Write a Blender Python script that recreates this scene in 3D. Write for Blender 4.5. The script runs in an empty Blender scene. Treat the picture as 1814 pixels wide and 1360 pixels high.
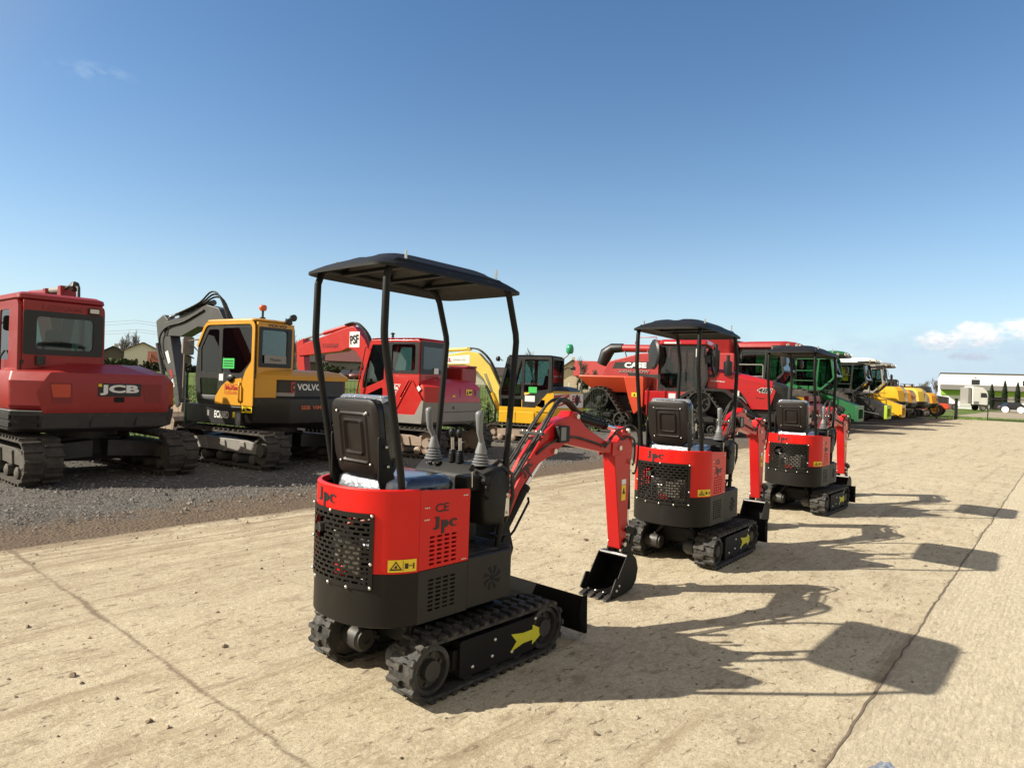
import bpy, bmesh, math, random
from mathutils import Vector, Matrix, noise as mnoise
from mathutils.geometry import tessellate_polygon
PI = math.pi; R = math.radians
random.seed(7)
scene = bpy.context.scene
COL = scene.collection
# ------------------------------------------------------------------ camera
cam_d = bpy.data.cameras.new("camera"); cam = bpy.data.objects.new("camera", cam_d); COL.objects.link(cam)
cam_d.sensor_width = 36; cam_d.lens = 36*1200/1814; cam_d.clip_start = .05; cam_d.clip_end = 6000
cam.location = (0, 0, 1.6)
cam.rotation_mode = 'QUATERNION'
cam.rotation_quaternion = (Matrix.Rotation(R(90), 4, 'X') @ Matrix.Rotation(R(2.0), 4, 'Z')).to_quaternion()
scene.camera = cam
# ------------------------------------------------------------------ light
SUN_AZ, SUN_EL = R(261.4), R(35.8)          # compass style: 0 = +Y, clockwise
sun_vec = Vector((math.sin(SUN_AZ)*math.cos(SUN_EL), math.cos(SUN_AZ)*math.cos(SUN_EL), math.sin(SUN_EL)))
sd = bpy.data.lights.new("sun", 'SUN'); sd.energy = 4.6; sd.angle = R(.55); sd.color = (1, .93, .80)
sun = bpy.data.objects.new("sun", sd); COL.objects.link(sun)
sun.rotation_euler = sun_vec.to_track_quat('Z', 'Y').to_euler()
scene.view_settings.view_transform = 'Standard'; scene.view_settings.look = 'None'
scene.view_settings.exposure = .88; scene.view_settings.gamma = 1; scene.view_settings.use_curve_mapping = False
world = bpy.data.worlds.new("World"); scene.world = world; world.use_nodes = True
def build_world():
    nt = world.node_tree; N = nt.nodes; Lk = nt.links
    bg = N['Background']; bg.inputs['Strength'].default_value = .079
    sky = N.new('ShaderNodeTexSky'); sky.sky_type = 'NISHITA'; sky.sun_disc = False
    sky.sun_elevation = SUN_EL; sky.sun_rotation = SUN_AZ
    sky.altitude = 150; sky.air_density = 1.0; sky.dust_density = .35; sky.ozone_density = 1.6
    def val(x):
        return x
    def math_(op, a, b=None, c=None, clamp=False):
        n = N.new('ShaderNodeMath'); n.operation = op; n.use_clamp = clamp
        for i, q in enumerate((a, b, c)):
            if q is None: continue
            if isinstance(q, (int, float)): n.inputs[i].default_value = q
            else: Lk.new(q, n.inputs[i])
        return n.outputs[0]
    tc = N.new('ShaderNodeTexCoord'); sep = N.new('ShaderNodeSeparateXYZ'); Lk.new(tc.outputs['Generated'], sep.inputs[0])
    az = math_('ARCTAN2', sep.outputs[0], sep.outputs[1]); el = math_('ARCSINE', sep.outputs[2])
    azd = math_('MULTIPLY', az, 180/PI); eld = math_('MULTIPLY', el, 180/PI)
    cmb = N.new('ShaderNodeCombineXYZ'); Lk.new(azd, cmb.inputs[0]); Lk.new(math_('MULTIPLY', eld, 1.8), cmb.inputs[1])
    def nz(scale, detail, rough=.55, off=0):
        t = N.new('ShaderNodeTexNoise'); t.inputs['Scale'].default_value = scale; t.inputs['Detail'].default_value = detail
        t.inputs['Roughness'].default_value = rough
        m = N.new('ShaderNodeVectorMath'); m.operation = 'ADD'; m.inputs[1].default_value = (off, off*.7, off); Lk.new(cmb.outputs[0], m.inputs[0])
        Lk.new(m.outputs[0], t.inputs['Vector']); return t.outputs['Fac']
    def blob(a0, e0, ha, he):
        x = math_('DIVIDE', math_('SUBTRACT', azd, a0), ha); y = math_('DIVIDE', math_('SUBTRACT', eld, e0), he)
        return math_('MAXIMUM', math_('SUBTRACT', 1, math_('ADD', math_('MULTIPLY', x, x), math_('MULTIPLY', y, y))), -3)
    b = blob(32.2, 4.15, 1.9, .75)
    for q in ((34.3, 4.45, 2.3, 1.05), (37.6, 4.9, 2.2, .95), (33.9, 3.1, 1.5, .4), (41, 4.2, 3, 1.2), (52, 6, 6, 1.6), (-75, 7, 9, 2)):
        b = math_('MAXIMUM', b, blob(*q))
    n1 = nz(.9, 7, .6); n2 = nz(2.2, 6, .6, 4)
    dens = math_('ADD', b, math_('MULTIPLY', math_('SUBTRACT', n1, .55), 3.4))
    mask = N.new('ShaderNodeMapRange'); mask.interpolation_type = 'SMOOTHSTEP'
    mask.inputs[1].default_value = -.35; mask.inputs[2].default_value = 1.0; Lk.new(dens, mask.inputs[0])
    # lit tops, grey undersides: noise sampled a little toward the sun side
    sh = N.new('ShaderNodeMapRange'); sh.inputs[1].default_value = 3.1; sh.inputs[2].default_value = 4.7
    Lk.new(math_('ADD', eld, math_('MULTIPLY', math_('SUBTRACT', n2, .5), 2.6)), sh.inputs[0])
    cc = N.new('ShaderNodeMix'); cc.data_type = 'RGBA'; Lk.new(sh.outputs[0], cc.inputs[0])
    cc.inputs[6].default_value = (4.0, 4.6, 5.4, 1); cc.inputs[7].default_value = (7.6, 7.5, 7.4, 1)
    # far grey veil low on the right of the sky
    veil = math_('MULTIPLY', math_('MAXIMUM', blob(38, 2.2, 16, 3.2), 0), .55)
    thin = math_('MULTIPLY', math_('MAXIMUM', blob(24, 3.6, 26, 1.9), 0), math_('MULTIPLY', math_('MAXIMUM', math_('SUBTRACT', nz(.35, 6, .6, 9), .46), 0), 1.6))
    wisp = math_('MULTIPLY', math_('MAXIMUM', blob(-32.3, 20.2, 3.2, .9), 0), math_('MULTIPLY', math_('MAXIMUM', math_('SUBTRACT', nz(.5, 5, .6, 2), .45), 0), 1.6))
    m0 = N.new('ShaderNodeMix'); m0.data_type = 'RGBA'; Lk.new(math_('ADD', veil, math_('ADD', thin, wisp), None, True), m0.inputs[0])
    hs = N.new('ShaderNodeHueSaturation'); hs.inputs['Saturation'].default_value = 1.20; Lk.new(sky.outputs[0], hs.inputs['Color'])
    hzf = math_('MULTIPLY', math_('POWER', 2.718, math_('MULTIPLY', math_('MAXIMUM', eld, 0), -1/7.0)), .92)
    mh = N.new('ShaderNodeMix'); mh.data_type = 'RGBA'; Lk.new(hzf, mh.inputs[0]); Lk.new(hs.outputs[0], mh.inputs[6]); mh.inputs[7].default_value = (4.4, 5.7, 6.7, 1)
    Lk.new(mh.outputs[2], m0.inputs[6]); m0.inputs[7].default_value = (3.6, 4.6, 5.9, 1)
    # added warm glow around the sun and behind camera, unseen, lifts shadow fill
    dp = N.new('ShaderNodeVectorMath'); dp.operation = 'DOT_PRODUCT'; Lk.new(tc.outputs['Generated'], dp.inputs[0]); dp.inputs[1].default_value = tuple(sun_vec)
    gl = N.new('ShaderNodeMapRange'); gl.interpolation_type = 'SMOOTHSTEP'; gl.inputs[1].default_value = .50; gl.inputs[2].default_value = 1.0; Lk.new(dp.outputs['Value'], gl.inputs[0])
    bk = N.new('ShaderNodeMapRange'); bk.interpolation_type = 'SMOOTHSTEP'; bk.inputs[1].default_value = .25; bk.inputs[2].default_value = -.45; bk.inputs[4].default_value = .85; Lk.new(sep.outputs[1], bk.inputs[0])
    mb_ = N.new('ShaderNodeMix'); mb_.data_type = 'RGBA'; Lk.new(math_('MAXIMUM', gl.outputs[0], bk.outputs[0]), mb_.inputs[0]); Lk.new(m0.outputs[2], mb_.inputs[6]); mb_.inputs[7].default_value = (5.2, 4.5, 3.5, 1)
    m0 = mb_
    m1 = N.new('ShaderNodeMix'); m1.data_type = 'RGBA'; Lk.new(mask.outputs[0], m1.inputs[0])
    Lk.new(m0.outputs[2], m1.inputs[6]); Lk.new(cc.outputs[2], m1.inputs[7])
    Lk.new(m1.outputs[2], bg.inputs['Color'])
build_world()

# ------------------------------------------------------------------ materials
MATS = {}
def mat(name, col, rough=.5, metal=0, var=.12, vscale=6, dirt=0, dirtcol=(.22, .18, .13), bump=0, bscale=60, coat=0, spec=.5, emit=None, rvar=.12):
    m = bpy.data.materials.new(name); m.use_nodes = True; MATS[name] = m
    nt = m.node_tree; N = nt.nodes; Lk = nt.links; p = N['Principled BSDF']
    p.inputs['Roughness'].default_value = rough; p.inputs['Metallic'].default_value = metal
    p.inputs['Coat Weight'].default_value = coat; p.inputs['Coat Roughness'].default_value = .12
    p.inputs['Specular IOR Level'].default_value = spec
    tc = N.new('ShaderNodeTexCoord')
    def noise(s, d=5, r=.6):
        t = N.new('ShaderNodeTexNoise'); t.inputs['Scale'].default_value = s; t.inputs['Detail'].default_value = d; t.inputs['Roughness'].default_value = r
        Lk.new(tc.outputs['Object'], t.inputs['Vector']); return t.outputs['Fac']
    n = noise(vscale)
    mx = N.new('ShaderNodeMix'); mx.data_type = 'RGBA'; Lk.new(n, mx.inputs[0])
    lo = tuple(max(0, c*(1-var*1.6)) for c in col); hi = tuple(min(1, c*(1+var*1.4)) for c in col)
    mx.inputs[6].default_value = (*lo, 1); mx.inputs[7].default_value = (*hi, 1)
    out = mx.outputs[2]
    if dirt > 0:
        d = noise(vscale*1.7+1.3, 8, .7)
        mr = N.new('ShaderNodeMapRange'); mr.inputs[1].default_value = .62-.3*dirt; mr.inputs[2].default_value = .78; mr.inputs[4].default_value = min(1, .35+dirt*.6)
        Lk.new(d, mr.inputs[0])
        m2 = N.new('ShaderNodeMix'); m2.data_type = 'RGBA'; Lk.new(mr.outputs[0], m2.inputs[0]); Lk.new(out, m2.inputs[6]); m2.inputs[7].default_value = (*dirtcol, 1)
        out = m2.outputs[2]
    Lk.new(out, p.inputs['Base Color'])
    rr = N.new('ShaderNodeMapRange'); rr.inputs[3].default_value = max(.02, rough-rvar); rr.inputs[4].default_value = min(1, rough+rvar)
    Lk.new(noise(vscale*2.3, 6, .65), rr.inputs[0]); Lk.new(rr.outputs[0], p.inputs['Roughness'])
    if bump > 0:
        b = N.new('ShaderNodeBump'); b.inputs['Strength'].default_value = bump; b.inputs['Distance'].default_value = .01
        Lk.new(noise(bscale, 4), b.inputs['Height']); Lk.new(b.outputs[0], p.inputs['Normal'])
    if emit: p.inputs['Emission Color'].default_value = (*emit, 1); p.inputs['Emission Strength'].default_value = 1
    return m
def glass_mat(name, tint, refl=.12):
    m = bpy.data.materials.new(name); m.use_nodes = True; MATS[name] = m
    nt = m.node_tree; N = nt.nodes; Lk = nt.links; N.remove(N['Principled BSDF'])
    t = N.new('ShaderNodeBsdfTransparent'); t.inputs[0].default_value = (*tint, 1)
    g = N.new('ShaderNodeBsdfGlossy'); g.inputs['Roughness'].default_value = .03; g.inputs[0].default_value = (.9, .95, 1, 1)
    fr = N.new('ShaderNodeFresnel'); fr.inputs[0].default_value = 1.5
    ad = N.new('ShaderNodeMath'); ad.operation = 'ADD'; ad.inputs[1].default_value = refl; ad.use_clamp = True; Lk.new(fr.outputs[0], ad.inputs[0])
    mx = N.new('ShaderNodeMixShader'); Lk.new(ad.outputs[0], mx.inputs[0]); Lk.new(t.outputs[0], mx.inputs[1]); Lk.new(g.outputs[0], mx.inputs[2])
    Lk.new(mx.outputs[0], N['Material Output'].inputs[0]); return m
M = MATS
mat('red_gloss', (.58, .007, .0045), .42, spec=.25, var=.05, coat=.18, rvar=.14, vscale=3, dirt=.06, dirtcol=(.46, .03, .02), bump=.03, bscale=240)
mat('red_boom', (.44, .007, .008), .36, spec=.3, var=.06, coat=.25, rvar=.1, vscale=5)
mat('black_paint', (.007, .0068, .0065), .52, spec=.22, var=.15, coat=0, rvar=.12, vscale=4, bump=.05, bscale=220)
mat('black_satin', (.011, .0095, .008), .48, spec=.22, var=.15, rvar=.1, vscale=5, dirt=.10, dirtcol=(.045, .038, .028), bump=.05, bscale=300)
mat('deck_black', (.023, .0205, .0175), .5, spec=.3, var=.15, dirt=.10, dirtcol=(.045, .038, .028), bump=.05, bscale=300)
mat('blade_black', (.007, .007, .0065), .75, spec=.06, var=.2, dirt=.15, dirtcol=(.03, .027, .022))
mat('black_plastic', (.010, .0096, .0092), .54, spec=.28, var=.2, bump=.12, bscale=180, dirt=.12, dirtcol=(.035, .031, .026))
mat('seat_shell', (.012, .009, .0078), .42, spec=.3, var=.2, bump=.1, bscale=90)
mat('vinyl', (.012, .013, .017), .22, var=.2, bump=.6, bscale=28, coat=.5)
mat('film', (.42, .45, .50), .14, metal=.55, var=.2, bump=1.0, bscale=55)
mat('blue_film', (.022, .028, .048), .12, var=.3, bump=.9, bscale=24, coat=1)
mat('grey_grip', (.17, .175, .18), .45, var=.08, vscale=12)
mat('rubber', (.015, .0145, .014), .7, var=.25, dirt=.6, dirtcol=(.13, .115, .09), bump=.4, bscale=70, vscale=7)
mat('rubber_old', (.035, .030, .026), .8, var=.25, dirt=.7, dirtcol=(.11, .088, .065), bump=.5, bscale=40, vscale=4)
mat('chrome', (.75, .76, .78), .14, metal=1, var=.05)
mat('steel', (.42, .42, .42), .32, metal=1, var=.15)
mat('zinc', (.62, .60, .55), .3, metal=.9, var=.1)
mat('iron', (.05, .048, .045), .5, metal=.4, var=.2, dirt=.2)
mat('iron_dusty', (.075, .068, .058), .75, var=.2, dirt=.5, dirtcol=(.16, .13, .10), vscale=3)
mat('sticker_yellow', (.78, .56, .02), .4, var=.04)
mat('arrow_yellow', (.62, .58, .03), .45, var=.08, vscale=20)
mat('ink', (.010, .010, .011), .45, var=.1)
mat('white_paint', (.78, .78, .76), .45, var=.05)
mat('white_letter', (.72, .72, .70), .5, var=.04)
mat('red_letter', (.42, .02, .02), .45, var=.05)
mat('red_dark_letter', (.20, .012, .012), .5, var=.05)
mat('red_faded', (.27, .015, .015), .42, var=.14, dirt=.22, dirtcol=(.28, .065, .05), vscale=2.2, rvar=.15)
mat('red_cab', (.26, .012, .012), .36, var=.1, dirt=.10, dirtcol=(.26, .06, .05), vscale=2.5)
mat('red_bright', (.44, .018, .014), .36, var=.08, dirt=.1, dirtcol=(.4, .1, .07), vscale=2.5, coat=.2)
mat('red_tractor', (.40, .010, .014), .3, var=.08, coat=.4, vscale=1.5, dirt=.08, dirtcol=(.34, .08, .06))
mat('red_combine', (.32, .018, .018), .45, var=.1, vscale=1, dirt=.25, dirtcol=(.36, .12, .09))
mat('orange_red', (.50, .055, .018), .42, var=.1, vscale=1.5, dirt=.1, dirtcol=(.36, .12, .07))
mat('skirt_grey', (.034, .034, .036), .55, var=.15, dirt=.35, dirtcol=(.12, .105, .085), vscale=2.5)
mat('grey_light', (.24, .225, .205), .5, var=.12, dirt=.3, dirtcol=(.30, .24, .18), vscale=2)
mat('grey_boom', (.070, .070, .068), .42, var=.12, dirt=.25, dirtcol=(.15, .13, .105), vscale=2)
mat('charcoal', (.017, .0165, .016), .45, var=.15, dirt=.2, dirtcol=(.10, .085, .065), vscale=2)
mat('yellow_volvo', (.58, .28, .022), .38, var=.08, dirt=.12, dirtcol=(.4, .26, .1), vscale=2, coat=.15)
mat('yellow', (.66, .37, .014), .38, var=.08, dirt=.14, dirtcol=(.42, .27, .1), vscale=2, coat=.15)
mat('yellow_pale', (.66, .50, .10), .42, var=.08, dirt=.2, dirtcol=(.45, .33, .14), vscale=2)
mat('yellow_deep', (.66, .28, .010), .4, var=.08, dirt=.12, dirtcol=(.4, .22, .08), vscale=1.5)
mat('yellow_straw', (.66, .46, .06), .42, var=.08, dirt=.15, dirtcol=(.42, .3, .12), vscale=1.5)
mat('green_dark', (.014, .115, .036), .42, var=.12, dirt=.15, dirtcol=(.09, .10, .05), vscale=1.5, coat=.15)
mat('green_mid', (.018, .14, .040), .4, var=.12, dirt=.15, dirtcol=(.12, .14, .06), vscale=1.5, coat=.15)
mat('lime', (.36, .50, .03), .42, var=.08, dirt=.12, dirtcol=(.3, .32, .1), vscale=2)
mat('lime_green', (.28, .50, .06), .5, var=.08)
mat('sign_green', (.05, .50, .10), .5, var=.1)
mat('beacon_green', (.02, .26, .12), .25, var=.1)
mat('amber', (.55, .10, .03), .25, var=.1)
mat('lamp_glass', (.62, .60, .55), .12, var=.1)
mat('tail_red', (.30, .012, .02), .2, var=.1)
mat('dark_hole', (.006, .006, .006), .9, var=.1)
mat('tan_metal', (.30, .225, .17), .65, var=.2, dirt=.5, dirtcol=(.16, .11, .08), vscale=4)
mat('rust', (.16, .075, .04), .8, var=.3, vscale=8)
mat('plate_grey', (.10, .10, .10), .5, var=.1)
glass_mat('cab_glass', (.52, .63, .60), .03)
glass_mat('cab_glass_dark', (.22, .28, .28), .04)
mat('window_dark', (.018, .022, .026), .1, var=.2, spec=.8)

# ------------------------------------------------------------------ mesh helpers
class MB:
    def __init__(s): s.v = []; s.f = []; s.mi = []
    def add(s, vs, fs, mi=0):
        o = len(s.v); s.v += [tuple(v) for v in vs]; s.f += [tuple(i+o for i in f) for f in fs]; s.mi += [mi]*len(fs); return s
    def box(s, x0, x1, y0, y1, z0, z1, mi=0, T=None):
        vs = [Vector((x, y, z)) for z in (z0, z1) for y in (y0, y1) for x in (x0, x1)]
        if T: vs = [T @ v for v in vs]
        return s.add(vs, [(0, 2, 3, 1), (4, 5, 7, 6), (0, 1, 5, 4), (2, 6, 7, 3), (0, 4, 6, 2), (1, 3, 7, 5)], mi)
    def prism(s, poly, a, b, axis='y', mi=0, T=None):
        n = len(poly)
        def pt(p, h):
            return Vector((p[0], h, p[1])) if axis == 'y' else Vector((h, p[0], p[1])) if axis == 'x' else Vector((p[0], p[1], h))
        vs = [pt(p, a) for p in poly]+[pt(p, b) for p in poly]
        if T: vs = [T @ v for v in vs]
        fs = [tuple(range(n)), tuple(range(2*n-1, n-1, -1))]+[(i, i+n, (i+1) % n+n, (i+1) % n) for i in range(n)]
        return s.add(vs, fs, mi)
    def loft(s, secs, mi=0, cap=True):
        n = len(secs[0]); o = [tuple(p) for q in secs for p in q]; fs = []
        for k in range(len(secs)-1):
            for i in range(n):
                j = (i+1) % n; fs.append((k*n+i, k*n+j, (k+1)*n+j, (k+1)*n+i))
        if cap: fs.append(tuple(range(n-1, -1, -1))); fs.append(tuple(range((len(secs)-1)*n, len(secs)*n)))
        return s.add(o, fs, mi)
    def tube(s, pts, r, n=8, mi=0, close=False):
        pts = [Vector(p) for p in pts]; secs = []; up = None
        rs = r if isinstance(r, (list, tuple)) else [r]*len(pts)
        for i, p in enumerate(pts):
            t = (pts[min(i+1, len(pts)-1)]-pts[max(i-1, 0)])
            if close: t = pts[(i+1) % len(pts)]-pts[i-1]
            t.normalize()
            if up is None: up = Vector((0, 0, 1)) if abs(t.z) < .9 else Vector((1, 0, 0))
            a = t.cross(up)
            if a.length < 1e-6: a = t.cross(Vector((0, 1, 0)))
            a.normalize(); b = a.cross(t); up = b
            secs.append([p+(a*math.cos(2*PI*k/n)+b*math.sin(2*PI*k/n))*rs[i] for k in range(n)])
        if close: secs.append(secs[0])
        return s.loft(secs, mi, not close)
    def cyl(s, p0, p1, r0, r1=None, n=16, mi=0):
        return s.tube([p0, p1], [r0, r0 if r1 is None else r1], n, mi)
    def lathe(s, prof, o, d=(0, 0, 1), n=16, mi=0):
        d = Vector(d).normalized(); o = Vector(o)
        a = d.cross(Vector((0, 0, 1)) if abs(d.z) < .9 else Vector((1, 0, 0))).normalized(); b = d.cross(a)
        return s.loft([[o+d*h+(a*math.cos(2*PI*k/n)+b*math.sin(2*PI*k/n))*max(r, 1e-4) for k in range(n)] for r, h in prof], mi)
    def ball(s, c, r, n=10, mi=0):
        r = r if isinstance(r, (list, tuple)) else (r, r, r); c = Vector(c); secs = []
        for i in range(n//2+1):
            ph = PI*i/(n//2); q = max(math.sin(ph), 1e-3)
            secs.append([(c.x+r[0]*q*math.cos(2*PI*k/n), c.y+r[1]*q*math.sin(2*PI*k/n), c.z-r[2]*math.cos(ph)) for k in range(n)])
        return s.loft(secs, mi)
    def plate(s, outer, holes, o, ua, ub, t, mi=0):
        """flat plate with real holes; outer/holes are 2-D loops in the frame o, ua, ub"""
        o, ua, ub = Vector(o), Vector(ua), Vector(ub); n = ua.cross(ub).normalized()
        loops = [outer]+list(holes); flat = [p for l in loops for p in l]
        tri = tessellate_polygon([[Vector((p[0], p[1], 0)) for p in l] for l in loops])
        F = [o+ua*p[0]+ub*p[1] for p in flat]; K = [q-n*t for q in F]; m = len(flat)
        fs = [tuple(x) for x in tri]+[tuple(i+m for i in reversed(x)) for x in tri]
        b = 0
        for l in loops:
            for i in range(len(l)):
                j = (i+1) % len(l); fs.append((b+i, b+j, b+j+m, b+i+m))
            b += len(l)
        return s.add(F+K, fs, mi)
    def build(s, name, material, parent=None, bevel=0, smooth=35, segs=2, loc=None, recalc=True):
        me = bpy.data.meshes.new(name); bm = bmesh.new()
        vs = [bm.verts.new(v) for v in s.v]
        for f, mi in zip(s.f, s.mi):
            try:
                q = bm.faces.new([vs[i] for i in f]); q.material_index = mi
            except ValueError: pass
        if recalc: bmesh.ops.recalc_face_normals(bm, faces=bm.faces)
        bm.to_mesh(me); bm.free()
        for mm in (material if isinstance(material, (list, tuple)) else [material]): me.materials.append(MATS[mm] if isinstance(mm, str) else mm)
        if smooth:
            me.polygons.foreach_set('use_smooth', [True]*len(me.polygons)); me.set_sharp_from_angle(angle=R(smooth))
        ob = bpy.data.objects.new(name, me); COL.objects.link(ob)
        if parent: ob.parent = parent
        if loc: ob.location = loc
        if bevel:
            b = ob.modifiers.new('bevel', 'BEVEL'); b.width = bevel; b.segments = segs; b.limit_method = 'ANGLE'; b.angle_limit = R(38)
            b.harden_normals = bool(smooth); b.use_clamp_overlap = True
        return ob
def tag(o, label=None, cat=None, group=None, kind=None):
    if label: o['label'] = label
    if cat: o['category'] = cat
    if group: o['group'] = group
    if kind: o['kind'] = kind
    return o
def thing(name, label, cat, loc=(0, 0, 0), az=90, group=None):
    """empty at the thing's base; az = compass heading of its local +X"""
    o = bpy.data.objects.new(name, None); COL.objects.link(o); o.empty_display_size = .2
    o.location = loc; o.rotation_euler = (0, 0, R(90-az)); return tag(o, label, cat, group)
def structure(o): o['kind'] = 'structure'; return o
def copy_tree(o, parent=None):
    c = o.copy(); COL.objects.link(c)
    if parent: c.parent = parent
    for ch in [q for q in bpy.data.objects if q.parent == o]: copy_tree(ch, c)
    return c
def rpoly(pts, r, n=4):
    out = []; m = len(pts)
    for i in range(m):
        a, p, b = Vector(pts[i-1]), Vector(pts[i]), Vector(pts[(i+1) % m])
        u = (a-p); v = (b-p); lu, lv = u.length, v.length; u.normalize(); v.normalize()
        ang = u.angle(v); rr = r[i] if isinstance(r, (list, tuple)) else r
        d = min(rr/math.tan(ang/2), lu*.48, lv*.48)
        if d < 1e-4: out.append(tuple(p)); continue
        p0, p1 = p+u*d, p+v*d
        for k in range(n+1):
            t = k/n; q = p0*(1-t)**2+p*2*t*(1-t)+p1*t*t; out.append((q.x, q.y))
    return out
def rrect(x0, x1, y0, y1, r, n=4): return rpoly([(x0, y0), (x1, y0), (x1, y1), (x0, y1)], r, n)
_tc = {}
def text_geo(txt, bold=0.0):
    k = (txt, bold)
    if k not in _tc:
        cu = bpy.data.curves.new('t', 'FONT'); cu.body = txt; cu.size = 1; cu.offset = bold; cu.align_x = 'CENTER'; cu.align_y = 'CENTER'; cu.resolution_u = 3
        cu.fill_mode = 'FRONT'
        ob = bpy.data.objects.new('t', cu); COL.objects.link(ob); bpy.context.view_layer.update()
        me = bpy.data.meshes.new_from_object(ob.evaluated_get(bpy.context.evaluated_depsgraph_get()))
        _tc[k] = ([tuple(v.co) for v in me.vertices], [tuple(p.vertices) for p in me.polygons])
        bpy.data.objects.remove(ob); bpy.data.curves.remove(cu); bpy.data.meshes.remove(me)
    return _tc[k]
def text(parent, txt, w, h, o, ua, ub, m, bold=.02, name='lettering', lift=.003, slant=0):
    """flat lettering fitted into a w x h box centred on o"""
    vs, fs = text_geo(txt, bold); xs = [v[0] for v in vs]; ys = [v[1] for v in vs]
    sx = w/(max(xs)-min(xs)); sy = h/(max(ys)-min(ys)); cx = (max(xs)+min(xs))/2; cy = (max(ys)+min(ys))/2
    o, ua, ub = Vector(o), Vector(ua).normalized(), Vector(ub).normalized(); n = ua.cross(ub)
    mb = MB(); mb.add([o+ua*((v[0]-cx)*sx+slant*(v[1]-cy)*sy)+ub*((v[1]-cy)*sy)+n*lift for v in vs], fs)
    return mb.build(name, m, parent, smooth=0, recalc=False)
def sticker(parent, poly, o, ua, ub, m, name='sticker', lift=.002):
    mb = MB(); o = Vector(o); n = Vector(ua).cross(Vector(ub)).normalized(); mb.plate(poly, [], o+n*lift, ua, ub, .0015); return mb.build(name, m, parent, smooth=0)
# row frame of the yard: s runs along the row, n toward the lane
Dv = Vector((.637, .771, 0)); Nv = Vector((.771, -.637, 0)); ROW_ROT = math.atan2(.771, .637)
def sn(s, n, z=0): return Dv*s+Nv*n+Vector((0, 0, z))
# ------------------------------------------------------------------ ground
class NT:
    def __init__(s, name):
        s.m = bpy.data.materials.new(name); s.m.use_nodes = True; MATS[name] = s.m; s.N = s.m.node_tree.nodes; s.L = s.m.node_tree.links
        s.p = s.N['Principled BSDF']; s.tc = s.N.new('ShaderNodeTexCoord'); s.obj = s.tc.outputs['Object']
    def map(s, sc=(1, 1, 1), rot=0, src=None):
        n = s.N.new('ShaderNodeMapping'); n.inputs['Scale'].default_value = sc; n.inputs['Rotation'].default_value = (0, 0, rot); s.L.new(src or s.obj, n.inputs[0]); return n.outputs[0]
    def noise(s, scale, d=5, r=.6, vec=None, dist=0):
        t = s.N.new('ShaderNodeTexNoise'); t.inputs['Scale'].default_value = scale; t.inputs['Detail'].default_value = d; t.inputs['Roughness'].default_value = r
        t.inputs['Distortion'].default_value = dist; s.L.new(vec or s.obj, t.inputs['Vector']); return t.outputs['Fac']
    def vor(s, scale, vec=None, out='Distance'):
        t = s.N.new('ShaderNodeTexVoronoi'); t.inputs['Scale'].default_value = scale; s.L.new(vec or s.obj, t.inputs['Vector']); return t.outputs[out]
    def rng(s, x, a, b, c=0, d=1, smooth=False):
        n = s.N.new('ShaderNodeMapRange'); n.inputs[1].default_value = a; n.inputs[2].default_value = b; n.inputs[3].default_value = c; n.inputs[4].default_value = d
        if smooth: n.interpolation_type = 'SMOOTHSTEP'
        s.L.new(x, n.inputs[0]); return n.outputs[0]
    def mix(s, f, a, b, mode='MIX'):
        n = s.N.new('ShaderNodeMix'); n.data_type = 'RGBA'; n.blend_type = mode
        for i, q in ((0, f), (6, a), (7, b)):
            if isinstance(q, tuple): n.inputs[i].default_value = (*q, 1)
            elif isinstance(q, (int, float)): n.inputs[i].default_value = q
            else: s.L.new(q, n.inputs[i])
        return n.outputs[2]
    def math(s, op, a, b=0):
        n = s.N.new('ShaderNodeMath'); n.operation = op
        for i, q in enumerate((a, b)):
            if isinstance(q, (int, float)): n.inputs[i].default_value = q
            else: s.L.new(q, n.inputs[i])
        return n.outputs[0]
    def bump(s, hs):
        prev = None
        for h, st, di in hs:
            b = s.N.new('ShaderNodeBump'); b.inputs['Strength'].default_value = st; b.inputs['Distance'].default_value = di; s.L.new(h, b.inputs['Height'])
            if prev: s.L.new(prev, b.inputs['Normal'])
            prev = b.outputs[0]
        s.L.new(prev, s.p.inputs['Normal'])
    def done(s, col, rough):
        s.L.new(col, s.p.inputs['Base Color'])
        if isinstance(rough, (int, float)): s.p.inputs['Roughness'].default_value = rough
        else: s.L.new(rough, s.p.inputs['Roughness'])
        s.p.inputs['Specular IOR Level'].default_value = .25
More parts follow.
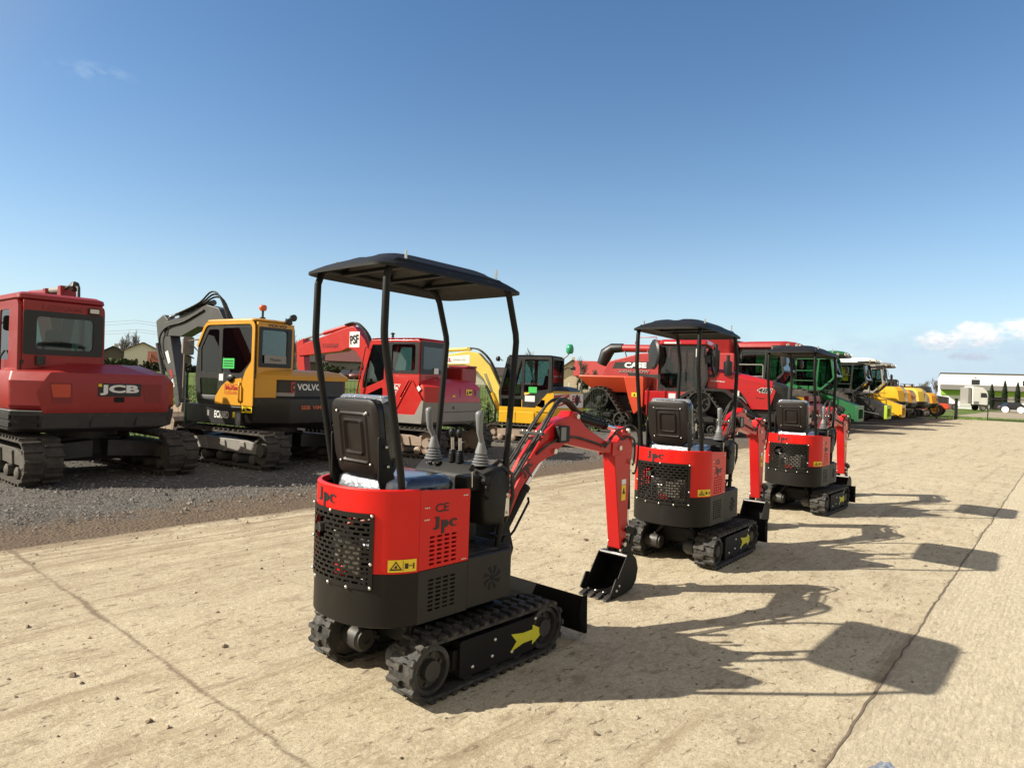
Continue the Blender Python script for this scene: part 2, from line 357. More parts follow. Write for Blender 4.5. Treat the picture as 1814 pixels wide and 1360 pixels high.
def concrete(name, ribs):
    t = NT(name)
    c = t.mix(t.rng(t.noise(.35, 6, .65), .3, .7), (.43, .367, .252), (.55, .478, .336))
    c = t.mix(t.rng(t.noise(2.6, 9, .72, dist=.4), .42, .62, 0, .8), c, (.37, .305, .205))
    c = t.mix(t.rng(t.noise(22, 7, .85), .48, .62, 0, .55), c, (.68, .61, .46))
    c = t.mix(t.rng(t.noise(52, 6, .85), .51, .60, 0, .62), c, (.21, .168, .112))
    c = t.mix(t.rng(t.noise(140, 3, .7), .55, .66, 0, .6), c, (.17, .13, .08))
    # damp / earthy patches and small dark spots
    c = t.mix(t.rng(t.noise(7.5, 6, .7, t.map((.55, 1.25, 1)), .8), .54, .66, 0, .62), c, (.23, .175, .115))
    c = t.mix(t.rng(t.noise(15, 4, .65, t.map((.6, 1.5, 1)), .5), .60, .66, 0, .8), c, (.14, .105, .07))
    # long smears of dirt drawn along the row by tracks and tyres
    st = t.noise(1.0, 7, .7, t.map((.28, 4.2, 1)), .7)
    c = t.mix(t.rng(st, .54, .66, 0, .6), c, (.25, .185, .115))
    sep = t.N.new('ShaderNodeSeparateXYZ'); t.L.new(t.obj, sep.inputs[0])
    if not ribs:
        sm = t.noise(1.6, 7, .72, t.map((.32, 4.6, 1), .05), .8)
        band = t.rng(sep.outputs[1], 4.6, 6.6)
        c = t.mix(t.math('MULTIPLY', t.rng(sm, .45, .58), t.math('MULTIPLY', band, .72)), c, (.22, .16, .10))
        edge = t.math('ADD', sep.outputs[1], t.rng(t.noise(3.2, 7, .7), .25, .75, -.45, .45))
        c = t.mix(t.rng(edge, 6.85, 7.25, 0, .8), c, (.20, .15, .105))
    # earth packed into the slab joints, ragged and of changing width
    def seam(dist, wl, wh):
        w = t.rng(t.noise(.9, 5, .6, t.map((1, 1, 1), .3)), .38, .68, wl, wh); d = t.math('ADD', t.math('ABSOLUTE', t.math('ADD', dist, t.rng(t.noise(2.2, 5, .65), .2, .8, -.028, .028))), t.rng(t.noise(38, 5, .8), .25, .75, -.016, .016))
        return t.rng(t.math('SUBTRACT', d, w), .010, -.012, 0, .85)
    jc = t.mix(t.noise(30, 5, .8), (.115, .085, .056), (.24, .185, .125))
    if not ribs: c = t.mix(seam(t.math('SUBTRACT', sep.outputs[0], t.math('ADD', t.math('MULTIPLY', sep.outputs[1], .0317), 1.575)), .004, .034), c, jc)
    c = t.mix(seam(t.math('SUBTRACT', sep.outputs[1], .775), .002, .018), c, jc)
    # fine hairline cracks
    e = t.N.new('ShaderNodeTexVoronoi'); e.feature = 'DISTANCE_TO_EDGE'; e.inputs['Scale'].default_value = 1.1
    w = t.N.new('ShaderNodeVectorMath'); w.operation = 'ADD'; nn = t.N.new('ShaderNodeTexNoise'); nn.inputs['Scale'].default_value = 3; nn.inputs['Detail'].default_value = 6
    t.L.new(t.obj, nn.inputs['Vector']); t.L.new(t.obj, w.inputs[0]); t.L.new(nn.outputs['Color'], w.inputs[1]); t.L.new(w.outputs[0], e.inputs['Vector'])
    crack = t.math('MULTIPLY', t.rng(e.outputs[0], .003, .0, 0, .5), t.rng(t.noise(.9, 4), .5, .62))
    c = t.mix(crack, c, (.14, .105, .07))
    hs = [(t.noise(6, 8, .75), .42, .03), (t.noise(55, 7, .8), .65, .011)]
    if ribs:
        wv = t.N.new('ShaderNodeTexWave'); wv.bands_direction = 'Y'; wv.inputs['Scale'].default_value = 9; wv.inputs['Distortion'].default_value = 7; wv.inputs['Detail'].default_value = 5
        wv.inputs['Detail Scale'].default_value = 2.2; wv.inputs['Detail Roughness'].default_value = .7
        t.L.new(t.map((.45, 1, 1)), wv.inputs['Vector'])
        rb = t.noise(1, 6, .75, t.map((11, 34, 1)))
        hs += [(wv.outputs['Fac'], .16, .02), (rb, .7, .018)]
        c = t.mix(t.rng(rb, .47, .60, 0, .45), c, (.28, .225, .15)); c = t.mix(t.rng(rb, .48, .38, 0, .5), c, (.66, .59, .45))
    if ribs: c = t.mix(.32, c, (.66, .58, .43))
    t.bump(hs); t.done(c, .88); return t.m
concrete('concrete', False); concrete('concrete_ribbed', True)
def gravel_material():
    t = NT('gravel')
    c = t.mix(t.vor(26, out='Color'), (.060, .056, .051), (.175, .165, .150))
    c = t.mix(t.rng(t.noise(60, 5, .7), .5, .75, 0, .5), c, (.26, .25, .23))
    c = t.mix(t.rng(t.noise(1.1, 7, .7), .42, .7, 0, .65), c, (.090, .074, .060))
    sep = t.N.new('ShaderNodeSeparateXYZ'); t.L.new(t.obj, sep.inputs[0])
    e = t.math('ADD', sep.outputs[1], t.rng(t.noise(.8, 7, .7), .25, .75, -.8, .8))
    soil = t.mix(t.noise(9, 7, .75), (.075, .052, .036), (.20, .15, .105))
    c = t.mix(t.rng(e, 8.7, 8.0), c, soil)
    t.bump([(t.noise(2.2, 8, .7), .8, .12), (t.vor(30), .9, .02), (t.noise(55, 5, .8), .7, .012)]); t.done(c, .92)
gravel_material()
def asphalt_material():
    t = NT('far_ground')
    c = t.mix(t.noise(.12, 6, .65), (.24, .205, .15), (.36, .30, .22)); c = t.mix(t.rng(t.noise(.6, 6, .7), .5, .7, 0, .5), c, (.19, .16, .12))
    t.bump([(t.noise(8, 6, .7), .4, .03)]); t.done(c, .9)
asphalt_material()
def field_material():
    t = NT('field_grass')
    c = t.mix(t.noise(.25, 6, .65), (.085, .135, .024), (.150, .195, .040)); c = t.mix(t.rng(t.noise(2.5, 8, .75), .45, .72), c, (.065, .110, .020))
    c = t.mix(t.rng(t.noise(.08, 5, .6), .55, .72, 0, .55), c, (.17, .165, .06))
    t.bump([(t.noise(14, 8, .8), 1, .12)]); t.done(c, .9)
field_material()
mat('soil', (.15, .115, .078), .95, var=.4, vscale=9, bump=.8, bscale=40)
mat('grass_blade', (.12, .19, .035), .7, var=.35, vscale=.8)
mat('grass_dry', (.20, .19, .07), .75, var=.3, vscale=2)

def height(x, y):
    n = x*Nv.x+y*Nv.y; s = x*Dv.x+y*Dv.y
    k = max(0, min(1, (-15.5-n)/75)); return -.05+1.65*k
def grid(name, s0, s1, n0, n1, ds, dn, zf, m, jit=None):
    """sheet in the row frame: object local x = s, local y = -n"""
    mb = MB(); a = max(1, round((s1-s0)/ds)); b = max(1, round((n1-n0)/dn)); vs = []
    for i in range(a+1):
        for j in range(b+1):
            s_ = s0+(s1-s0)*i/a; n_ = n0+(n1-n0)*j/b
            if jit: n_ += jit(s_, j, b)
            vs.append((s_, -n_, zf(s_, n_)))
    fs = [(i*(b+1)+j, i*(b+1)+j+1, (i+1)*(b+1)+j+1, (i+1)*(b+1)+j) for i in range(a) for j in range(b)]
    mb.add(vs, fs); o = mb.build(name, m, smooth=60); o.rotation_euler = (0, 0, ROW_ROT); return structure(o)
def nz(x, y, z=0, s=1): return mnoise.noise(Vector((x*s, y*s, z)))
# one terrain sheet reaching the horizon
mb = MB(); vs = []; fs = []
ax = [-2500, -1200, -600, -300]+[-200+10*i for i in range(46)]+[320, 450, 700, 1300, 2500]; ay = [-300, -60, -20]+[-10+8*i for i in range(30)]+[260, 330, 450, 700, 1300, 3000]
for x in ax:
    for y in ay: vs.append((x, y, height(x, y)))
for i in range(len(ax)-1):
    for j in range(len(ay)-1): k = i*len(ay)+j; fs.append((k, k+1, k+1+len(ay), k+len(ay)))
mb.add(vs, fs); structure(mb.build('field', 'field_grass', smooth=60))
EDGE = lambda s: .05*nz(s, 3, 0, 1.3)+.035*nz(s, 9, 0, 5)
grid('gravel_ground', -14, 70, -14.2, -7.05, .35, .3, lambda s, n: -.022+.02*nz(s, n, 0, .8)*min(1, max(0, (-7.3-n)))+.012*nz(s, n, 5, 3)*min(1, max(0, (-7.3-n)*2)), 'gravel')
def edge_jit(s, j, b): return EDGE(s) if j == 0 else 0
grid('concrete_yard', -14, 66, -7.13, -.775, .25, .8, lambda s, n: 0, 'concrete', edge_jit)
grid('concrete_apron', -14, 66, -.775, 14, 2, 2, lambda s, n: .002, 'concrete_ribbed')
grid('far_pavement', 66.02, 230, -9, 60, 20, 10, lambda s, n: -.018, 'far_ground')
# slab edge so the yard has a thickness over the gravel
mb = MB(); P_ = [(-14+.25*i) for i in range(321)]
vs = []
for s_ in P_: vs += [(s_, 7.13-EDGE(s_), 0), (s_, 7.13-EDGE(s_)+.02, -.06)]
mb.add(vs, [(2*i, 2*i+2, 2*i+3, 2*i+1) for i in range(len(P_)-1)]); o = mb.build('slab_edge', 'concrete'); o.rotation_euler = (0, 0, ROW_ROT); structure(o)
def joint(name, pts, w, seed, z=.005):
    """earth-filled joint: a ragged ribbon along a polyline in (s, n)"""
    mb = MB(); L_ = []; rng = random.Random(seed)
    for k in range(len(pts)-1):
        a, b = Vector(pts[k]), Vector(pts[k+1]); m_ = max(2, int((b-a).length/.03))
        for i in range(m_): L_.append(a+(b-a)*i/m_)
    t = (Vector(pts[-1])-Vector(pts[0])).normalized(); q = Vector((-t.y, t.x)); vs = []
    for i, p in enumerate(L_):
        u = (p-L_[0]).length; c = .022*nz(u, seed, 0, 1.1)+.010*nz(u, seed, 3, 7)
        ww = w*(.55+.9*abs(nz(u, seed, 7, 2.3))+.7*max(0, nz(u, seed, 11, .8)))
        e1 = ww*(1+.6*nz(u, seed, 20, 16)); e2 = ww*(1+.6*nz(u, seed, 30, 16))
        for e in (e1, -e2): v = p+q*(c+e); vs.append((v.x, -v.y, z))
    mb.add(vs, [(2*i, 2*i+2, 2*i+3, 2*i+1) for i in range(len(L_)-1)]); o = mb.build(name, 'soil'); o.rotation_euler = (0, 0, ROW_ROT); return structure(o)
joint('slab_joint', [(-6, -.775), (66, -.775)], .0055, 1)
for i, s_ in enumerate((7.9, 14.0, 20.2, 26.4, 32.6, 38.8)): joint('slab_joint', [(s_, -7.05), (s_-.1, -.8)], .0045, 10+i)
# loose stones of the gravel: uncountable
def scatter_stones(name, count, s_rng, n_fn, r_rng, m, seed):
    rng = random.Random(seed); mb = MB()
    for _ in range(count):
        s_ = s_rng(rng); n_ = n_fn(rng, s_); r = rng.uniform(*r_rng)*(1+2*rng.random()**9)
        c = sn(s_, n_, r*.25-.012 if n_ < -7.1 else r*.3); vs = []
        for k in range(6):
            a = k*PI/3+rng.random()*.6; vs.append(c+Vector((math.cos(a)*r*rng.uniform(.6, 1.15), math.sin(a)*r*rng.uniform(.6, 1.15), rng.uniform(-.35, .2)*r)))
        t0 = [c+Vector((rng.uniform(-.5, .5)*r, rng.uniform(-.5, .5)*r, r*rng.uniform(.35, .75))) for _ in range(2)]
        vs += t0
        mb.add(vs, [(0, 1, 6), (1, 2, 6), (2, 7, 6), (2, 3, 7), (3, 4, 7), (4, 5, 7), (5, 6, 7), (5, 0, 6)])
    o = mb.build(name, m, smooth=0, recalc=True); tag(o, kind='stuff'); return o
mat('stone', (.165, .155, .142), .85, var=.5, vscale=4)
mat('stone_tan', (.42, .35, .25), .85, var=.5, vscale=4)
tag(scatter_stones('gravel_stones', 24000, lambda r: r.uniform(1, 1)+20*r.random()**1.7-3.2, lambda r, s: -8.1-5.5*r.random()**1.5+.5*r.gauss(0, .5), (.005, .015), 'stone', 3), 'loose grey gravel stones strewn under and around the parked machines', 'gravel')
tag(scatter_stones('grit', 2600, lambda r: 18*r.random()**1.5-1, lambda r, s: -7.1+8*r.random() if r.random() < .6 else -7.1+abs(r.gauss(0, .35)), (.003, .009), 'stone_tan', 4), 'fine grit and earth crumbs lying on the concrete', 'grit')
mat('clod', (.15, .11, .075), .95, var=.4, vscale=9)
tag(scatter_stones('earth_clods', 420, lambda r: 16*r.random()**1.4-1.5, lambda r, s: -7.1+6.5*r.random()**1.8, (.006, .013), 'clod', 9), 'small brown earth clods dropped on the concrete', 'earth clods')
# grass along and beyond the fence
def grass(name, count, seed, s0, s1, n0, n1, h, m, pw=1.6):
    rng = random.Random(seed); mb = MB()
    for _ in range(count):
        s_ = s0+(s1-s0)*rng.random(); n_ = n0+(n1-n0)*rng.random()**pw; c = sn(s_, n_); c.z = height(c.x, c.y)
        hh = h*rng.uniform(.5, 1.3); a = rng.random()*2*PI; w = .012+.012*rng.random()+.0006*max(0, -n_-14); d = Vector((math.cos(a), math.sin(a), 0)); e = Vector((-d.y, d.x, 0))*w
        b = rng.uniform(.1, .6)*hh
        mb.add([c-e, c+e, c+d*b*.5+Vector((0, 0, hh*.65))+e*.6, c+d*b*.5+Vector((0, 0, hh*.65))-e*.6, c+d*b+Vector((0, 0, hh))], [(0, 1, 2, 3), (3, 2, 4)])
    o = mb.build(name, m, smooth=0, recalc=False); tag(o, kind='stuff'); return o
tag(grass('grass', 52000, 5, -12, 40, -13.7, -48, .085, 'grass_blade', 1.7), 'green grass of the field behind the mesh fence', 'grass')
tag(grass('dry_grass', 9000, 6, -12, 40, -13.5, -40, .10, 'grass_dry', 1.7), 'dry straw tufts mixed into the green field', 'grass')
tag(grass('verge_grass', 2500, 8, 66.5, 76, -8.5, -1.5, .14, 'grass_blade', 1), 'strip of short grass by the yard gate', 'grass')
# ------------------------------------------------------------------ mini excavators
# plan outline of the rear shell as a curve: right corner -> tail -> left corner
def _arc():
    P = []
    for i in range(241):
        th = (-1+2*i/240)*R(77); e = 2/2.25; sm = math.sin(R(77))**e; c0 = math.cos(R(77))**e; sy = math.copysign(abs(math.sin(th))**e, math.sin(th))/sm; cx = (math.cos(th)**e-c0)/(1-c0)
        P.append(Vector((-.462-.262*cx, .372*sy)))
    L_ = [0]
    for a, b in zip(P, P[1:]): L_.append(L_[-1]+(b-a).length)
    return P, L_
ARC, ARCL = _arc(); ARC_LEN = ARCL[-1]
def arc_at(u, w=0):
    """point at arc length u from the right corner, offset w inwards"""
    u = max(0, min(ARC_LEN, u)); lo, hi = 0, 240
    while hi-lo > 1:
        m = (lo+hi)//2
        if ARCL[m] <= u: lo = m
        else: hi = m
    t = (u-ARCL[lo])/(ARCL[hi]-ARCL[lo]+1e-9); p = ARC[lo].lerp(ARC[hi], t)
    a, b = ARC[max(0, lo-3)], ARC[min(240, hi+3)]; d = (b-a).normalized(); n = Vector((d.y, -d.x))
    # inward normal points toward the machine's middle
    if n.dot(Vector((-.3, 0))-p) < 0: n = -n
    return p+n*w
def wrap(parent, polys, name, m, lift=.003, sub=.03):
    """flat shapes given as loops in (u, z) laid on the curved shell"""
    mb = MB()
    for poly in polys:
        if len(poly) == 4 and len({round(p[0], 4) for p in poly}) == 2:
            a0, a1 = min(p[0] for p in poly), max(p[0] for p in poly); b0, b1 = min(p[1] for p in poly), max(p[1] for p in poly); k = max(1, int((a1-a0)/.008))
            mb.add([(*arc_at(a0+(a1-a0)*i/k, -lift), b) for i in range(k+1) for b in (b0, b1)], [(2*i, 2*i+2, 2*i+3, 2*i+1) for i in range(k)]); continue
        loop = []
        for i, p in enumerate(poly):
            q = poly[(i+1) % len(poly)]; k = max(1, int(abs(q[0]-p[0])/sub)); loop += [(p[0]+(q[0]-p[0])*j/k, p[1]+(q[1]-p[1])*j/k) for j in range(k)]
        tri = tessellate_polygon([[Vector((a, b, 0)) for a, b in loop]])
        mb.add([(*arc_at(a, -lift), b) for a, b in loop], [tuple(t) for t in tri])
    return mb.build(name, m, parent, smooth=0)
def perf_sheet(us, vs, hole, fn, depth):
    """sheet over a grid with open cells: fn(u, v, w) maps to 3-D, w = depth into the sheet"""
    mb = MB(); nu, nv = len(us), len(vs)
    mb.add([fn(u, v, w) for w in (0, depth) for u in us for v in vs], [])
    def I(i, j, k): return k*nu*nv+i*nv+j
    solid = [[not hole((us[i]+us[i+1])/2, (vs[j]+vs[j+1])/2) for j in range(nv-1)] for i in range(nu-1)]
    S = lambda i, j: 0 <= i < nu-1 and 0 <= j < nv-1 and solid[i][j]
    fs = []
    for i in range(nu-1):
        for j in range(nv-1):
            if not solid[i][j]: continue
            fs.append((I(i, j, 0), I(i+1, j, 0), I(i+1, j+1, 0), I(i, j+1, 0))); fs.append((I(i, j, 1), I(i, j+1, 1), I(i+1, j+1, 1), I(i+1, j, 1)))
            for (a, b), (p, q) in (((i-1, j), ((i, j), (i, j+1))), ((i+1, j), ((i+1, j), (i+1, j+1))), ((i, j-1), ((i, j), (i+1, j))), ((i, j+1), ((i, j+1), (i+1, j+1)))):
                if not S(a, b): fs.append((I(*p, 0), I(*q, 0), I(*q, 1), I(*p, 1)))
    mb.add([], []); mb.f += fs; mb.mi += [0]*len(fs); return mb
def linspace(a, b, n): return [a+(b-a)*i/n for i in range(n+1)]
def cuts(*rs): return sorted({round(x, 5) for r in rs for x in r})
# stencil lettering of the machine's name, unit height from -.45 to 1
def jpc_shapes():
    J = [(.0, .93), (.0, 1.0), (.30, 1.0), (.30, .10), (.24, .0), (.10, -.05), (-.08, -.02), (-.08, .12), (.05, .10), (.09, .16), (.09, .93)]
    p1 = [(.40, .66), (.62, .66), (.62, -.45), (.44, -.45), (.44, .60), (.40, .60)]
    p2 = [(.66, .66)]+[(.66+.24*math.sin(PI*i/10), .33+.33*math.cos(PI*i/10)) for i in range(11)]
    c1 = [(1.24+.30*math.cos(R(62+i*23.6)), .33+.335*math.sin(R(62+i*23.6))) for i in range(11)]+[(1.30+.16*math.cos(R(298-i*23.6)), .33+.25*math.sin(R(298-i*23.6))) for i in range(11)]
    c2 = [(1.37+.085*math.cos(2*PI*i/10), .52+.085*math.sin(2*PI*i/10)) for i in range(10)]
    return [J, p1, p2, c1, c2]
def stad(xr, xf, zc, r, n=14):
    """oval loop path: list of (x, z, nx, nz)"""
    P = []
    for i in range(n+1):
        a = PI/2+PI*i/n; P.append((xr+r*math.cos(a), zc+r*math.sin(a), math.cos(a), math.sin(a)))
    for i in range(n+1):
        a = -PI/2+PI*i/n; P.append((xf+r*math.cos(a), zc+r*math.sin(a), math.cos(a), math.sin(a)))
    return P
def stad_at(xr, xf, zc, r, t):
    Ls = xf-xr; C = PI*r; T = 2*Ls+2*C; d = (t % 1)*T
    if d < Ls: return (xf-d, zc+r, 0, 1)
    d -= Ls
    if d < C: a = PI/2+d/r; return (xr+r*math.cos(a), zc+r*math.sin(a), math.cos(a), math.sin(a))
    d -= C
    if d < Ls: return (xr+d, zc-r, 0, -1)
    d -= Ls; a = -PI/2+d/r; return (xf+r*math.cos(a), zc+r*math.sin(a), math.cos(a), math.sin(a))

def bolts(parent, pts, r, m='zinc'):
    for p in pts: mb = MB(); mb.ball((0, 0, 0), r, 8); mb.build('bolt', m, parent, smooth=60, loc=p)
def spline(P, k=4):
    P = [Vector(p) for p in P]; out = []
    for i in range(len(P)-1):
        a, b, c, d = P[max(0, i-1)], P[i], P[i+1], P[min(len(P)-1, i+2)]
        for j in range(k):
            t = j/k; out.append(.5*((2*b)+(c-a)*t+(2*a-5*b+4*c-d)*t*t+(3*b-a-3*c+d)*t**3))
    return out+[P[-1]]
def make_mini():
    root = thing('mini_excavator', 'x', 'mini excavator', (-.40, 3.95, 0), 42)
    # ---- tracks
    for s in (-1, 1):
        y0, y1 = s*.355-.09, s*.355+.09
        mb = MB(); po = stad(-.398, .485, .163, .143); pi_ = stad(-.398, .485, .163, .126)
        secs = [[(p[0], y, p[1]) for p in P] for P, y in ((pi_, y0), (po, y0), (po, y0+.01), (po, y1-.01), (po, y1), (pi_, y1), (pi_, y0))]
        mb.loft(secs, 0, False)
        n = 36
        for k in range(n):
            for side in (0, 1):
                x, z, nx, nz_ = stad_at(-.398, .485, .163, .143, (k+.5*side)/n); t = Vector((nz_, 0, -nx)); nn = Vector((nx, 0, nz_)); c = Vector((x, 0, z))
                ya, yb = (y0-.004, y0+.095) if side == 0 else (y1-.095, y1+.004)
                ym = (ya+yb)/2; hh = .018; vs = []
                # waisted tread block: wide at its ends, narrow at the waist
                prof = [(ya, .016), (ya+.022, .020), (ym, .010), (yb-.02, .017), (yb, .013)]
                for h_, kk in ((-.003, 1.15), (hh, .8)):
                    vs += [c+t*w*kk+nn*h_+Vector((0, y, 0)) for y, w in prof]+[c-t*w*kk+nn*h_+Vector((0, y, 0)) for y, w in reversed(prof)]
                m_ = 10; mb.add(vs, [tuple(range(m_, 2*m_))]+[(i, (i+1) % m_, (i+1) % m_+m_, i+m_) for i in range(m_)])
        tr = mb.build('track', 'rubber', root, smooth=30)
        # drive sprocket and idler
        for xx, nm in ((-.398, 'sprocket'), (.485, 'idler_wheel')):
            mb = MB(); hub = [(.0, -.07), (.122, -.07), (.122, -.045), (.108, -.03), (.108, .03), (.122, .045), (.122, .07), (.098, .074), (.092, .045), (.055, .045), (.05, .08), (0, .08)]
            mb.lathe(hub, (xx, s*.355, .163), (0, s, 0), 24)
            for k in range(6):
                a = k*PI/3+.3; mb.cyl((xx+.078*math.cos(a), s*(.355+.04), .163+.074*math.sin(a)), (xx+.078*math.cos(a), s*(.355+.054), .163+.074*math.sin(a)), .011, n=8)
            if nm == 'sprocket':
                for k in range(14):
                    a = 2*PI*k/14; mb.box(-.012, .012, -.018, .018, .0, .016, 0, Matrix.Translation((xx+.120*math.cos(a), s*.355, .163+.120*math.sin(a))) @ Matrix.Rotation(PI/2-a, 4, 'Y'))
            mb.build(nm, 'iron', tr)
        for xx in (-.13, .07, .27):
            mb = MB(); mb.lathe([(0, -.075), (.055, -.075), (.055, -.02), (.04, -.015), (.04, .015), (.055, .02), (.055, .055), (.03, .06), (0, .06)], (xx, s*.355, .088), (0, s, 0), 14); mb.build('track_roller', 'iron', tr)
        # track frame plate with the yellow arrow
        pl = rpoly([(-.205, .058), (.38, .058), (.465, .10), (.465, .215), (.38, .255), (-.205, .255)], [.02, .05, .05, .05, .05, .02])
        mb = MB(); mb.prism(pl, s*.36-.02*s, s*.36+.068*s, 'y'); mb.box(-.20, .42, s*.33-.05, s*.33+.05, .09, .235)
        mb.box(-.24, -.20, min(s*.33, s*.41), max(s*.33, s*.41), .11, .21)
        fr = mb.build('track_frame', 'black_paint', root, bevel=.004)
        yo = s*(.36+.068); ua = (1, 0, 0) if s < 0 else (-1, 0, 0)
        ar = [(-.095, -.022), (-.062, .0), (-.095, .032), (.022, .026), (.022, .046), (.10, .0), (.022, -.044), (.022, -.026)]
        ar = [(-.10, -.040), (-.066, -.004), (-.098, .034), (-.03, .022), (.026, .022), (.026, .042), (.10, .0), (.026, -.042), (.026, -.022), (-.03, -.022)]
        if s > 0: ar = [(-a, b) for a, b in ar][::-1]
        sticker(fr, [(a*1.5, b*1.35) for a, b in ar], (.335, yo, .150), ua, (0, 0, 1), 'arrow_yellow').name = 'arrow_mark'
        bolts(fr, [(bx, yo, bz) for bx, bz in ((-.11, .10), (.06, .20), (.04, .115), (.20, .095), (.40, .236))], (.011, .007, .011))
    # ---- undercarriage
    mb = MB(); mb.box(-.30, .34, -.27, .27, .17, .30); mb.box(-.20, .22, -.34, .34, .13, .22); mb.box(.3, .62, -.20, -.13, .15, .23); mb.box(.3, .62, .13, .20, .15, .23)
    mb.prism([(-.3, .30), (.30, .30), (.22, .36), (-.22, .36)], -.20, .20, 'y'); mb.build('chassis', 'black_paint', root, bevel=.01)
    mb = MB(); mb.lathe([(.0, .34), (.235, .34), (.235, .40), (.0, .40)], (0, 0, 0), (0, 0, 1), 28); mb.build('slew_ring', 'iron', root)
    for s in (-1, 1):
        mb = MB(); mb.lathe([(.0, 0), (.062, 0), (.062, .05), (.070, .055), (.070, .13), (.055, .14), (.055, .15), (.022, .15), (.022, .142), (.0, .142)], (-.395, s*.27, .163), (0, -s, 0), 18)
        mb.tube([(-.35, s*.20, .22), (-.30, s*.16, .29), (-.20, s*.10, .28)], .012); mb.tube([(-.38, s*.20, .22), (-.32, s*.14, .32), (-.20, s*.06, .31)], .012); mb.build('drive_motor', 'iron', root)
    # ---- blade
    prof = [(.84, .05), (.815, .06), (.775, .11), (.752, .18), (.756, .235), (.79, .292), (.805, .292), (.78, .235), (.778, .19), (.80, .115), (.845, .065)]
    mb = MB(); mb.prism(prof, -.475, .475, 'y')
    for yy in (-.475, .465): mb.prism([(.84, .05), (.775, .11), (.752, .18), (.756, .235), (.79, .292), (.85, .292), (.86, .05)], yy, yy+.010, 'y')
    for yy in (-.2, .2): mb.prism([(.36, .14), (.76, .13), (.76, .22), (.36, .20)], yy-.03, yy+.03, 'y')
    mb.box(.70, .76, -.22, .22, .12, .22)
    bl = mb.build('blade', 'blade_black', root, bevel=.003)
    mb = MB(); mb.cyl((.40, 0, .27), (.60, 0, .22), .035); mb.cyl((.60, 0, .22), (.76, 0, .18), .018); mb.build('blade_cylinder', 'iron', bl)
    # ---- rear shell: red above, black below, grille between
    g0, g1 = ARC_LEN*.5-.265, ARC_LEN*.5+.265
    fn = lambda u, v, w: (*arc_at(u, w), v)
    us = cuts(linspace(0, g0, 10), linspace(g0, g1, 22), linspace(g1, ARC_LEN, 10)); gr_ = lambda u, v: g0 < u < g1 and .58 < v < .935
    mb = perf_sheet(us, cuts([.652, .935, 1.055, 1.062]), gr_, lambda u, v, w: fn(u, v, w+(.006 if v > 1.058 and w == 0 else 0)), .022); shell = mb.build('engine_cover', 'red_gloss', root, smooth=40)
    mb = perf_sheet(us, cuts([.385, .392, .58, .650]), gr_, lambda u, v, w: fn(u, v, w+(.012 if v < .388 and w == 0 else 0)), .022); skirt = mb.build('counterweight', 'black_satin', root, smooth=40)
    mb = MB(); mb.add([], [])
    pts = [arc_at(u, .02) for u in linspace(0, ARC_LEN, 40)]; mb.prism([(p.x, p.y) for p in pts], .388, .40, 'z'); mb.build('belly_plate', 'black_paint', root)
    mb = perf_sheet(us, cuts([.60, .935, 1.03]), gr_, lambda u, v, w: fn(u, v, .026+w), .004); mb.build('bay_blackout', 'blade_black', root, smooth=40)  # black sheet added to stop sunlit red showing through the grille openings
    # grille
    pu, pv = .0505, .0238; nu = 10; uu0 = g0-.006; rows = 14; vz0 = .578
    cu = []; cv = []
    for i in range(-1, 13):
        for off in (0, .5): cu += [uu0+.022+(i+off)*pu, uu0+.022+(i+off)*pu+.036]
    cu = [c for c in cu if g0+.004 < c < g1-.004]+[g0-.006, g1+.006]
    for j in range(rows): cv += [vz0+.020+j*pv, vz0+.020+j*pv+.0125]
    cv += [.574, .944]
    ex = (g1-.155, .835)
    def ghole(u, v):
        if ((u-ex[0])/.062)**2+((v-ex[1])/.056)**2 < 1: return True
        if not (g0+.016 < u < g1-.016): return False
        j = int((v-vz0-.020)/pv) if v > vz0+.02 else -1
        if j < 0 or j >= rows or (v-vz0-.020)-j*pv > .0125: return False
        q = (u-uu0-.022)/pu-(.5 if j % 2 else 0); return (q-math.floor(q))*pu < .036
    ex_u = [ex[0]+.062*math.cos(PI*i/12) for i in range(13)]; ex_v = [ex[1]+.056*math.cos(PI*i/12) for i in range(13)]
    mb = perf_sheet(cuts(cu, ex_u), cuts(cv, ex_v), ghole, lambda u, v, w: fn(u, v, w-.007), .004); gri = mb.build('grille', 'black_satin', root, smooth=30)
    bp_ = []
    for u, v in ((g0+.004, .585), (g0+.004, .70), (g0+.004, .935), (g0+.13, .578), (g0+.262, .578), (g0+.4, .578), (g0+.262, .938), (g1-.006, .935), (g1-.006, .76), (g1-.006, .585)):
        p = arc_at(u, -.010); bp_.append((p.x, p.y, v))
    bolts(gri, bp_, .009)
    # engine behind the grille
    mb = MB(); mb.box(-.62, -.30, -.20, .14, .52, .80); mb.box(-.655, -.62, -.10, .02, .62, .72); mb.cyl((-.66, -.12, .72), (-.56, -.12, .72), .05); mb.cyl((-.64, .05, .62), (-.54, .05, .62), .045)
    for k in range(6): mb.box(-.645, -.62, -.19, -.06, .60+.03*k, .612+.03*k)
    eng = mb.build('engine', 'steel', root, bevel=.006)
    mb = MB(); mb.box(-.66, -.60, .02, .11, .60, .74); mb.cyl((-.65, -.02, .80), (-.50, -.02, .80), .05); mb.build('fan_housing', 'black_paint', eng, bevel=.008)
    mb = MB(); mb.box(-.672, -.655, -.17, -.03, .63, .78); mb.box(-.668, -.655, .0, .05, .66, .74); mb.build('heat_shield', 'zinc', eng, bevel=.006)
    mb = MB(); mb.box(-.674, -.66, -.06, .04, .60, .65); mb.build('fuel_valve', 'red_boom', eng, bevel=.006)
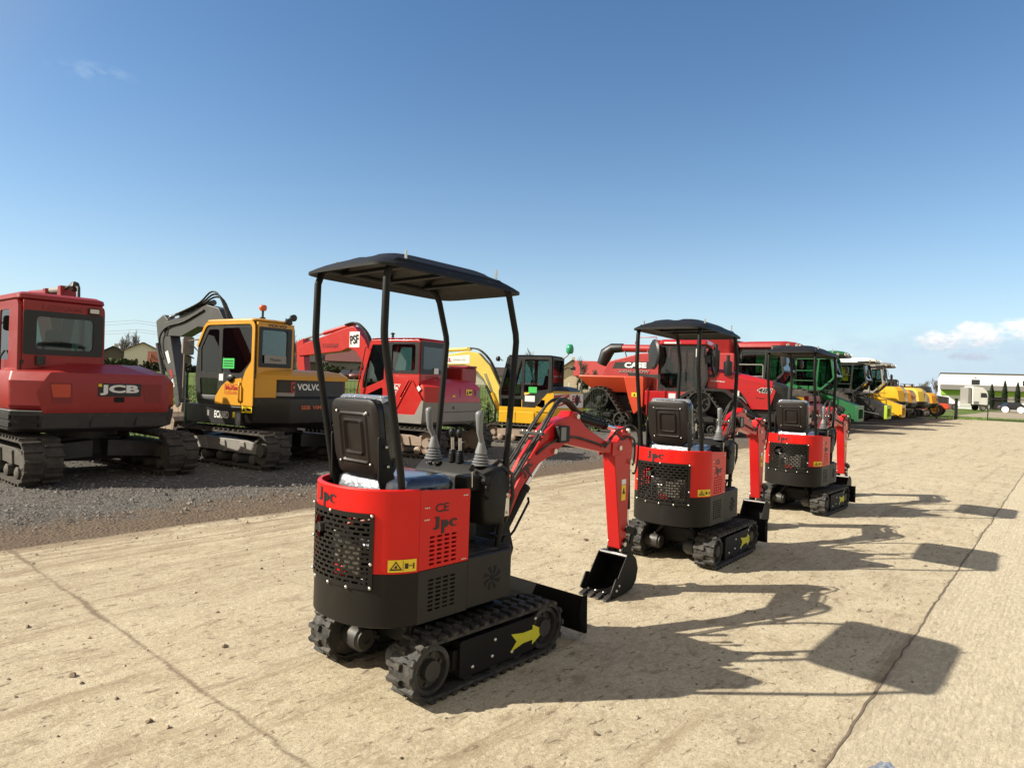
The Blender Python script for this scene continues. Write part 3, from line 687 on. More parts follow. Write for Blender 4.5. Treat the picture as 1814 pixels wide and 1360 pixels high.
    mb = MB(); p = arc_at(ex[0], .04); q = arc_at(ex[0], -.012); mb.tube([(p.x+.1, p.y, ex[1]+.02), (p.x, p.y, ex[1]), (q.x, q.y, ex[1]-.003)], .026, 14); mb.cyl((q.x-.0008, q.y-.0005, ex[1]-.003), (q.x+.004, q.y, ex[1]-.003), .021, n=14, mi=1); mb.build('exhaust_pipe', ['iron', 'dark_hole'], root)
    # logo, warning sticker on the shell
    H_ = .082; u0 = ARC_LEN*.5+.135
    # u grows to the machine's left; the reader behind sees left on the left, so mirror
    wrap(shell, [[(u0-a*H_*1.42, .972+b*H_*.84) for a, b in sh] for sh in jpc_shapes()], 'lettering', 'ink')
    wrap(shell, [[(.012, .662), (.155, .662), (.155, .722), (.012, .722)]], 'warning_sticker', 'sticker_yellow', .003)
    tri_o = [(.085, .672), (.147, .672), (.116, .717)]; tri_i = [(.095, .678), (.137, .678), (.116, .708)]
    wrap(shell, [[tri_o[0], tri_o[1], tri_i[1], tri_i[0]], [tri_o[1], tri_o[2], tri_i[2], tri_i[1]], [tri_o[2], tri_o[0], tri_i[0], tri_i[2]], [(.108, .682), (.124, .682), (.122, .690), (.112, .697)],
                 [(.055, .678), (.072, .678), (.072, .704), (.055, .704)], [(.035, .690), (.052, .690), (.052, .694), (.035, .694)], [(.024, .676), (.031, .676), (.031, .704), (.024, .704)], [(.080, .666), (.082, .666), (.082, .718), (.080, .718)]], 'pictogram', 'ink', .006)
    # ---- side panels
    for s in (-1, 1):
        ua = (1, 0, 0) if s < 0 else (-1, 0, 0); xo = lambda x: x if s < 0 else -x
        def slots(x0, z0, nx, nz_, dx, dz, w, h): return [rrect(xo(x0+i*dx)-w/2, xo(x0+i*dx)+w/2, z0+j*dz, z0+j*dz+h, h*.48, 2) for i in range(nx) for j in range(nz_)]
        mb = MB(); a, b = sorted((xo(-.460), xo(-.117)))
        mb.plate(rpoly([(a, .655), (b, .655), (b, 1.035), (a, 1.055)] if s < 0 else [(a, .655), (b, .655), (b, 1.055), (a, 1.035)], [.004, .004, .012, .004], 2), slots(-.375, .672, 4, 7, .050, .0225, .036, .011), (0, s*.372, 0), ua, (0, 0, 1), .016)
        pn = mb.build('side_panel', 'red_gloss', root, bevel=.002, smooth=0)
        mb = MB(); mb.plate([(a, .388), (b, .388), (b, .651), (a, .651)], slots(-.375, .440, 4, 8, .050, .0215, .036, .011), (0, s*.372, 0), ua, (0, 0, 1), .016)
        lp = mb.build('lower_side_panel', 'deck_black', root, bevel=.002, smooth=0)
        sh = [[(p[0]*.108, p[1]*.062) for p in q] for q in jpc_shapes()]
        mb = MB()
        for q in sh:
            mb.plate([(p[0], p[1]) for p in (q if MB and True else q)], [], (-.365 if s < 0 else -.205, s*.375, .852), ua, (0, 0, 1), .0015)
        mb.build('lettering', 'ink', pn, smooth=0)
        text(pn, 'CE', .090, .044, (-.315, s*.372, .957), ua, (0, 0, 1), 'ink', .012)
        for q, (xx, zz) in enumerate(((-.415, .965), (-.415, .905), (-.15, 1.005), (-.15, .668))):
            mb = MB()
            for d in (-.012, 0, .012): mb.ball((xx+d, s*.373, zz), (.0055, .004, .005), 6)
            mb.build('panel_catch', 'zinc', pn)
    # ---- deck box; flat black shapes paint the dark of the fan cut-out
    deck = rpoly([(-.115, -.372), (.23, -.372), (.30, -.30), (.30, .30), (.23, .372), (-.115, .372)], [.003, .035, .06, .06, .035, .003], 5)
    mb = MB(); mb.loft([[(x, y, z) for x, y in deck] for z in (.395, .655)]+[[(x*.985, y*.985, .662) for x, y in deck]]); dk = mb.build('deck_box', 'deck_black', root, bevel=.004)
    for s in (-1, 1):
        mb = MB(); c = (.075, .525)
        for k in range(8):
            a = 2*PI*k/8; L1 = []; L2 = []
            for i in range(6):
                r = .022+.046*i/5; L1.append((c[0]+r*math.cos(a+.25*i/5), c[1]+r*math.sin(a+.25*i/5))); L2.append((c[0]+r*math.cos(a+.42+.22*i/5), c[1]+r*math.sin(a+.42+.22*i/5)))
            lp_ = L1+L2[::-1]; mb.plate([(x*(-s), z) for x, z in lp_][::(1 if s < 0 else -1)], [], (0, s*.3735, 0), (-s, 0, 0), (0, 0, 1), .002)
        mb.plate([(-s*(c[0]+.016*math.cos(2*PI*k/14)), c[1]+.016*math.sin(2*PI*k/14)) for k in range(14)], [], (0, s*.3735, 0), (-s, 0, 0), (0, 0, 1), .002); mb.build('fan_vent', 'dark_hole', dk, smooth=0)
    mb = MB(); mb.box(-.10, .275, -.33, .33, .663, .668)
    for k in range(16): mb.box(-.09+.022*k, -.08+.022*k, -.31, .31, .668, .671)
    mb.build('floor_mat', 'rubber', dk)
    for s in (-1, 1):
        mb = MB(); mb.tube([(.14, s*.27, .66), (.17, s*.27, .70), (.20, s*.27, .725)], .009); mb.prism(rrect(.17, .27, s*.27-.035, s*.27+.035, .012), .722, .734, 'z'); mb.build('pedal', 'black_plastic', root, bevel=.003)
    # ---- seat
    mb = MB(); pts = [arc_at(u, .03) for u in linspace(.0, ARC_LEN, 40)]; mb.prism([(p.x, p.y) for p in pts]+[(-.13, .35), (-.13, -.35)], .955, .970, 'z'); mb.box(-.14, -.12, -.35, .35, .66, .968); mb.build('engine_deck', 'black_plastic', root)
    mb = MB(); mb.loft([[(x, y, z) for x, y in rrect(-.54+i, -.10-i, -.23+i, .23-i, .07, 5)] for z, i in ((.972, .0), (1.04, -.012), (1.075, 0), (1.092, .03), (1.094, .07))]); seat = mb.build('seat_cushion', 'blue_film', root, smooth=60)
    mb = MB(); mb.loft([[(x, y, z) for x, y in rrect(-.555+i, -.40-i, -.236+i, .236-i, .07, 5)] for z, i in ((1.0, .0), (1.03, -.006), (1.078, 0), (1.098, .03))]); mb.build('seat_wrap', 'film', seat, smooth=60)
    # backrest frame: tilted, local (y, h) plane
    Tb = Matrix.Translation((-.565, 0, 1.10)) @ Matrix.Rotation(R(-8), 4, 'Y')
    def bx(poly, d0, d1, mbx, mi=0):  # poly in (y, h), depth along local x
        return mbx.prism(poly, d0, d1, 'x', mi, Tb)
    bp = rpoly([(-.165, .0), (.165, .0), (.20, .10), (.20, .40), (-.20, .40), (-.20, .10)], [.05, .05, .05, .075, .075, .05], 6)
    mb = MB()
    def ring_loft(loops): mb.loft([[Tb @ Vector((d, y, h)) for y, h in lp] for lp, d in loops])
    def shr(k, off=0): return [(y*k, .2+(h-.2)*k) for y, h in bp]
    ring_loft([(shr(.93), -.012), (bp, -.002), (bp, .03), (shr(.97), .04)]); back = mb.build('backrest_shell', 'seat_shell', root, smooth=40)
    mb = MB()
    def step(w, h0, h1, d, th): return mb.loft([[Tb @ Vector((dd, y, h)) for y, h in rrect(-w+i, w-i, h0+i, h1-i, .02, 3)] for dd, i in ((-.0115, 0), (d, .008), (d-.0005, .012), (-.012+.0002, .02))])
    step(.125, .065, .335, -.020, 0); step(.085, .11, .30, -.0245, 0); mb.build('backrest_pressing', 'seat_shell', back, smooth=25)
    bolts(back, [Tb @ Vector((-.018, y, h)) for y, h in ((-.13, .07), (.13, .07), (-.13, .335), (.13, .335))], .008)
    mb = MB(); ring_loft([(shr(.99), .04), (shr(1.02), .06), (shr(1.01), .10), (shr(.92), .125), (shr(.7), .13)]); mb.build('backrest_cushion', 'vinyl', root, smooth=60)
    mb = MB(); ring_loft([([(y, h) for y, h in rrect(-.185, .185, .36, .405, .025, 4)], .045), ([(y, h) for y, h in rrect(-.188, .188, .36, .412, .025, 4)], .06), ([(y, h) for y, h in rrect(-.18, .18, .36, .408, .025, 4)], .10)]); mb.build('backrest_wrap', 'film', back, smooth=60)
    for s in (-1, 1):
        mb = MB(); mb.plate(rpoly([(.0, -.12), (.10, -.12), (.075, .02), (.045, .20), (.0, .22), (-.01, .10), (-.02, 0)], .012, 2), [], Tb @ Vector((-.01, s*.205, 0)), Tb.to_3x3() @ Vector((1, 0, 0)), Tb.to_3x3() @ Vector((0, 0, 1)), .012*1)
        br = mb.build('seat_bracket', 'black_paint', root, bevel=.002)
        bolts(br, [Tb @ Vector((.025, s*.218, h)) for h in (.06, .16)], (.009, .006, .009))
    # ---- console, joysticks, levers
    pr = rpoly([(.055, .80), (.215, .79), (.235, 1.03), (.205, 1.128), (.12, 1.125), (.045, 1.06), (.03, .92)], [.05, .04, .05, .03, .04, .05, .05], 5)
    mb = MB(); secs = []
    for y, k in ((-.335, .80), (-.325, .93), (-.30, 1), (.27, 1), (.295, .93), (.305, .80)): secs.append([(.135+(x-.135)*k, y, .97+(z-.97)*k) for x, z in pr])
    mb.loft(secs); con = mb.build('control_console', 'black_plastic', root, smooth=50)
    mb = MB(); mb.box(.07, .19, -.13, .13, .66, .83); mb.build('console_pedestal', 'black_plastic', root, bevel=.02)
    mb = MB(); mb.lathe([(.0, 0), (.02, 0), (.026, .004), (.026, .009), (0, .01)], (.085, .19, 1.108), (-.35, 0, .93), 14); mb.lathe([(.0, 0), (.02, 0), (.026, .004), (.026, .009), (0, .01)], (.085, .13, 1.108), (-.35, 0, .93), 14); mb.build('gauge', 'chrome', con)
    def bellows(mb, x, y, z, r0, r1, h, n):
        pf = []
        for i in range(n):
            r = r0+(r1-r0)*i/(n-1); z0 = h*i/n; pf += [(r*.80, z0), (r, z0+h/n*.3), (r*1.0, z0+h/n*.6), (r*.78, z0+h/n*.95)]
        mb.lathe([(0, 0)]+pf+[(0, h)], (x, y, z), (0, 0, 1), 18)
    for s, yy in ((1, .205), (-1, -.205)):
        mb = MB(); bellows(mb, .125, yy, 1.122, .056, .034, .080, 5)
        mb.lathe([(.036, 0), (.034, .012), (.022, .05), (.016, .075), (0, .075)], (.125, yy, 1.195), (0, 0, 1), 16)
        js = mb.build('joystick', 'grey_grip', root, smooth=50)
        mb = MB(); mb.tube([(.125, yy, 1.235), (.118, yy+.004*s, 1.275), (.098, yy+.010*s, 1.315), (.092, yy+.012*s, 1.36), (.090, yy+.012*s, 1.415), (.088, yy+.012*s, 1.432), (.087, yy+.012*s, 1.440)], [.014, .0155, .018, .0205, .024, .022, .010], 14); mb.build('grip', 'grey_grip', js, smooth=60)
    for yy in (.035, -.03):
        mb = MB(); bellows(mb, .125, yy, 1.122, .028, .022, .075, 6); lv = mb.build('blade_lever', 'black_plastic', root, smooth=50)
        mb = MB(); mb.cyl((.125, yy, 1.19), (.118, yy, 1.285), .010, n=10); mb.build('lever_rod', 'zinc', lv)
        mb = MB(); mb.lathe([(0, 0), (.012, 0), (.019, .015), (.021, .034), (.014, .05), (0, .056)], (.118, yy, 1.27), (-.05, 0, 1), 14); mb.build('lever_knob', 'black_plastic', lv, smooth=60)
    # throttle box and key switch right of the seat
    mb = MB(); mb.box(-.07, .05, -.30, -.19, 1.0, 1.085); mb.box(-.30, -.06, -.33, -.245, .97, 1.015); tb = mb.build('throttle_box', 'black_plastic', root, bevel=.014)
    mb = MB(); mb.cyl((-.05, -.315, 1.03), (-.065, -.325, 1.125), .005, n=8); mb.build('throttle_lever', 'zinc', tb)
    mb = MB()
    for k in range(8): a = k*PI/4; mb.ball((-.066+.012*math.cos(a), -.325, 1.137+.012*math.sin(a)), .0095, 8)
    mb.ball((-.066, -.325, 1.137), .014, 10); mb.build('star_knob', 'black_plastic', tb)
    mb = MB(); mb.tube([(.03, -.26, 1.10), (.055, -.315, 1.07), (.035, -.345, 1.03), (.02, -.345, .985), (.05, -.34, .96), (.03, -.33, 1.0)], .010); mb.ball((.03, -.335, 1.06), .022, 8); mb.ball((.05, -.345, 1.02), .02, 8); mb.build('key_bunch', 'black_plastic', con)
    mb = MB(); mb.tube([(.18, -.22, 1.10), (.21, -.27, 1.15), (.25, -.30, 1.14), (.28, -.28, 1.02), (.28, -.25, .85)], .012); mb.tube([(.16, -.25, 1.10), (.19, -.31, 1.13), (.25, -.34, 1.08), (.27, -.33, .95), (.26, -.29, .8)], .012); mb.build('console_hose', 'rubber', con)
    # ---- canopy and its posts
    for s in (-1, 1):
        mb = MB(); mb.tube([(-.515, s*.30, .99), (-.535, s*.30, 1.14), (-.655, s*.30, 1.765), (-.663, s*.30, 1.80), (-.665, s*.30, 1.84), (-.662, s*.30, 2.10), (-.64, s*.30, 2.165)], .0185, 14); po = mb.build('rear_post', 'black_paint', root)
        mb = MB(); mb.box(-.55, -.46, s*.30-.035, s*.30+.035, .97, .985); mb.build('post_foot', 'black_paint', po, bevel=.003)
        mb = MB(); mb.tube([(.185, s*.30, .665), (.215, s*.30, .86), (.285, s*.30, 1.80), (.288, s*.30, 1.845), (.282, s*.30, 1.89), (.215, s*.30, 2.10), (.185, s*.30, 2.145)], .0185, 14); po = mb.build('front_post', 'black_paint', root)
        mb = MB()
        for z in (.86, .95): mb.ball((.232, s*.323, z), .010, 8)
        mb.box(.19, .25, s*.318-.006, s*.318+.006, .84, .97)
        mb.build('post_bracket', 'zinc', po)
        mb = MB(); mb.tube([(-.64, s*.30, 2.165), (-.60, s*.30, 2.185), (.12, s*.30, 2.168), (.185, s*.30, 2.145)], .0165, 10); mb.build('roof_rail', 'black_paint', root)
    mb = MB()
    for x in (-.5, -.2, .08): mb.box(x-.02, x+.02, -.30, .30, 2.165, 2.185)
    mb.build('roof_brace', 'black_paint', root, bevel=.004)
    def roof_z(a, b, low=0):
        m_ = max(abs(a), abs(b)); z = 2.146+.072*(1-m_**4.2)+.026*(1-b*b)*(1-a**4)
        rib = .011/(1+math.exp((abs(abs(b)-.42)-.24)*60))/(1+math.exp((abs(a)-.68)*60))
        return z+(rib if not low else rib*.7)-.012*a
    def roof_xy(a, b):
        # rounded-rectangle plan
        x = a; y = b; m_ = max(abs(a), abs(b)); k = (abs(a)**9+abs(b)**9)**(1/9); f = m_/k if k > 1e-9 else 1
        return -.212+.525*x*f, .352*y*f
    n = 34; mb = MB(); vs = []
    for t in (0, 1):
        for i in range(n+1):
            for j in range(n+1):
                a, b = -1+2*i/n, -1+2*j/n; x, y = roof_xy(a, b); vs.append((x, y, roof_z(a, b, t)-(.014 if t else 0)))
    K = (n+1)**2; fs = []
    for i in range(n):
        for j in range(n):
            q = i*(n+1)+j; fs += [(q, q+n+1, q+n+2, q+1), (q+K, q+K+1, q+K+n+2, q+K+n+1)]
    for i in range(n):
        for q, d in ((i, 1), (n*(n+1)+i, 1)): fs.append((q, q+1, q+1+K, q+K))
        for q in (i*(n+1), i*(n+1)+n): fs.append((q, q+n+1, q+n+1+K, q+K))
    mb.add(vs, fs); cn = mb.build('canopy', 'black_plastic', root, smooth=55)
    for x, y in ((-.55, -.30), (.10, -.30), (-.55, .30), (.10, .30)): mb = MB(); mb.cyl((x, y, 2.19), (x, y, 2.240), .007, n=8); mb.build('canopy_bolt', 'zinc', cn)
    # ---- swing post, boom, arm, bucket
    mb = MB(); mb.prism(rpoly([(.26, .36), (.40, .36), (.50, .42), (.56, .56), (.50, .74), (.40, .78), (.34, .60), (.26, .58)], .03, 3), -.10, .10, 'y'); mb.cyl((.34, 0, .33), (.34, 0, .64), .075); mb.cyl((.47, -.115, .62), (.47, .115, .62), .035); mb.cyl((.42, -.115, .72), (.42, .115, .72), .03); mb.build('swing_post', 'black_paint', root, bevel=.008)
    bo = rpoly([(.40, .66), (.44, .62), (.50, .66), (.65, .905), (.735, 1.0), (.84, 1.075), (.93, 1.11), (1.015, 1.128), (1.05, 1.165), (1.12, 1.195), (1.455, 1.135), (1.76, 1.085), (1.80, 1.10), (1.82, 1.15), (1.79, 1.18), (1.62, 1.195), (1.40, 1.285), (1.30, 1.345), (1.255, 1.415), (1.195, 1.425), (1.15, 1.385), (1.08, 1.372), (.985, 1.345), (.90, 1.285), (.735, 1.11), (.60, .925), (.42, .74)], [.02, .02, .02, .05, .05, .05, .03, .02, .02, .03, .05, .03, .02, .02, .02, .04, .06, .06, .02, .03, .03, .04, .05, .05, .05, .05, .03], 3)
    mb = MB(); mb.prism(bo, -.055, .055, 'y')
    for s in (-1, 1): mb.prism([(1.70, 1.07), (1.83, 1.09), (1.84, 1.16), (1.70, 1.19)], s*.055, s*.066, 'y')
    boom = mb.build('boom', 'red_boom', root, bevel=.006)
    for (x, z) in ((1.235, 1.385), (1.80, 1.135), (.99, 1.15), (.46, .68)): mb = MB(); mb.cyl((x, -.075, z), (x, .075, z), .018, n=12); mb.build('pivot_pin', 'zinc', boom)
    shp = [[(p[0]*.10*.8, p[1]*.10) for p in q] for q in jpc_shapes()]; mb = MB(); d = Vector((.50, 0, .60)).normalized(); e = Vector((-d.z, 0, d.x))
    for q in shp: mb.plate(q, [], Vector((.70, -.058, .99))+Vector((0, 0, 0)), d, e, .001)
    mb.build('lettering', 'ink', boom, smooth=0)
    mb = MB(); mb.prism(rrect(.985, 1.10, 1.21, 1.325, .012), -.105, -.058, 'y'); wl = mb.build('work_lamp', 'black_plastic', boom, bevel=.004)
    sticker(wl, rrect(1.0, 1.055, 1.225, 1.315, .008), (0, -.105, 0), (1, 0, 0), (0, 0, 1), 'grey_grip').name = 'lamp_label'
    mb = MB(); mb.cyl((.50, -.0, .60), (.735, 0, .905), .040); mb.lathe([(.0, 0), (.046, 0), (.046, .03), (0, .03)], (.735, 0, .905), (.235, 0, .305), 16); mb.tube([(.56, -.05, .62), (.60, -.06, .66), (.735, -.06, .83), (.745, -.045, .855)], .008); lc = mb.build('boom_cylinder', 'black_paint', root, smooth=40)
    mb = MB(); mb.cyl((.735, 0, .905), (.97, 0, 1.14), .020); mb.build('piston_rod', 'chrome', lc)
    mb = MB(); mb.cyl((1.265, 0, 1.385), (1.65, 0, 1.312), .030); mb.lathe([(.0, 0), (.035, 0), (.035, .025), (0, .025)], (1.65, 0, 1.312), (.385, 0, -.073), 14); mb.tube([(1.30, -.035, 1.40), (1.33, -.035, 1.41), (1.62, -.035, 1.355), (1.64, -.03, 1.335)], .007); ac = mb.build('arm_cylinder', 'black_paint', root, smooth=40)
    mb = MB(); mb.cyl((1.65, 0, 1.312), (1.90, 0, 1.265), .017); mb.build('piston_rod', 'chrome', ac)
    arm = rpoly([(1.865, .335), (1.94, .335), (1.955, .50), (1.97, .95), (2.00, 1.10), (1.985, 1.20), (1.93, 1.285), (1.87, 1.30), (1.84, 1.25), (1.80, 1.20), (1.745, 1.16), (1.745, 1.06)], [.02, .02, .06, .04, .05, .03, .025, .025, .02, .03, .03, .03], 3)
    mb = MB(); mb.prism(arm, -.056, .056, 'y'); ar = mb.build('arm', 'red_boom', root, bevel=.006)
    for (x, z) in ((1.90, 1.268), (1.795, 1.135), (1.955, 1.02), (1.905, .375), (1.925, .50)): mb = MB(); mb.cyl((x, -.078, z), (x, .078, z), .019, n=12); mb.build('pivot_pin', 'zinc', ar)
    sticker(ar, rrect(1.855, 1.915, .72, .84, .004), (0, -.056, 0), (1, 0, 0), (0, 0, 1), 'sticker_yellow').name = 'warning_sticker'
    sticker(ar, rrect(1.855, 1.915, .845, .885, .004), (0, -.056, 0), (1, 0, 0), (0, 0, 1), 'white_letter').name = 'maker_plate'
    sticker(ar, [(1.865, .77), (1.905, .77), (1.885, .82)], (0, -.058, 0), (1, 0, 0), (0, 0, 1), 'ink').name = 'pictogram'
    mb = MB(); mb.cyl((2.005, 0, 1.00), (2.03, 0, .63), .028); mb.box(1.96, 2.02, -.02, .02, .98, 1.03); bc = mb.build('bucket_cylinder', 'black_paint', root, smooth=40)
    mb = MB(); mb.cyl((2.03, 0, .63), (2.048, 0, .45), .015); mb.build('piston_rod', 'chrome', bc)
    mb = MB()
    for s in (-1, 1): mb.prism(rpoly([(1.885, .49), (1.93, .52), (2.075, .475), (2.075, .43), (2.04, .42)], .015, 2), s*.066, s*.080, 'y'); mb.prism(rpoly([(2.03, .45), (2.075, .46), (2.01, .27), (1.965, .27)], .015, 2), s*.045, s*.060, 'y')
    mb.cyl((2.05, -.085, .45), (2.05, .085, .45), .022, n=12); mb.build('bucket_link', 'black_paint', root, bevel=.003)
    # bucket: curved sheet between two cheeks, mouth toward the machine
    prof = [(1.85, .305), (1.93, .305), (1.985, .26), (2.012, .18), (1.99, .09), (1.93, .035), (1.85, .018), (1.77, .014), (1.72, .016), (1.68, .018)]
    P2 = rpoly(prof, [0, .03, .04, .05, .05, .05, .04, .03, .02, 0], 4)
    inn = [(1.86+(x-1.86)*.94, .15+(z-.15)*.93) for x, z in P2]
    mb = MB(); mb.prism(P2+inn[::-1], -.125, .125, 'y')
    cheek = P2+[(1.665, .035), (1.70, .10), (1.77, .20)]
    for s in (-1, 1): mb.prism(cheek, s*.125, s*.134, 'y')
    mb.box(1.645, 1.73, -.137, .137, .010, .024)
    for s in (-1, 1): mb.prism(rpoly([(1.62, .05), (1.68, .02), (1.77, .05), (1.74, .15), (1.69, .16)], .015, 2), s*.134, s*.146, 'y')
    for yy in (-.03, .03):
        for xx in (1.84, ): mb.prism(rpoly([(1.86, .29), (1.90, .41), (1.94, .42), (2.005, .32), (2.01, .25), (1.96, .25)], .015, 2), yy*2.2-.008, yy*2.2+.008, 'y')
    bk = mb.build('bucket', 'black_paint', root, bevel=.003)
    mb = MB(); mb.cyl((1.862, -.125, .298), (1.862, .125, .298), .013, n=10); mb.build('cross_tube', 'steel', bk)
    for k in range(4):
        yy = -.108+.072*k; mb = MB(); mb.prism([(1.71, .034), (1.65, .036), (1.585, .014), (1.585, .006), (1.65, .002), (1.71, .006)], yy-.021, yy+.021, 'y'); tt = mb.build('bucket_tooth', 'iron', bk, bevel=.003)
    bolts(bk, [(x, yy, z) for yy in (-.148, .148) for x, z in ((1.69, .07), (1.725, .10))]+[(1.685, -.108+.072*k, .034) for k in range(4)], .011)
    # hoses over the boom
    HP = []
    for k in range(5):
        y = -.062+.012*k if k < 3 else -.05+.022*k; o = .012*(k % 2)
        HP.append([(.36, y*1.5, .74), (.46, y*1.6, .90+o), (.62, y*1.3, 1.06+o), (.78, y*1.3, 1.235+o), (.88, y*1.2, 1.345+o), (1.0, y*.9, 1.46+o*1.5), (1.10, y*.6, 1.50+o), (1.20, y*.5, 1.475+o), (1.285, y*.5, 1.425+.5*o), (1.34, y*.5, 1.41)])
    HP.append([(1.0, -.065, 1.22), (1.2, -.067, 1.24), (1.45, -.067, 1.19), (1.58, -.067, 1.165), (1.66, -.07, 1.22), (1.74, -.07, 1.245), (1.82, -.072, 1.20), (1.90, -.075, 1.22), (2.0, -.07, 1.18), (2.04, -.05, 1.05), (2.03, -.04, .98)])
    HP.append([(1.58, -.072, 1.15), (1.64, -.078, 1.20), (1.72, -.08, 1.27), (1.80, -.08, 1.285), (1.92, -.085, 1.31), (2.03, -.08, 1.24), (2.075, -.06, 1.05), (2.06, -.05, .93), (2.03, -.045, .92)])
    HP.append([(.80, -.06, 1.14), (.90, -.075, 1.20), (1.0, -.08, 1.235)])
    for p in HP: mb = MB(); mb.tube(spline(p), .0085, 8); mb.build('hydraulic_hose', 'rubber', root, smooth=60)
    for x, z in ((.815, 1.273), (.455, .872)):
        mb = MB(); mb.box(x-.015, x+.015, -.10, .10, z-.011, z+.011); hc = mb.build('hose_clamp', 'iron', root, bevel=.003)
        bolts(hc, [(x, y, z+.014) for y in (-.08, -.04, .04, .08)], .010)
    return root
mini = make_mini(); GM = 'red mini excavators parked in line on the concrete'
tag(mini, 'nearest red mini excavator with black canopy, whole yellow arrow on its near track', group=GM)
m2 = copy_tree(mini); m2.location = (1.806, 6.659, 0); m2.rotation_euler.z = R(90-38.2); tag(m2, 'middle one of three red mini excavators with black canopy, between the nearest and farthest')
m3 = copy_tree(mini); m3.location = (4.142, 9.529, 0); m3.rotation_euler.z = R(90-40.6); tag(m3, 'farthest of three red mini excavators, small, standing in front of the green harvester')
# ------------------------------------------------------------------ larger excavators parked along the fence
def face(mb, side, pos, outer, holes, t, mi=0):
    if side == 'L': o, ua, k = (0, pos, 0), (-1, 0, 0), -1
    elif side == 'R': o, ua, k = (0, pos, 0), (1, 0, 0), 1
    elif side == 'B': o, ua, k = (pos, 0, 0), (0, -1, 0), -1
    else: o, ua, k = (pos, 0, 0), (0, 1, 0), 1
    f = lambda lp: [(a*k, b) for a, b in lp]
    return mb.plate(f(outer), [f(h) for h in holes], o, ua, (0, 0, 1), t, mi)
def uvec(side): return {'L': (-1, 0, 0), 'R': (1, 0, 0), 'B': (0, -1, 0), 'F': (0, 1, 0)}[side]
def decal(parent, side, pos, poly, m, name='sticker', lift=.004):
    mb = MB(); sg = {'L': 1, 'R': -1, 'B': -1, 'F': 1}[side]; face(mb, side, pos+sg*lift, poly, [], .002); return mb.build(name, m, parent, smooth=0)
def label_on(parent, side, pos, txt, a, z, w, h, m, bold=.02, name='lettering', lift=.007):
    o = (a, pos, z) if side in 'LR' else (pos, a, z)
    return text(parent, txt, w, h, o, uvec(side), (0, 0, 1), m, bold, name, lift)
def tail(xr, hw, c, xf, r=.12, z=0): return [(x, y, z) for x, y in rpoly([(xf, -hw), (xr+c, -hw), (xr, -hw+c), (xr, hw-c), (xr+c, hw), (xf, hw)], [.02, r, r, r, r, .02], 5)]
def big_track(root, y, L_, h, w, m='rubber_old', frame='iron_dusty', nl=46, roller='iron_dusty'):
    lug = .035; r = h/2-lug; zc = h/2; xr, xf = -L_/2+h/2, L_/2-h/2; y0, y1 = y-w/2, y+w/2
    mb = MB(); po = stad(xr, xf, zc, r); pi_ = stad(xr, xf, zc, r-.035); secs = [[(p[0], yy, p[1]) for p in P] for P, yy in ((pi_, y0), (po, y0), (po, y1), (pi_, y1), (pi_, y0))]; mb.loft(secs, 0, False)
    for k in range(nl):
        x, z, nx, nn = stad_at(xr, xf, zc, r, k/nl); t = Vector((nn, 0, -nx)); q = Vector((nx, 0, nn)); c = Vector((x, 0, z)); d = .026
        for ya, yb, o in ((y0-.005, y-.02, 0), (y+.02, y1+.005, .5)):
            x, z, nx, nn = stad_at(xr, xf, zc, r, (k+o)/nl); t = Vector((nn, 0, -nx)); q = Vector((nx, 0, nn)); c = Vector((x, 0, z))
            vs = [c+t*e*dd+q*hh+Vector((0, yy, 0)) for hh, dd in ((-.005, d), (lug, d*.7)) for yy in (ya, yb) for e in (-1, 1)]
            mb.add(vs, [(4, 5, 7, 6), (0, 1, 5, 4), (2, 6, 7, 3), (0, 4, 6, 2), (1, 3, 7, 5)])
    tr = mb.build('track', m, root, smooth=30)
    for xx, nm in ((xr, 'sprocket'), (xf, 'idler_wheel')):
        mb = MB(); rr = r-.05; mb.lathe([(0, -w*.3), (rr, -w*.3), (rr, w*.3), (rr*.8, w*.32), (rr*.75, w*.22), (rr*.45, w*.22), (rr*.4, w*.40), (0, w*.40)], (xx, y, zc), (0, 1 if y > 0 else -1, 0), 20); mb.build(nm, roller, tr)
    for k in range(5):
        xx = xr+.22+(xf-xr-.44)*k/4; mb = MB(); mb.lathe([(0, -w*.38), (.085, -w*.38), (.085, w*.38), (.05, w*.42), (0, w*.42)], (xx, y, .035+.035+.085), (0, 1, 0), 12); mb.build('track_roller', roller, tr)
    mb = MB(); mb.prism(rpoly([(xr+.12, zc-.07), (xf-.12, zc-.07), (xf-.12, zc+.10), (xf-.5, zc+.15), (xr+.4, zc+.15), (xr+.12, zc+.10)], .02, 2), y-w*.34, y+w*.34, 'y')
    for k in range(3): mb.prism([(xr+.4+.55*k, zc-.07), (xr+.62+.55*k, zc-.07), (xr+.56+.55*k, zc+.12), (xr+.44+.55*k, zc+.12)], y-w*.40, y+w*.40, 'y')
    mb.build('track_frame', frame, root, bevel=.008); return tr
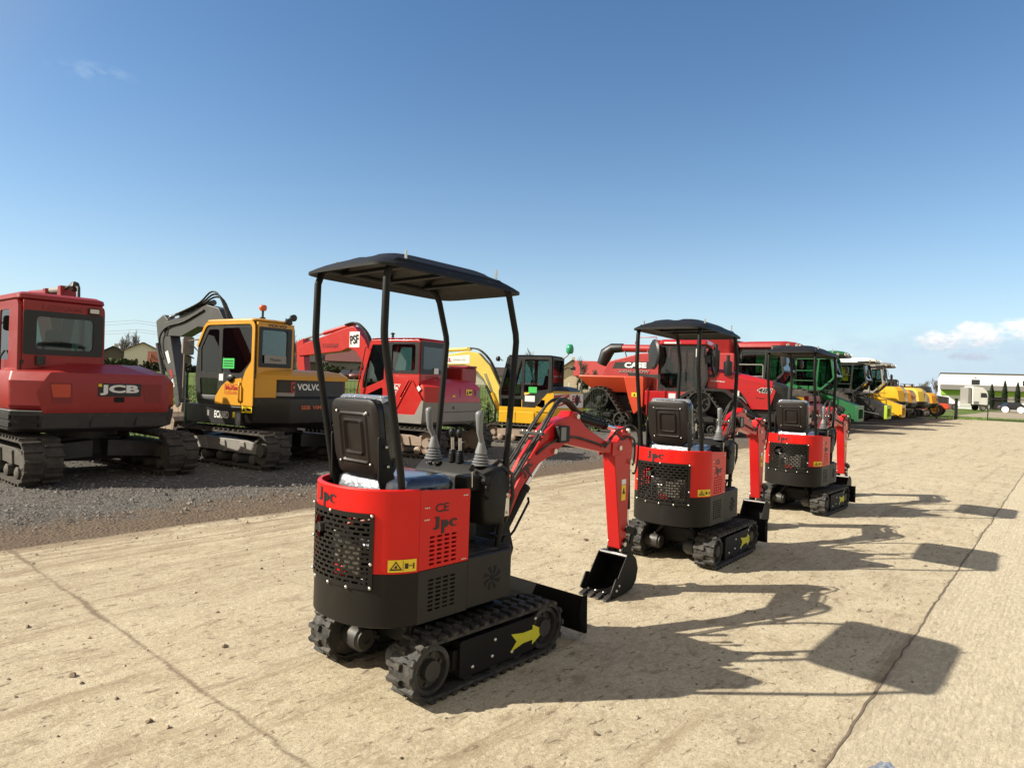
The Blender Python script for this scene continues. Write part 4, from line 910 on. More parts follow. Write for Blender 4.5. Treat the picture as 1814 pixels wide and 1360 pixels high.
def undercarriage(root, gauge, w, zt, m='charcoal', blade=True, span=1.0, bm='charcoal'):
    mb = MB(); mb.prism([(-.45, .22), (.45, .22), (.5, .34), (.42, zt-.14), (-.42, zt-.14), (-.5, .34)], -.42, .42, 'y')
    for s in (-1, 1):
        for xx in (-.62, .62):
            mb.loft([[(xx-.13+dx, s*yy, z+dz) for dx, dz in ((0, 0), (.26, 0), (.26, hh), (0, hh))] for yy, z, hh in ((.1, zt-.42, .26), (gauge/2-.10, .26, .24), (gauge/2+.02, .22, .24))])
    mb.build('chassis', m, root, bevel=.015)
    mb = MB(); mb.lathe([(0, zt-.16), (.48, zt-.16), (.48, zt), (0, zt)], (0, 0, 0), (0, 0, 1), 28); mb.build('slew_ring', 'iron', root)
    if blade:
        mb = MB(); x = 1.85; hw = gauge/2+w/2
        mb.prism([(x, .05), (x+.03, .05), (x-.02, .20), (x+.05, .45), (x+.02, .45), (x-.05, .22)], -hw, hw, 'y')
        for s in (-.4, .4): mb.prism([(.5, .25), (x, .15), (x, .30), (.5, .40)], s-.06, s+.06, 'y')
        mb.build('dozer_blade', bm, root, bevel=.008)
def interior(root, xc, yc, z, m='charcoal'):
    mb = MB(); mb.box(xc-.25, xc+.25, yc-.25, yc+.25, z, z+.35); mb.build('operator_seat', m, root, bevel=.05)
    mb = MB(); mb.loft([[(xc-.26+dx-(h*.2), yc+yy, z+.35+h) for dx, yy in rrect(-.06, .06, -.22, .22, .05, 3)] for h in (0, .3, .58)]); mb.loft([[(xc-.40+dx, yc+yy, z+.95+h) for dx, yy in rrect(-.05, .05, -.13, .13, .04, 3)] for h in (0, .16)]); mb.build('seat_backrest', m, root, bevel=.02)
    for s in (-1, 1):
        mb = MB(); mb.box(xc-.2, xc+.3, yc+s*.33-.06, yc+s*.33+.06, z+.3, z+.55); mb.tube([(xc+.28, yc+s*.33, z+.55), (xc+.30, yc+s*.33, z+.68), (xc+.28, yc+s*.32, z+.80)], [.025, .02, .03]); mb.build('control_lever', m, root, bevel=.01)
    mb = MB(); mb.box(xc+.55, xc+.62, yc-.3, yc+.3, z-.1, z+.25); mb.tube([(xc+.62, yc-.28, z+.2), (xc+.58, yc-.28, z+.75)], .03); mb.build('front_console', m, root, bevel=.02)
def cab(root, x0, x1, y0, y1, z0, z1, side_m, rear_m, roof_m, left, left_holes, rear_hole, glass='cab_glass', right_holes=None, front_split=.85, rear_outer=None, roof_over=.03, roof_h=.09, door_edge=None):
    t = .05
    mb = MB(); face(mb, 'L', y1, left, left_holes, t); ld = mb.build('cab_door', side_m, root, bevel=.006, smooth=0)
    for h in left_holes: mb = MB(); face(mb, 'L', y1-.012, h, [], .006); mb.build('window_pane', glass, ld, smooth=0)
    mb = MB(); face(mb, 'R', y0, left, right_holes if right_holes is not None else left_holes, t); rd = mb.build('cab_side', side_m, root, bevel=.006, smooth=0)
    for h in (right_holes if right_holes is not None else left_holes): mb = MB(); face(mb, 'R', y0+.012, h, [], .006); mb.build('window_pane', glass, rd, smooth=0)
    ro = rear_outer or [(y0+t, z0), (y1-t, z0), (y1-t, z1), (y0+t, z1)]
    mb = MB(); face(mb, 'B', x0, ro, [rear_hole], t); rp = mb.build('cab_rear', rear_m, root, bevel=.006, smooth=0)
    mb = MB(); face(mb, 'B', x0+.012, rear_hole, [], .006); mb.build('window_pane', glass, rp, smooth=0)
    # front: lower and sloped upper windscreen taken from the profile's front edge
    fr = sorted([p for p in left if p[0] > (x0+x1)/2], key=lambda p: p[1]); lo = fr[0]; hi = fr[-1]; mid = max(left, key=lambda p: p[0]+.001*p[1])
    segs = [(lo, mid), (mid, hi)] if (Vector(mid)-Vector(lo)).length > .2 and (Vector(hi)-Vector(mid)).length > .2 else [(lo, hi)]
    for a, b in segs:
        ub = Vector((b[0]-a[0], 0, b[1]-a[1])); ln = ub.length; ub.normalize(); w = y1-y0-2*t
        mb = MB(); mb.plate([(0, 0), (w, 0), (w, ln), (0, ln)], [rrect(.05, w-.05, .05, ln-.05, .05)], (a[0], y0+t, a[1]), (0, 1, 0), ub, t); fp = mb.build('cab_front', side_m, root, bevel=.005, smooth=0)
        mb = MB(); mb.plate(rrect(.05, w-.05, .05, ln-.05, .05), [], Vector((a[0]-.012, y0+t, a[1])), (0, 1, 0), ub, .006); mb.build('windscreen', glass, fp, smooth=0)
    top = [p for p in left if p[1] > z1-.15]; xa, xb = min(p[0] for p in top), max(p[0] for p in top)
    mb = MB(); o = roof_over; mb.loft([[(x, y, z) for x, y in rrect(xa-o+i, xb+o-i, y0-o+i, y1+o-i, .10, 4)] for z, i in ((z1+.001, .03), (z1+.03, 0), (z1+roof_h*.7, .01), (z1+roof_h, .08))]); mb.build('cab_roof', roof_m, root, smooth=40)
    mb = MB(); mb.box(x0+t+.01, x1-.06, y0+t+.01, y1-t-.01, z0+.0, z0+.03); mb.build('cab_floor', 'charcoal', root)
    return ld, rp
def boom_part(root, name, poly, y, w, m, bevel=.015):
    mb = MB(); mb.prism(poly, y-w/2, y+w/2, 'y'); return mb.build(name, m, root, bevel=bevel)
def ram(root, a, b, y, r, k=.6, m='charcoal', dy=0):
    a, b = Vector((a[0], y, a[1])), Vector((b[0], y, b[1])); c = a.lerp(b, k); mb = MB(); mb.cyl(a, c, r); h = mb.build('hydraulic_cylinder', m, root, smooth=40); mb = MB(); mb.cyl(c, b, r*.55); mb.build('piston_rod', 'chrome', h); return h
def hose(root, pts, r=.018): mb = MB(); mb.tube(spline(pts), r, 6); return mb.build('hydraulic_hose', 'rubber', root, smooth=60)
def mirror(root, p, arm, sz=(.03, .16, .24), m='charcoal'):
    mb = MB(); mb.tube([arm, ((p[0]+arm[0])/2, (p[1]+arm[1])/2, p[2]), p], .012, 6); a = mb.build('mirror_arm', m, root)
    mb = MB(); mb.loft([[(p[0]+x, p[1]+y*q, p[2]+z*q) for y, z in rrect(-sz[1]/2, sz[1]/2, -sz[2]/2, sz[2]/2, .05)] for x, q in ((-sz[0], 1), (sz[0]*.5, .95), (sz[0]*1.5, .6))]); b = mb.build('mirror', m, a, smooth=40)
def excavator_bucket(root, ox, oz, sc, yw, m, rot=0):
    T = Matrix.Translation((ox, 0, oz)) @ Matrix.Rotation(-rot, 4, 'Y') @ Matrix.Scale(sc, 4)
    P = rpoly([(-.05, .45), (.12, .45), (.42, .38), (.62, .18), (.62, -.08), (.42, -.26), (.1, -.30), (-.32, -.28)], [0, .05, .12, .12, .12, .12, .05, 0], 4); I_ = [(x*.95-.012, z*.94+.004) for x, z in P]
    mb = MB(); mb.prism(P+I_[::-1], -yw/2/sc, yw/2/sc, 'y', 0, T)
    for s in (-1, 1): mb.prism(P+[(-.34, -.24), (-.2, .1)], s*yw/2/sc, s*(yw/2/sc+.03), 'y', 0, T)
    b = mb.build('bucket', m, root, bevel=.006)
    for k in range(5):
        y = (-yw/2+.06+(yw-.12)*k/4)/sc; mb = MB(); mb.prism([(-.30, -.25), (-.52, -.29), (-.52, -.31), (-.30, -.31)], y-.045, y+.045, 'y', 0, T); mb.build('bucket_tooth', 'iron_dusty', b)
def grey_seams(parent, side, pos, lines, m='dark_hole'):
    for a, b in lines:
        a, b = Vector(a), Vector(b); d = (b-a).normalized(); n = Vector((-d.y, d.x))*.006; decal(parent, side, pos, [tuple(a-n), tuple(b-n), tuple(b+n), tuple(a+n)], m, 'panel_gap', .002)
GB = 'tracked excavators parked along the mesh fence'

# ---- red excavator at the left edge, seen from behind
def red_rear_excavator():
    P0 = sn(3.97, -12.1, -.02); r = thing('excavator', 'dusty dark red excavator at the left edge, seen from behind with a wide rounded counterweight', 'excavator', P0, -51, GB)
    for y in (.93, -.95): big_track(r, y, 2.95, .66, .46)
    undercarriage(r, 1.86, .46, .72, 'skirt_grey')
    yo = .14
    def T_(sec): return [(x, y+yo, z) for x, y, z in sec]
    mb = MB(); mb.loft([T_(tail(*a, 1.2, .08, z)) for z, a in ((.71, (-1.10, .98, .34)), (.78, (-1.30, 1.08, .34)), (1.02, (-1.345, 1.10, .34)), (1.035, (-1.33, 1.09, .34)))]); sk = mb.build('lower_skirt', 'skirt_grey', r, bevel=.01, smooth=28)
    for y in (-.62, -.02, .58):
        decal(sk, 'B', -1.322, rpoly([(y+yo-.24, .80), (y+yo+.24, .80), (y+yo+.20, .94), (y+yo-.20, .94)], .03), 'charcoal', 'skirt_pressing', .018)
    for k in range(2):
        mb = MB(); mb.prism(rrect(-1.02+.0, -.45, .80+.105*k, .865+.105*k, .02), yo+1.085, yo+1.105, 'y'); mb.build('air_slot', 'dark_hole', sk)
        mb = MB(); pts = [(-1.06, yo+1.02), (-1.27, yo+.83), (-1.285, yo+.845), (-1.08, yo+1.06)]; mb.prism(pts, .80+.105*k, .865+.105*k, 'z'); mb.build('air_slot', 'dark_hole', sk)
    mb = MB(); mb.loft([T_(tail(*a, .10, r_, z)) for z, a, r_ in ((1.04, (-1.32, 1.08, .36), .1), (1.10, (-1.355, 1.10, .36), .06), (1.44, (-1.35, 1.10, .38), .06), (1.56, (-1.27, 1.05, .42), .08), (1.68, (-.92, .86, .48), .10), (1.70, (-.88, .80, .48), .10))]); cw = mb.build('counterweight', 'red_faded', r, smooth=24, bevel=.012)
    # raised central door of the counterweight with its badge
    mb = MB(); mb.loft([[(x, y+yo, z) for y, z in rpoly([(-.78-i, 1.07-i), (.74+i, 1.07-i), (.82+i, 1.30), (.66+i, 1.49+i), (-.70-i, 1.49+i), (-.80-i, 1.30)], .04)] for x, i in ((-1.352, .07), (-1.372, 0))]); dr = mb.build('engine_door', 'red_faded', cw, smooth=30)
    decal(dr, 'B', -1.372, rrect(-.30, .285, 1.235, 1.425, .012), 'ink', 'badge')
    label_on(dr, 'B', -1.372, 'JCB', -.005, 1.330, .53, .15, 'white_letter', .045)
    decal(dr, 'B', -1.372, rrect(.235, .28, 1.375, 1.415, .003), 'sticker_yellow', 'badge', .007)
    decal(dr, 'B', -1.372, rrect(-.07, .07, 1.15, 1.225, .02), 'dark_hole', 'door_catch')
    for s, m_ in ((1, 'lamp_glass'), (-1, 'tail_red')):
        y = yo+s*.60; decal(dr, 'B', -1.372, rpoly([(y-.13, 1.14), (y+.10, 1.14), (y+.15, 1.42), (y-.13, 1.42)], .02), 'red_dark_letter', 'rear_lamp'); 
        if s > 0: decal(dr, 'B', -1.372, rpoly([(y-.11, 1.22), (y+.10, 1.22), (y+.13, 1.40), (y-.11, 1.40)], .02), 'orange_red', 'lamp_lens', .008)
    mb = MB(); mb.box(-.6, 1.1, -.96+yo, -.05, 1.04, 1.60); mb.build('engine_hood', 'red_faded', r, bevel=.05)
    mb = MB(); mb.box(-.9, 1.15, .0, 1.08+yo, .74, 1.03); mb.build('cab_base', 'skirt_grey', r, bevel=.03)
    L_ = rpoly([(-.85, 1.035), (.98, 1.035), (1.0, 1.75), (.70, 2.56), (-.80, 2.56)], [.01, .05, .1, .12, .12], 4)
    H1 = [rpoly([(-.42, 1.72), (.02, 1.72), (.02, 2.44), (-.42, 2.44)], .05), rpoly([(.12, 1.72), (.86, 1.72), (.62, 2.44), (.12, 2.44)], .05), rpoly([(.15, 1.14), (.85, 1.14), (.88, 1.55), (.15, 1.62)], .05)]
    ld, rp = cab(r, -.86, 1.0, .02, 1.12, 1.03, 2.56, 'red_cab', 'red_cab', 'red_faded', L_, H1, rrect(.17, .93, 1.86, 2.36, .06), roof_h=.12, roof_over=.01)
    mb = MB(); face(mb, 'B', -.868, rpoly([(.06, 1.80), (1.07, 1.80), (1.07, 2.42), (.06, 2.42)], .04), [rrect(.19, .91, 1.88, 2.34, .06)], .006); mb.build('window_surround', 'ink', rp, smooth=0)
    label_on(rp, 'B', -.86, 'LOXAM', .60, 2.475, .50, .065, 'red_dark_letter', .02)
    mb = MB(); mb.prism(rrect(.12, .27, 2.43, 2.52, .015), -.90, -.862, 'x'); wl = mb.build('work_lamp', 'charcoal', r, bevel=.006); decal(wl, 'B', -.90, rrect(.135, .255, 2.445, 2.505, .01), 'lamp_glass', 'lamp_lens')
    decal(rp, 'B', -.86, rrect(.15, .45, 2.585, 2.625, .008), 'white_letter', 'roof_plate') if False else None
    mb = MB(); mb.tube([(-.74, .98, 1.05), (-.80, 1.06, 1.4), (-.84, 1.06, 1.72)], .028); mb.lathe([(0, 0), (.06, 0), (.06, .12), (0, .12)], (-.88, .86, 1.66), (0, 0, 1), 12); mb.build('breather', 'charcoal', r)
    interior(r, -.15, .58, 1.06)
    mb = MB(); mb.tube([(-.28, 1.125, 1.15), (-.25, 1.17, 1.22), (-.25, 1.17, 1.75), (-.28, 1.125, 1.85)], .015); mb.build('grab_handle', 'charcoal', r)
    mb = MB(); mb.ball((.05, 1.14, 1.42), (.05, .02, .06), 10); mb.build('door_lock', 'charcoal', r)
    mirror(r, (.85, 1.42, 2.30), (.78, 1.12, 2.1)); mirror(r, (.98, 1.38, 2.60), (.7, 1.1, 2.55), (.05, .14, .10))
    # boom rising ahead of the house, its knuckle above the roof line
    bm = boom_part(r, 'boom', rpoly([(.75, .95), (1.1, .95), (1.75, 1.9), (2.15, 2.45), (3.4, 2.62), (3.85, 2.55), (3.9, 2.75), (3.5, 2.9), (2.2, 2.92), (1.7, 2.75), (1.2, 2.0), (.7, 1.2)], .06), -.08, .26, 'red_cab')
    ram(r, (1.9, 2.96), (3.7, 3.02), -.08, .06, .62, 'red_cab'); ram(r, (.95, .9), (1.75, 2.1), -.08, .07)
    for xx in (1.15, 1.9): mb = MB(); mb.prism(rpoly([(xx-.12, 2.7), (xx+.12, 2.7), (xx+.06, 3.02), (xx-.06, 3.02)], .03), -.20, .04, 'y'); mb.build('boom_bracket', 'red_cab', bm, bevel=.01)
    mb = MB(); mb.cyl((1.15, -.06, 2.96), (1.9, -.06, 2.98), .055); mb.build('hydraulic_cylinder', 'grey_light', bm)
    mb = MB(); mb.ball((.7, -.05, 2.98), (.10, .08, .09), 8); mb.tube([(.5, -.05, 2.7), (.55, -.06, 2.95), (.8, -.05, 3.02), (1.2, -.04, 2.95)], .025); mb.build('hose_block', 'charcoal', bm)
    boom_part(r, 'arm', rpoly([(3.55, 2.95), (3.95, 2.9), (4.0, 2.4), (3.75, .9), (3.6, .9), (3.6, 2.3)], .05), -.08, .22, 'red_cab'); excavator_bucket(r, 3.45, .42, .95, .7, 'charcoal', .4)
    return r
red_rear_excavator()

# ---- yellow and grey excavator
def yellow_grey_excavator():
    P0 = sn(7.12, -11.85, -.02); r = thing('excavator', 'yellow and charcoal excavator with grey boom and bright green card in its cab window', 'excavator', P0, -57, GB)
    for y in (.92, -.92): big_track(r, y, 2.95, .66, .45, frame='grey_light')
    undercarriage(r, 1.84, .45, .72)
    mb = MB(); mb.loft([tail(*a, .70, .10, z) for z, a in ((.71, (-1.10, .95, .45)), (.80, (-1.30, 1.06, .45)), (1.10, (-1.36, 1.10, .42)), (1.22, (-1.36, 1.10, .42)), (1.26, (-1.32, 1.06, .42)))]); sk = mb.build('lower_skirt', 'charcoal', r, smooth=45)
    mb = MB(); mb.loft([tail(*a, .20, .10, z) for z, a in ((1.265, (-1.30, 1.03, .42)), (1.55, (-1.30, 1.03, .42)))]); gp = mb.build('engine_door', 'charcoal', r, smooth=45)
    mb = MB(); mb.loft([tail(*a, .25, .10, z) for z, a in ((1.552, (-1.33, 1.06, .42)), (1.63, (-1.34, 1.06, .42)), (1.70, (-1.24, 1.0, .46)), (1.735, (-1.05, .88, .48)))]); hd = mb.build('engine_hood', 'yellow_volvo', r, smooth=45)
    # yellow flank wrapping the left rear corner
    mb = MB(); q = [(-.60, 1.08), (-.935, 1.08), (-1.10, .90), (-1.17, .83), (-1.15, .80), (-1.08, .86), (-.92, 1.04), (-.60, 1.04)]; mb.prism(q, 1.10, 1.56, 'z'); mb.build('corner_panel', 'yellow_volvo', hd, bevel=.01)
    mb = MB(); mb.prism([(-1.08, .88), (-1.35, .62), (-1.36, .58), (-1.07, .84)], 1.265, 1.33, 'z'); mb.build('corner_trim', 'grey_light', hd, bevel=.008)
    label_on(gp, 'B', -1.30, 'VOLVO', .22, 1.435, .54, .115, 'white_letter', .03)
    label_on(sk, 'B', -1.362, 'SEB', .34, 1.075, .20, .07, 'amber', .02); label_on(sk, 'B', -1.362, 'VIM', .09, 1.075, .20, .07, 'amber', .02)
    d = (Vector((-.86, 1.06, 0))-Vector((-1.28, .64, 0))).normalized()
    for pl in ([(.66, 1.30), (.63, 1.30), (.63, 1.52), (.53, 1.52), (.53, 1.48), (.60, 1.48), (.60, 1.34), (.66, 1.34)], [(.63, 1.30), (.53, 1.33), (.53, 1.37), (.63, 1.35)]): decal(gp, 'B', -1.30, pl, 'tail_red', 'rear_lamp', .008)
    decal(gp, 'B', -1.30, rrect(.545, .585, 1.40, 1.45, .006), 'amber', 'lamp_lens', .012)
    mb = MB(); mb.prism(rpoly([(-.62, .72), (1.0, .72), (1.05, 1.06), (-.62, 1.06)], .03), .15, 1.12, 'y'); cb = mb.build('cab_base', 'charcoal', r, bevel=.015)
    label_on(cb, 'L', 1.12, 'ECR88D', -.08, .90, .42, .13, 'white_letter', .03)
    for x in (.32, -.42): decal(cb, 'L', 1.12, rrect(x-.03, x+.03, .86, .96, .008), 'sticker_yellow' if x < 0 else 'grey_light')
    decal(sk, 'L', 1.10, rrect(-.90, -.62, .96, 1.09, .006), 'sticker_yellow', 'warning_sticker'); decal(sk, 'L', 1.10, [(-.72, .985), (-.65, .985), (-.685, 1.065)], 'ink', 'pictogram', .007); decal(sk, 'L', 1.10, rrect(-.88, -.76, 1.0, 1.04, .006), 'ink', 'pictogram', .007)
    mb = MB(); mb.box(-.3, 1.0, -1.04, .1, .75, 1.55); mb.build('side_cover', 'charcoal', r, bevel=.04)
    L_ = rpoly([(-.92, 1.08), (.72, 1.08), (.80, 1.5), (.74, 2.10), (.48, 2.54), (-.88, 2.54)], [.01, .08, .2, .2, .2, .12], 5)
    H1 = [rpoly([(.00, 1.64), (-.55, 1.64), (-.83, 1.86), (-.85, 2.44), (.00, 2.44)], [.06, .2, .1, .06, .06], 5), rpoly([(.10, 1.64), (.62, 1.64), (.64, 2.08), (.40, 2.42), (.10, 2.42)], .06), rpoly([(.10, 1.16), (.60, 1.16), (.66, 1.54), (.10, 1.54)], .05)]
    ld, rp = cab(r, -.93, .80, .24, 1.10, 1.06, 2.54, 'charcoal', 'yellow_volvo', 'yellow_volvo', L_, H1, rrect(.42, .97, 1.82, 2.42, .05), roof_h=.07, roof_over=.0)
    # yellow pillar framing the door and yellow lower quarter
    mb = MB(); out = rpoly([(-.93, 1.08), (-.93, 2.56), (.50, 2.56), (.76, 2.12), (.72, 2.10), (.47, 2.50), (-.86, 2.50), (-.86, 1.85), (-.70, 1.68), (-.62, 1.50), (-.62, 1.08)], [.02, .14, .2, .02, .02, .18, .10, .1, .1, .06, .02], 4); face(mb, 'L', 1.118, out, [], .016); mb.build('door_frame_trim', 'yellow_volvo', ld, bevel=.006)
    q = rpoly([(-.60, 1.08), (.16, 1.08), (.14, 1.22), (-.02, 1.40), (-.22, 1.52), (-.60, 1.56)], [.01, .02, .08, .1, .06, .01]); decal(ld, 'L', 1.102, q, 'yellow_volvo', 'door_panel', .010)
    label_on(ld, 'L', 1.112, 'MaXim', -.33, 1.385, .34, .085, 'red_letter', .03); mb = MB(); face(mb, 'L', 1.1145, rrect(-.53, -.13, 1.27, 1.445, .01), [rrect(-.52, -.14, 1.28, 1.435, .008)], .002); mb.build('sticker_border', 'red_letter', ld, smooth=0); label_on(ld, 'L', 1.112, 'UTILAJE', -.33, 1.305, .30, .028, 'red_letter', .02)
    decal(ld, 'L', 1.104, rrect(-.36, -.03, 1.72, 1.90, .004), 'sign_green', 'window_card', -.004)
    for z in (1.765, 1.81, 1.855): decal(ld, 'L', 1.104, rrect(-.33, -.06, z-.008, z+.008, .002), 'green_dark', 'card_print', .001)
    decal(ld, 'L', 1.102, rrect(-.06, .06, 1.50, 1.62, .004), 'white_letter', 'sticker', .004); mb = MB(); mb.ball((-.30, 1.13, 1.55), (.10, .03, .07), 10); mb.build('door_handle', 'ink', ld)
    mb = MB(); mb.tube([(-.56, 1.12, 1.14), (-.60, 1.16, 1.2), (-.60, 1.16, 1.42), (-.56, 1.12, 1.48)], .018); mb.build('grab_handle', 'yellow_volvo', r)
    mb = MB(); face(mb, 'B', -.937, rpoly([(.34, 1.76), (1.03, 1.76), (1.03, 2.46), (.34, 2.46)], .03), [rrect(.43, .96, 1.83, 2.41, .05)], .006); mb.build('window_surround', 'ink', rp, smooth=0)
    label_on(rp, 'B', -.93, 'VOLVO', .66, 2.495, .40, .05, 'ink', .03)
    decal(rp, 'B', -.945, rrect(.46, .92, 1.83, 1.97, .004), 'grey_light', 'window_card', .004); label_on(rp, 'B', -.95, 'Maxim', .69, 1.90, .22, .05, 'charcoal', 0)
    mb = MB(); mb.lathe([(0, 0), (.05, 0), (.05, .04), (.02, .05), (.02, .16), (0, .16)], (-.70, .80, 2.60), (0, 0, 1), 14); bc = mb.build('beacon_stand', 'charcoal', r); mb = MB(); mb.lathe([(0, 0), (.05, 0), (.065, .03), (.065, .075), (.045, .10), (0, .105)], (-.70, .80, 2.76), (0, 0, 1), 16); mb.build('beacon', 'amber', bc, smooth=50)
    for y in (.30, .40): mb = MB(); mb.lathe([(0, 0), (.05, 0), (.065, .08), (0, .10)], (-.86, y, 2.60+.08*(y < .35)), (-1, .2, -.1), 12); mb.cyl((-.83, y, 2.50), (-.83, y, 2.66), .012); mb.build('work_lamp', 'charcoal', r)
    interior(r, -.25, .6, 1.08)
    mirror(r, (1.05, 1.12, 2.12), (.78, 1.05, 2.0), (.04, .22, .34), 'grey_light'); mb = MB(); mb.tube([(.80, 1.0, 2.25), (1.0, 1.2, 2.20), (1.02, 1.2, 1.15), (.85, 1.12, 1.1)], .016); mb.build('guard_rail', 'tan_metal', r)
    # boom, arm and bucket in grey
    o = .4
    bm = boom_part(r, 'boom', rpoly([(.70, 1.0), (1.0, .95), (1.55, 2.0), (2.05, 2.55), (2.75, 2.60), (3.45, 2.40), (4.05, 2.42), (4.25, 2.55), (4.20, 2.72), (3.2, 2.90), (2.42, 3.06), (1.95, 2.98), (1.25, 2.2)], [.08, .08, .3, .2, .2, .1, .06, .06, .06, .2, .15, .2, .2], 4), -.12, .26, 'grey_boom')
    ram(r, (2.35, 3.12), (4.2, 2.86), -.12, .06, .55, 'grey_boom'); ram(r, (1.0, .95), (1.85, 2.45), -.12, .075, .6)
    am = boom_part(r, 'arm', rpoly([(4.28, 2.90), (4.62, 2.76), (4.50, 2.30), (3.75, 1.20), (3.60, .85), (3.42, .92), (3.60, 1.5), (3.92, 2.35), (4.08, 2.78)], .05), -.12, .24, 'grey_boom')
    decal(am, 'L', .0, [(4.02, 2.10), (4.14, 2.06), (3.98, 1.80), (3.88, 1.84)], 'white_letter', 'stripe'); decal(am, 'L', .0, [(3.84, 1.70), (3.92, 1.66), (3.82, 1.48), (3.75, 1.52)], 'red_letter', 'stripe'); decal(am, 'L', .0, [(3.74, 1.48), (3.81, 1.45), (3.72, 1.28), (3.66, 1.32)], 'white_letter', 'stripe')
    mb = MB(); mb.cyl((4.10, -.14, 2.52), (4.10, .02, 2.52), .09); mb.build('pivot_pin', 'ink', bm)
    ram(r, (4.45, 2.25), (3.95, 1.05), .02, .05, .62, 'grey_boom')
    for k in range(3): hose(r, [(1.2, -.05+.05*k, 2.25), (1.75, -.05+.05*k, 3.05+.03*k), (2.15, -.05+.05*k, 3.22+.05*k), (2.6, -.05+.05*k, 3.12), (3.1, -.03+.05*k, 2.98), (3.6, -.03+.05*k, 2.88)], .02)
    hose(r, [(2.5, .03, 2.95), (3.3, .03, 2.72), (4.0, .04, 2.62), (4.3, .05, 2.4), (4.25, .05, 2.1), (4.1, .05, 1.9)], .02)
    mb = MB(); mb.box(2.9, 3.6, -.20, .0, 2.80, 2.92); mb.build('hose_guard', 'grey_boom', bm, bevel=.02)
    mb = MB(); mb.prism(rpoly([(3.35, .95), (3.55, .98), (3.9, .80), (3.85, .62), (3.45, .55)], .04), -.22, -.02, 'y'); mb.build('quick_coupler', 'tan_metal', r, bevel=.01)
    excavator_bucket(r, 3.35, .36, .75, .5, 'tan_metal', .7)
    def squeeze(o):
        for v in o.data.vertices: v.co.x = .8+(v.co.x-.8)*.88
        for c in o.children: squeeze(c)
    for o in list(r.children):
        if o.name.split('.')[0] in ('boom', 'arm', 'hydraulic_cylinder', 'hydraulic_hose', 'bucket', 'quick_coupler'): squeeze(o)
    return r
yellow_grey_excavator()

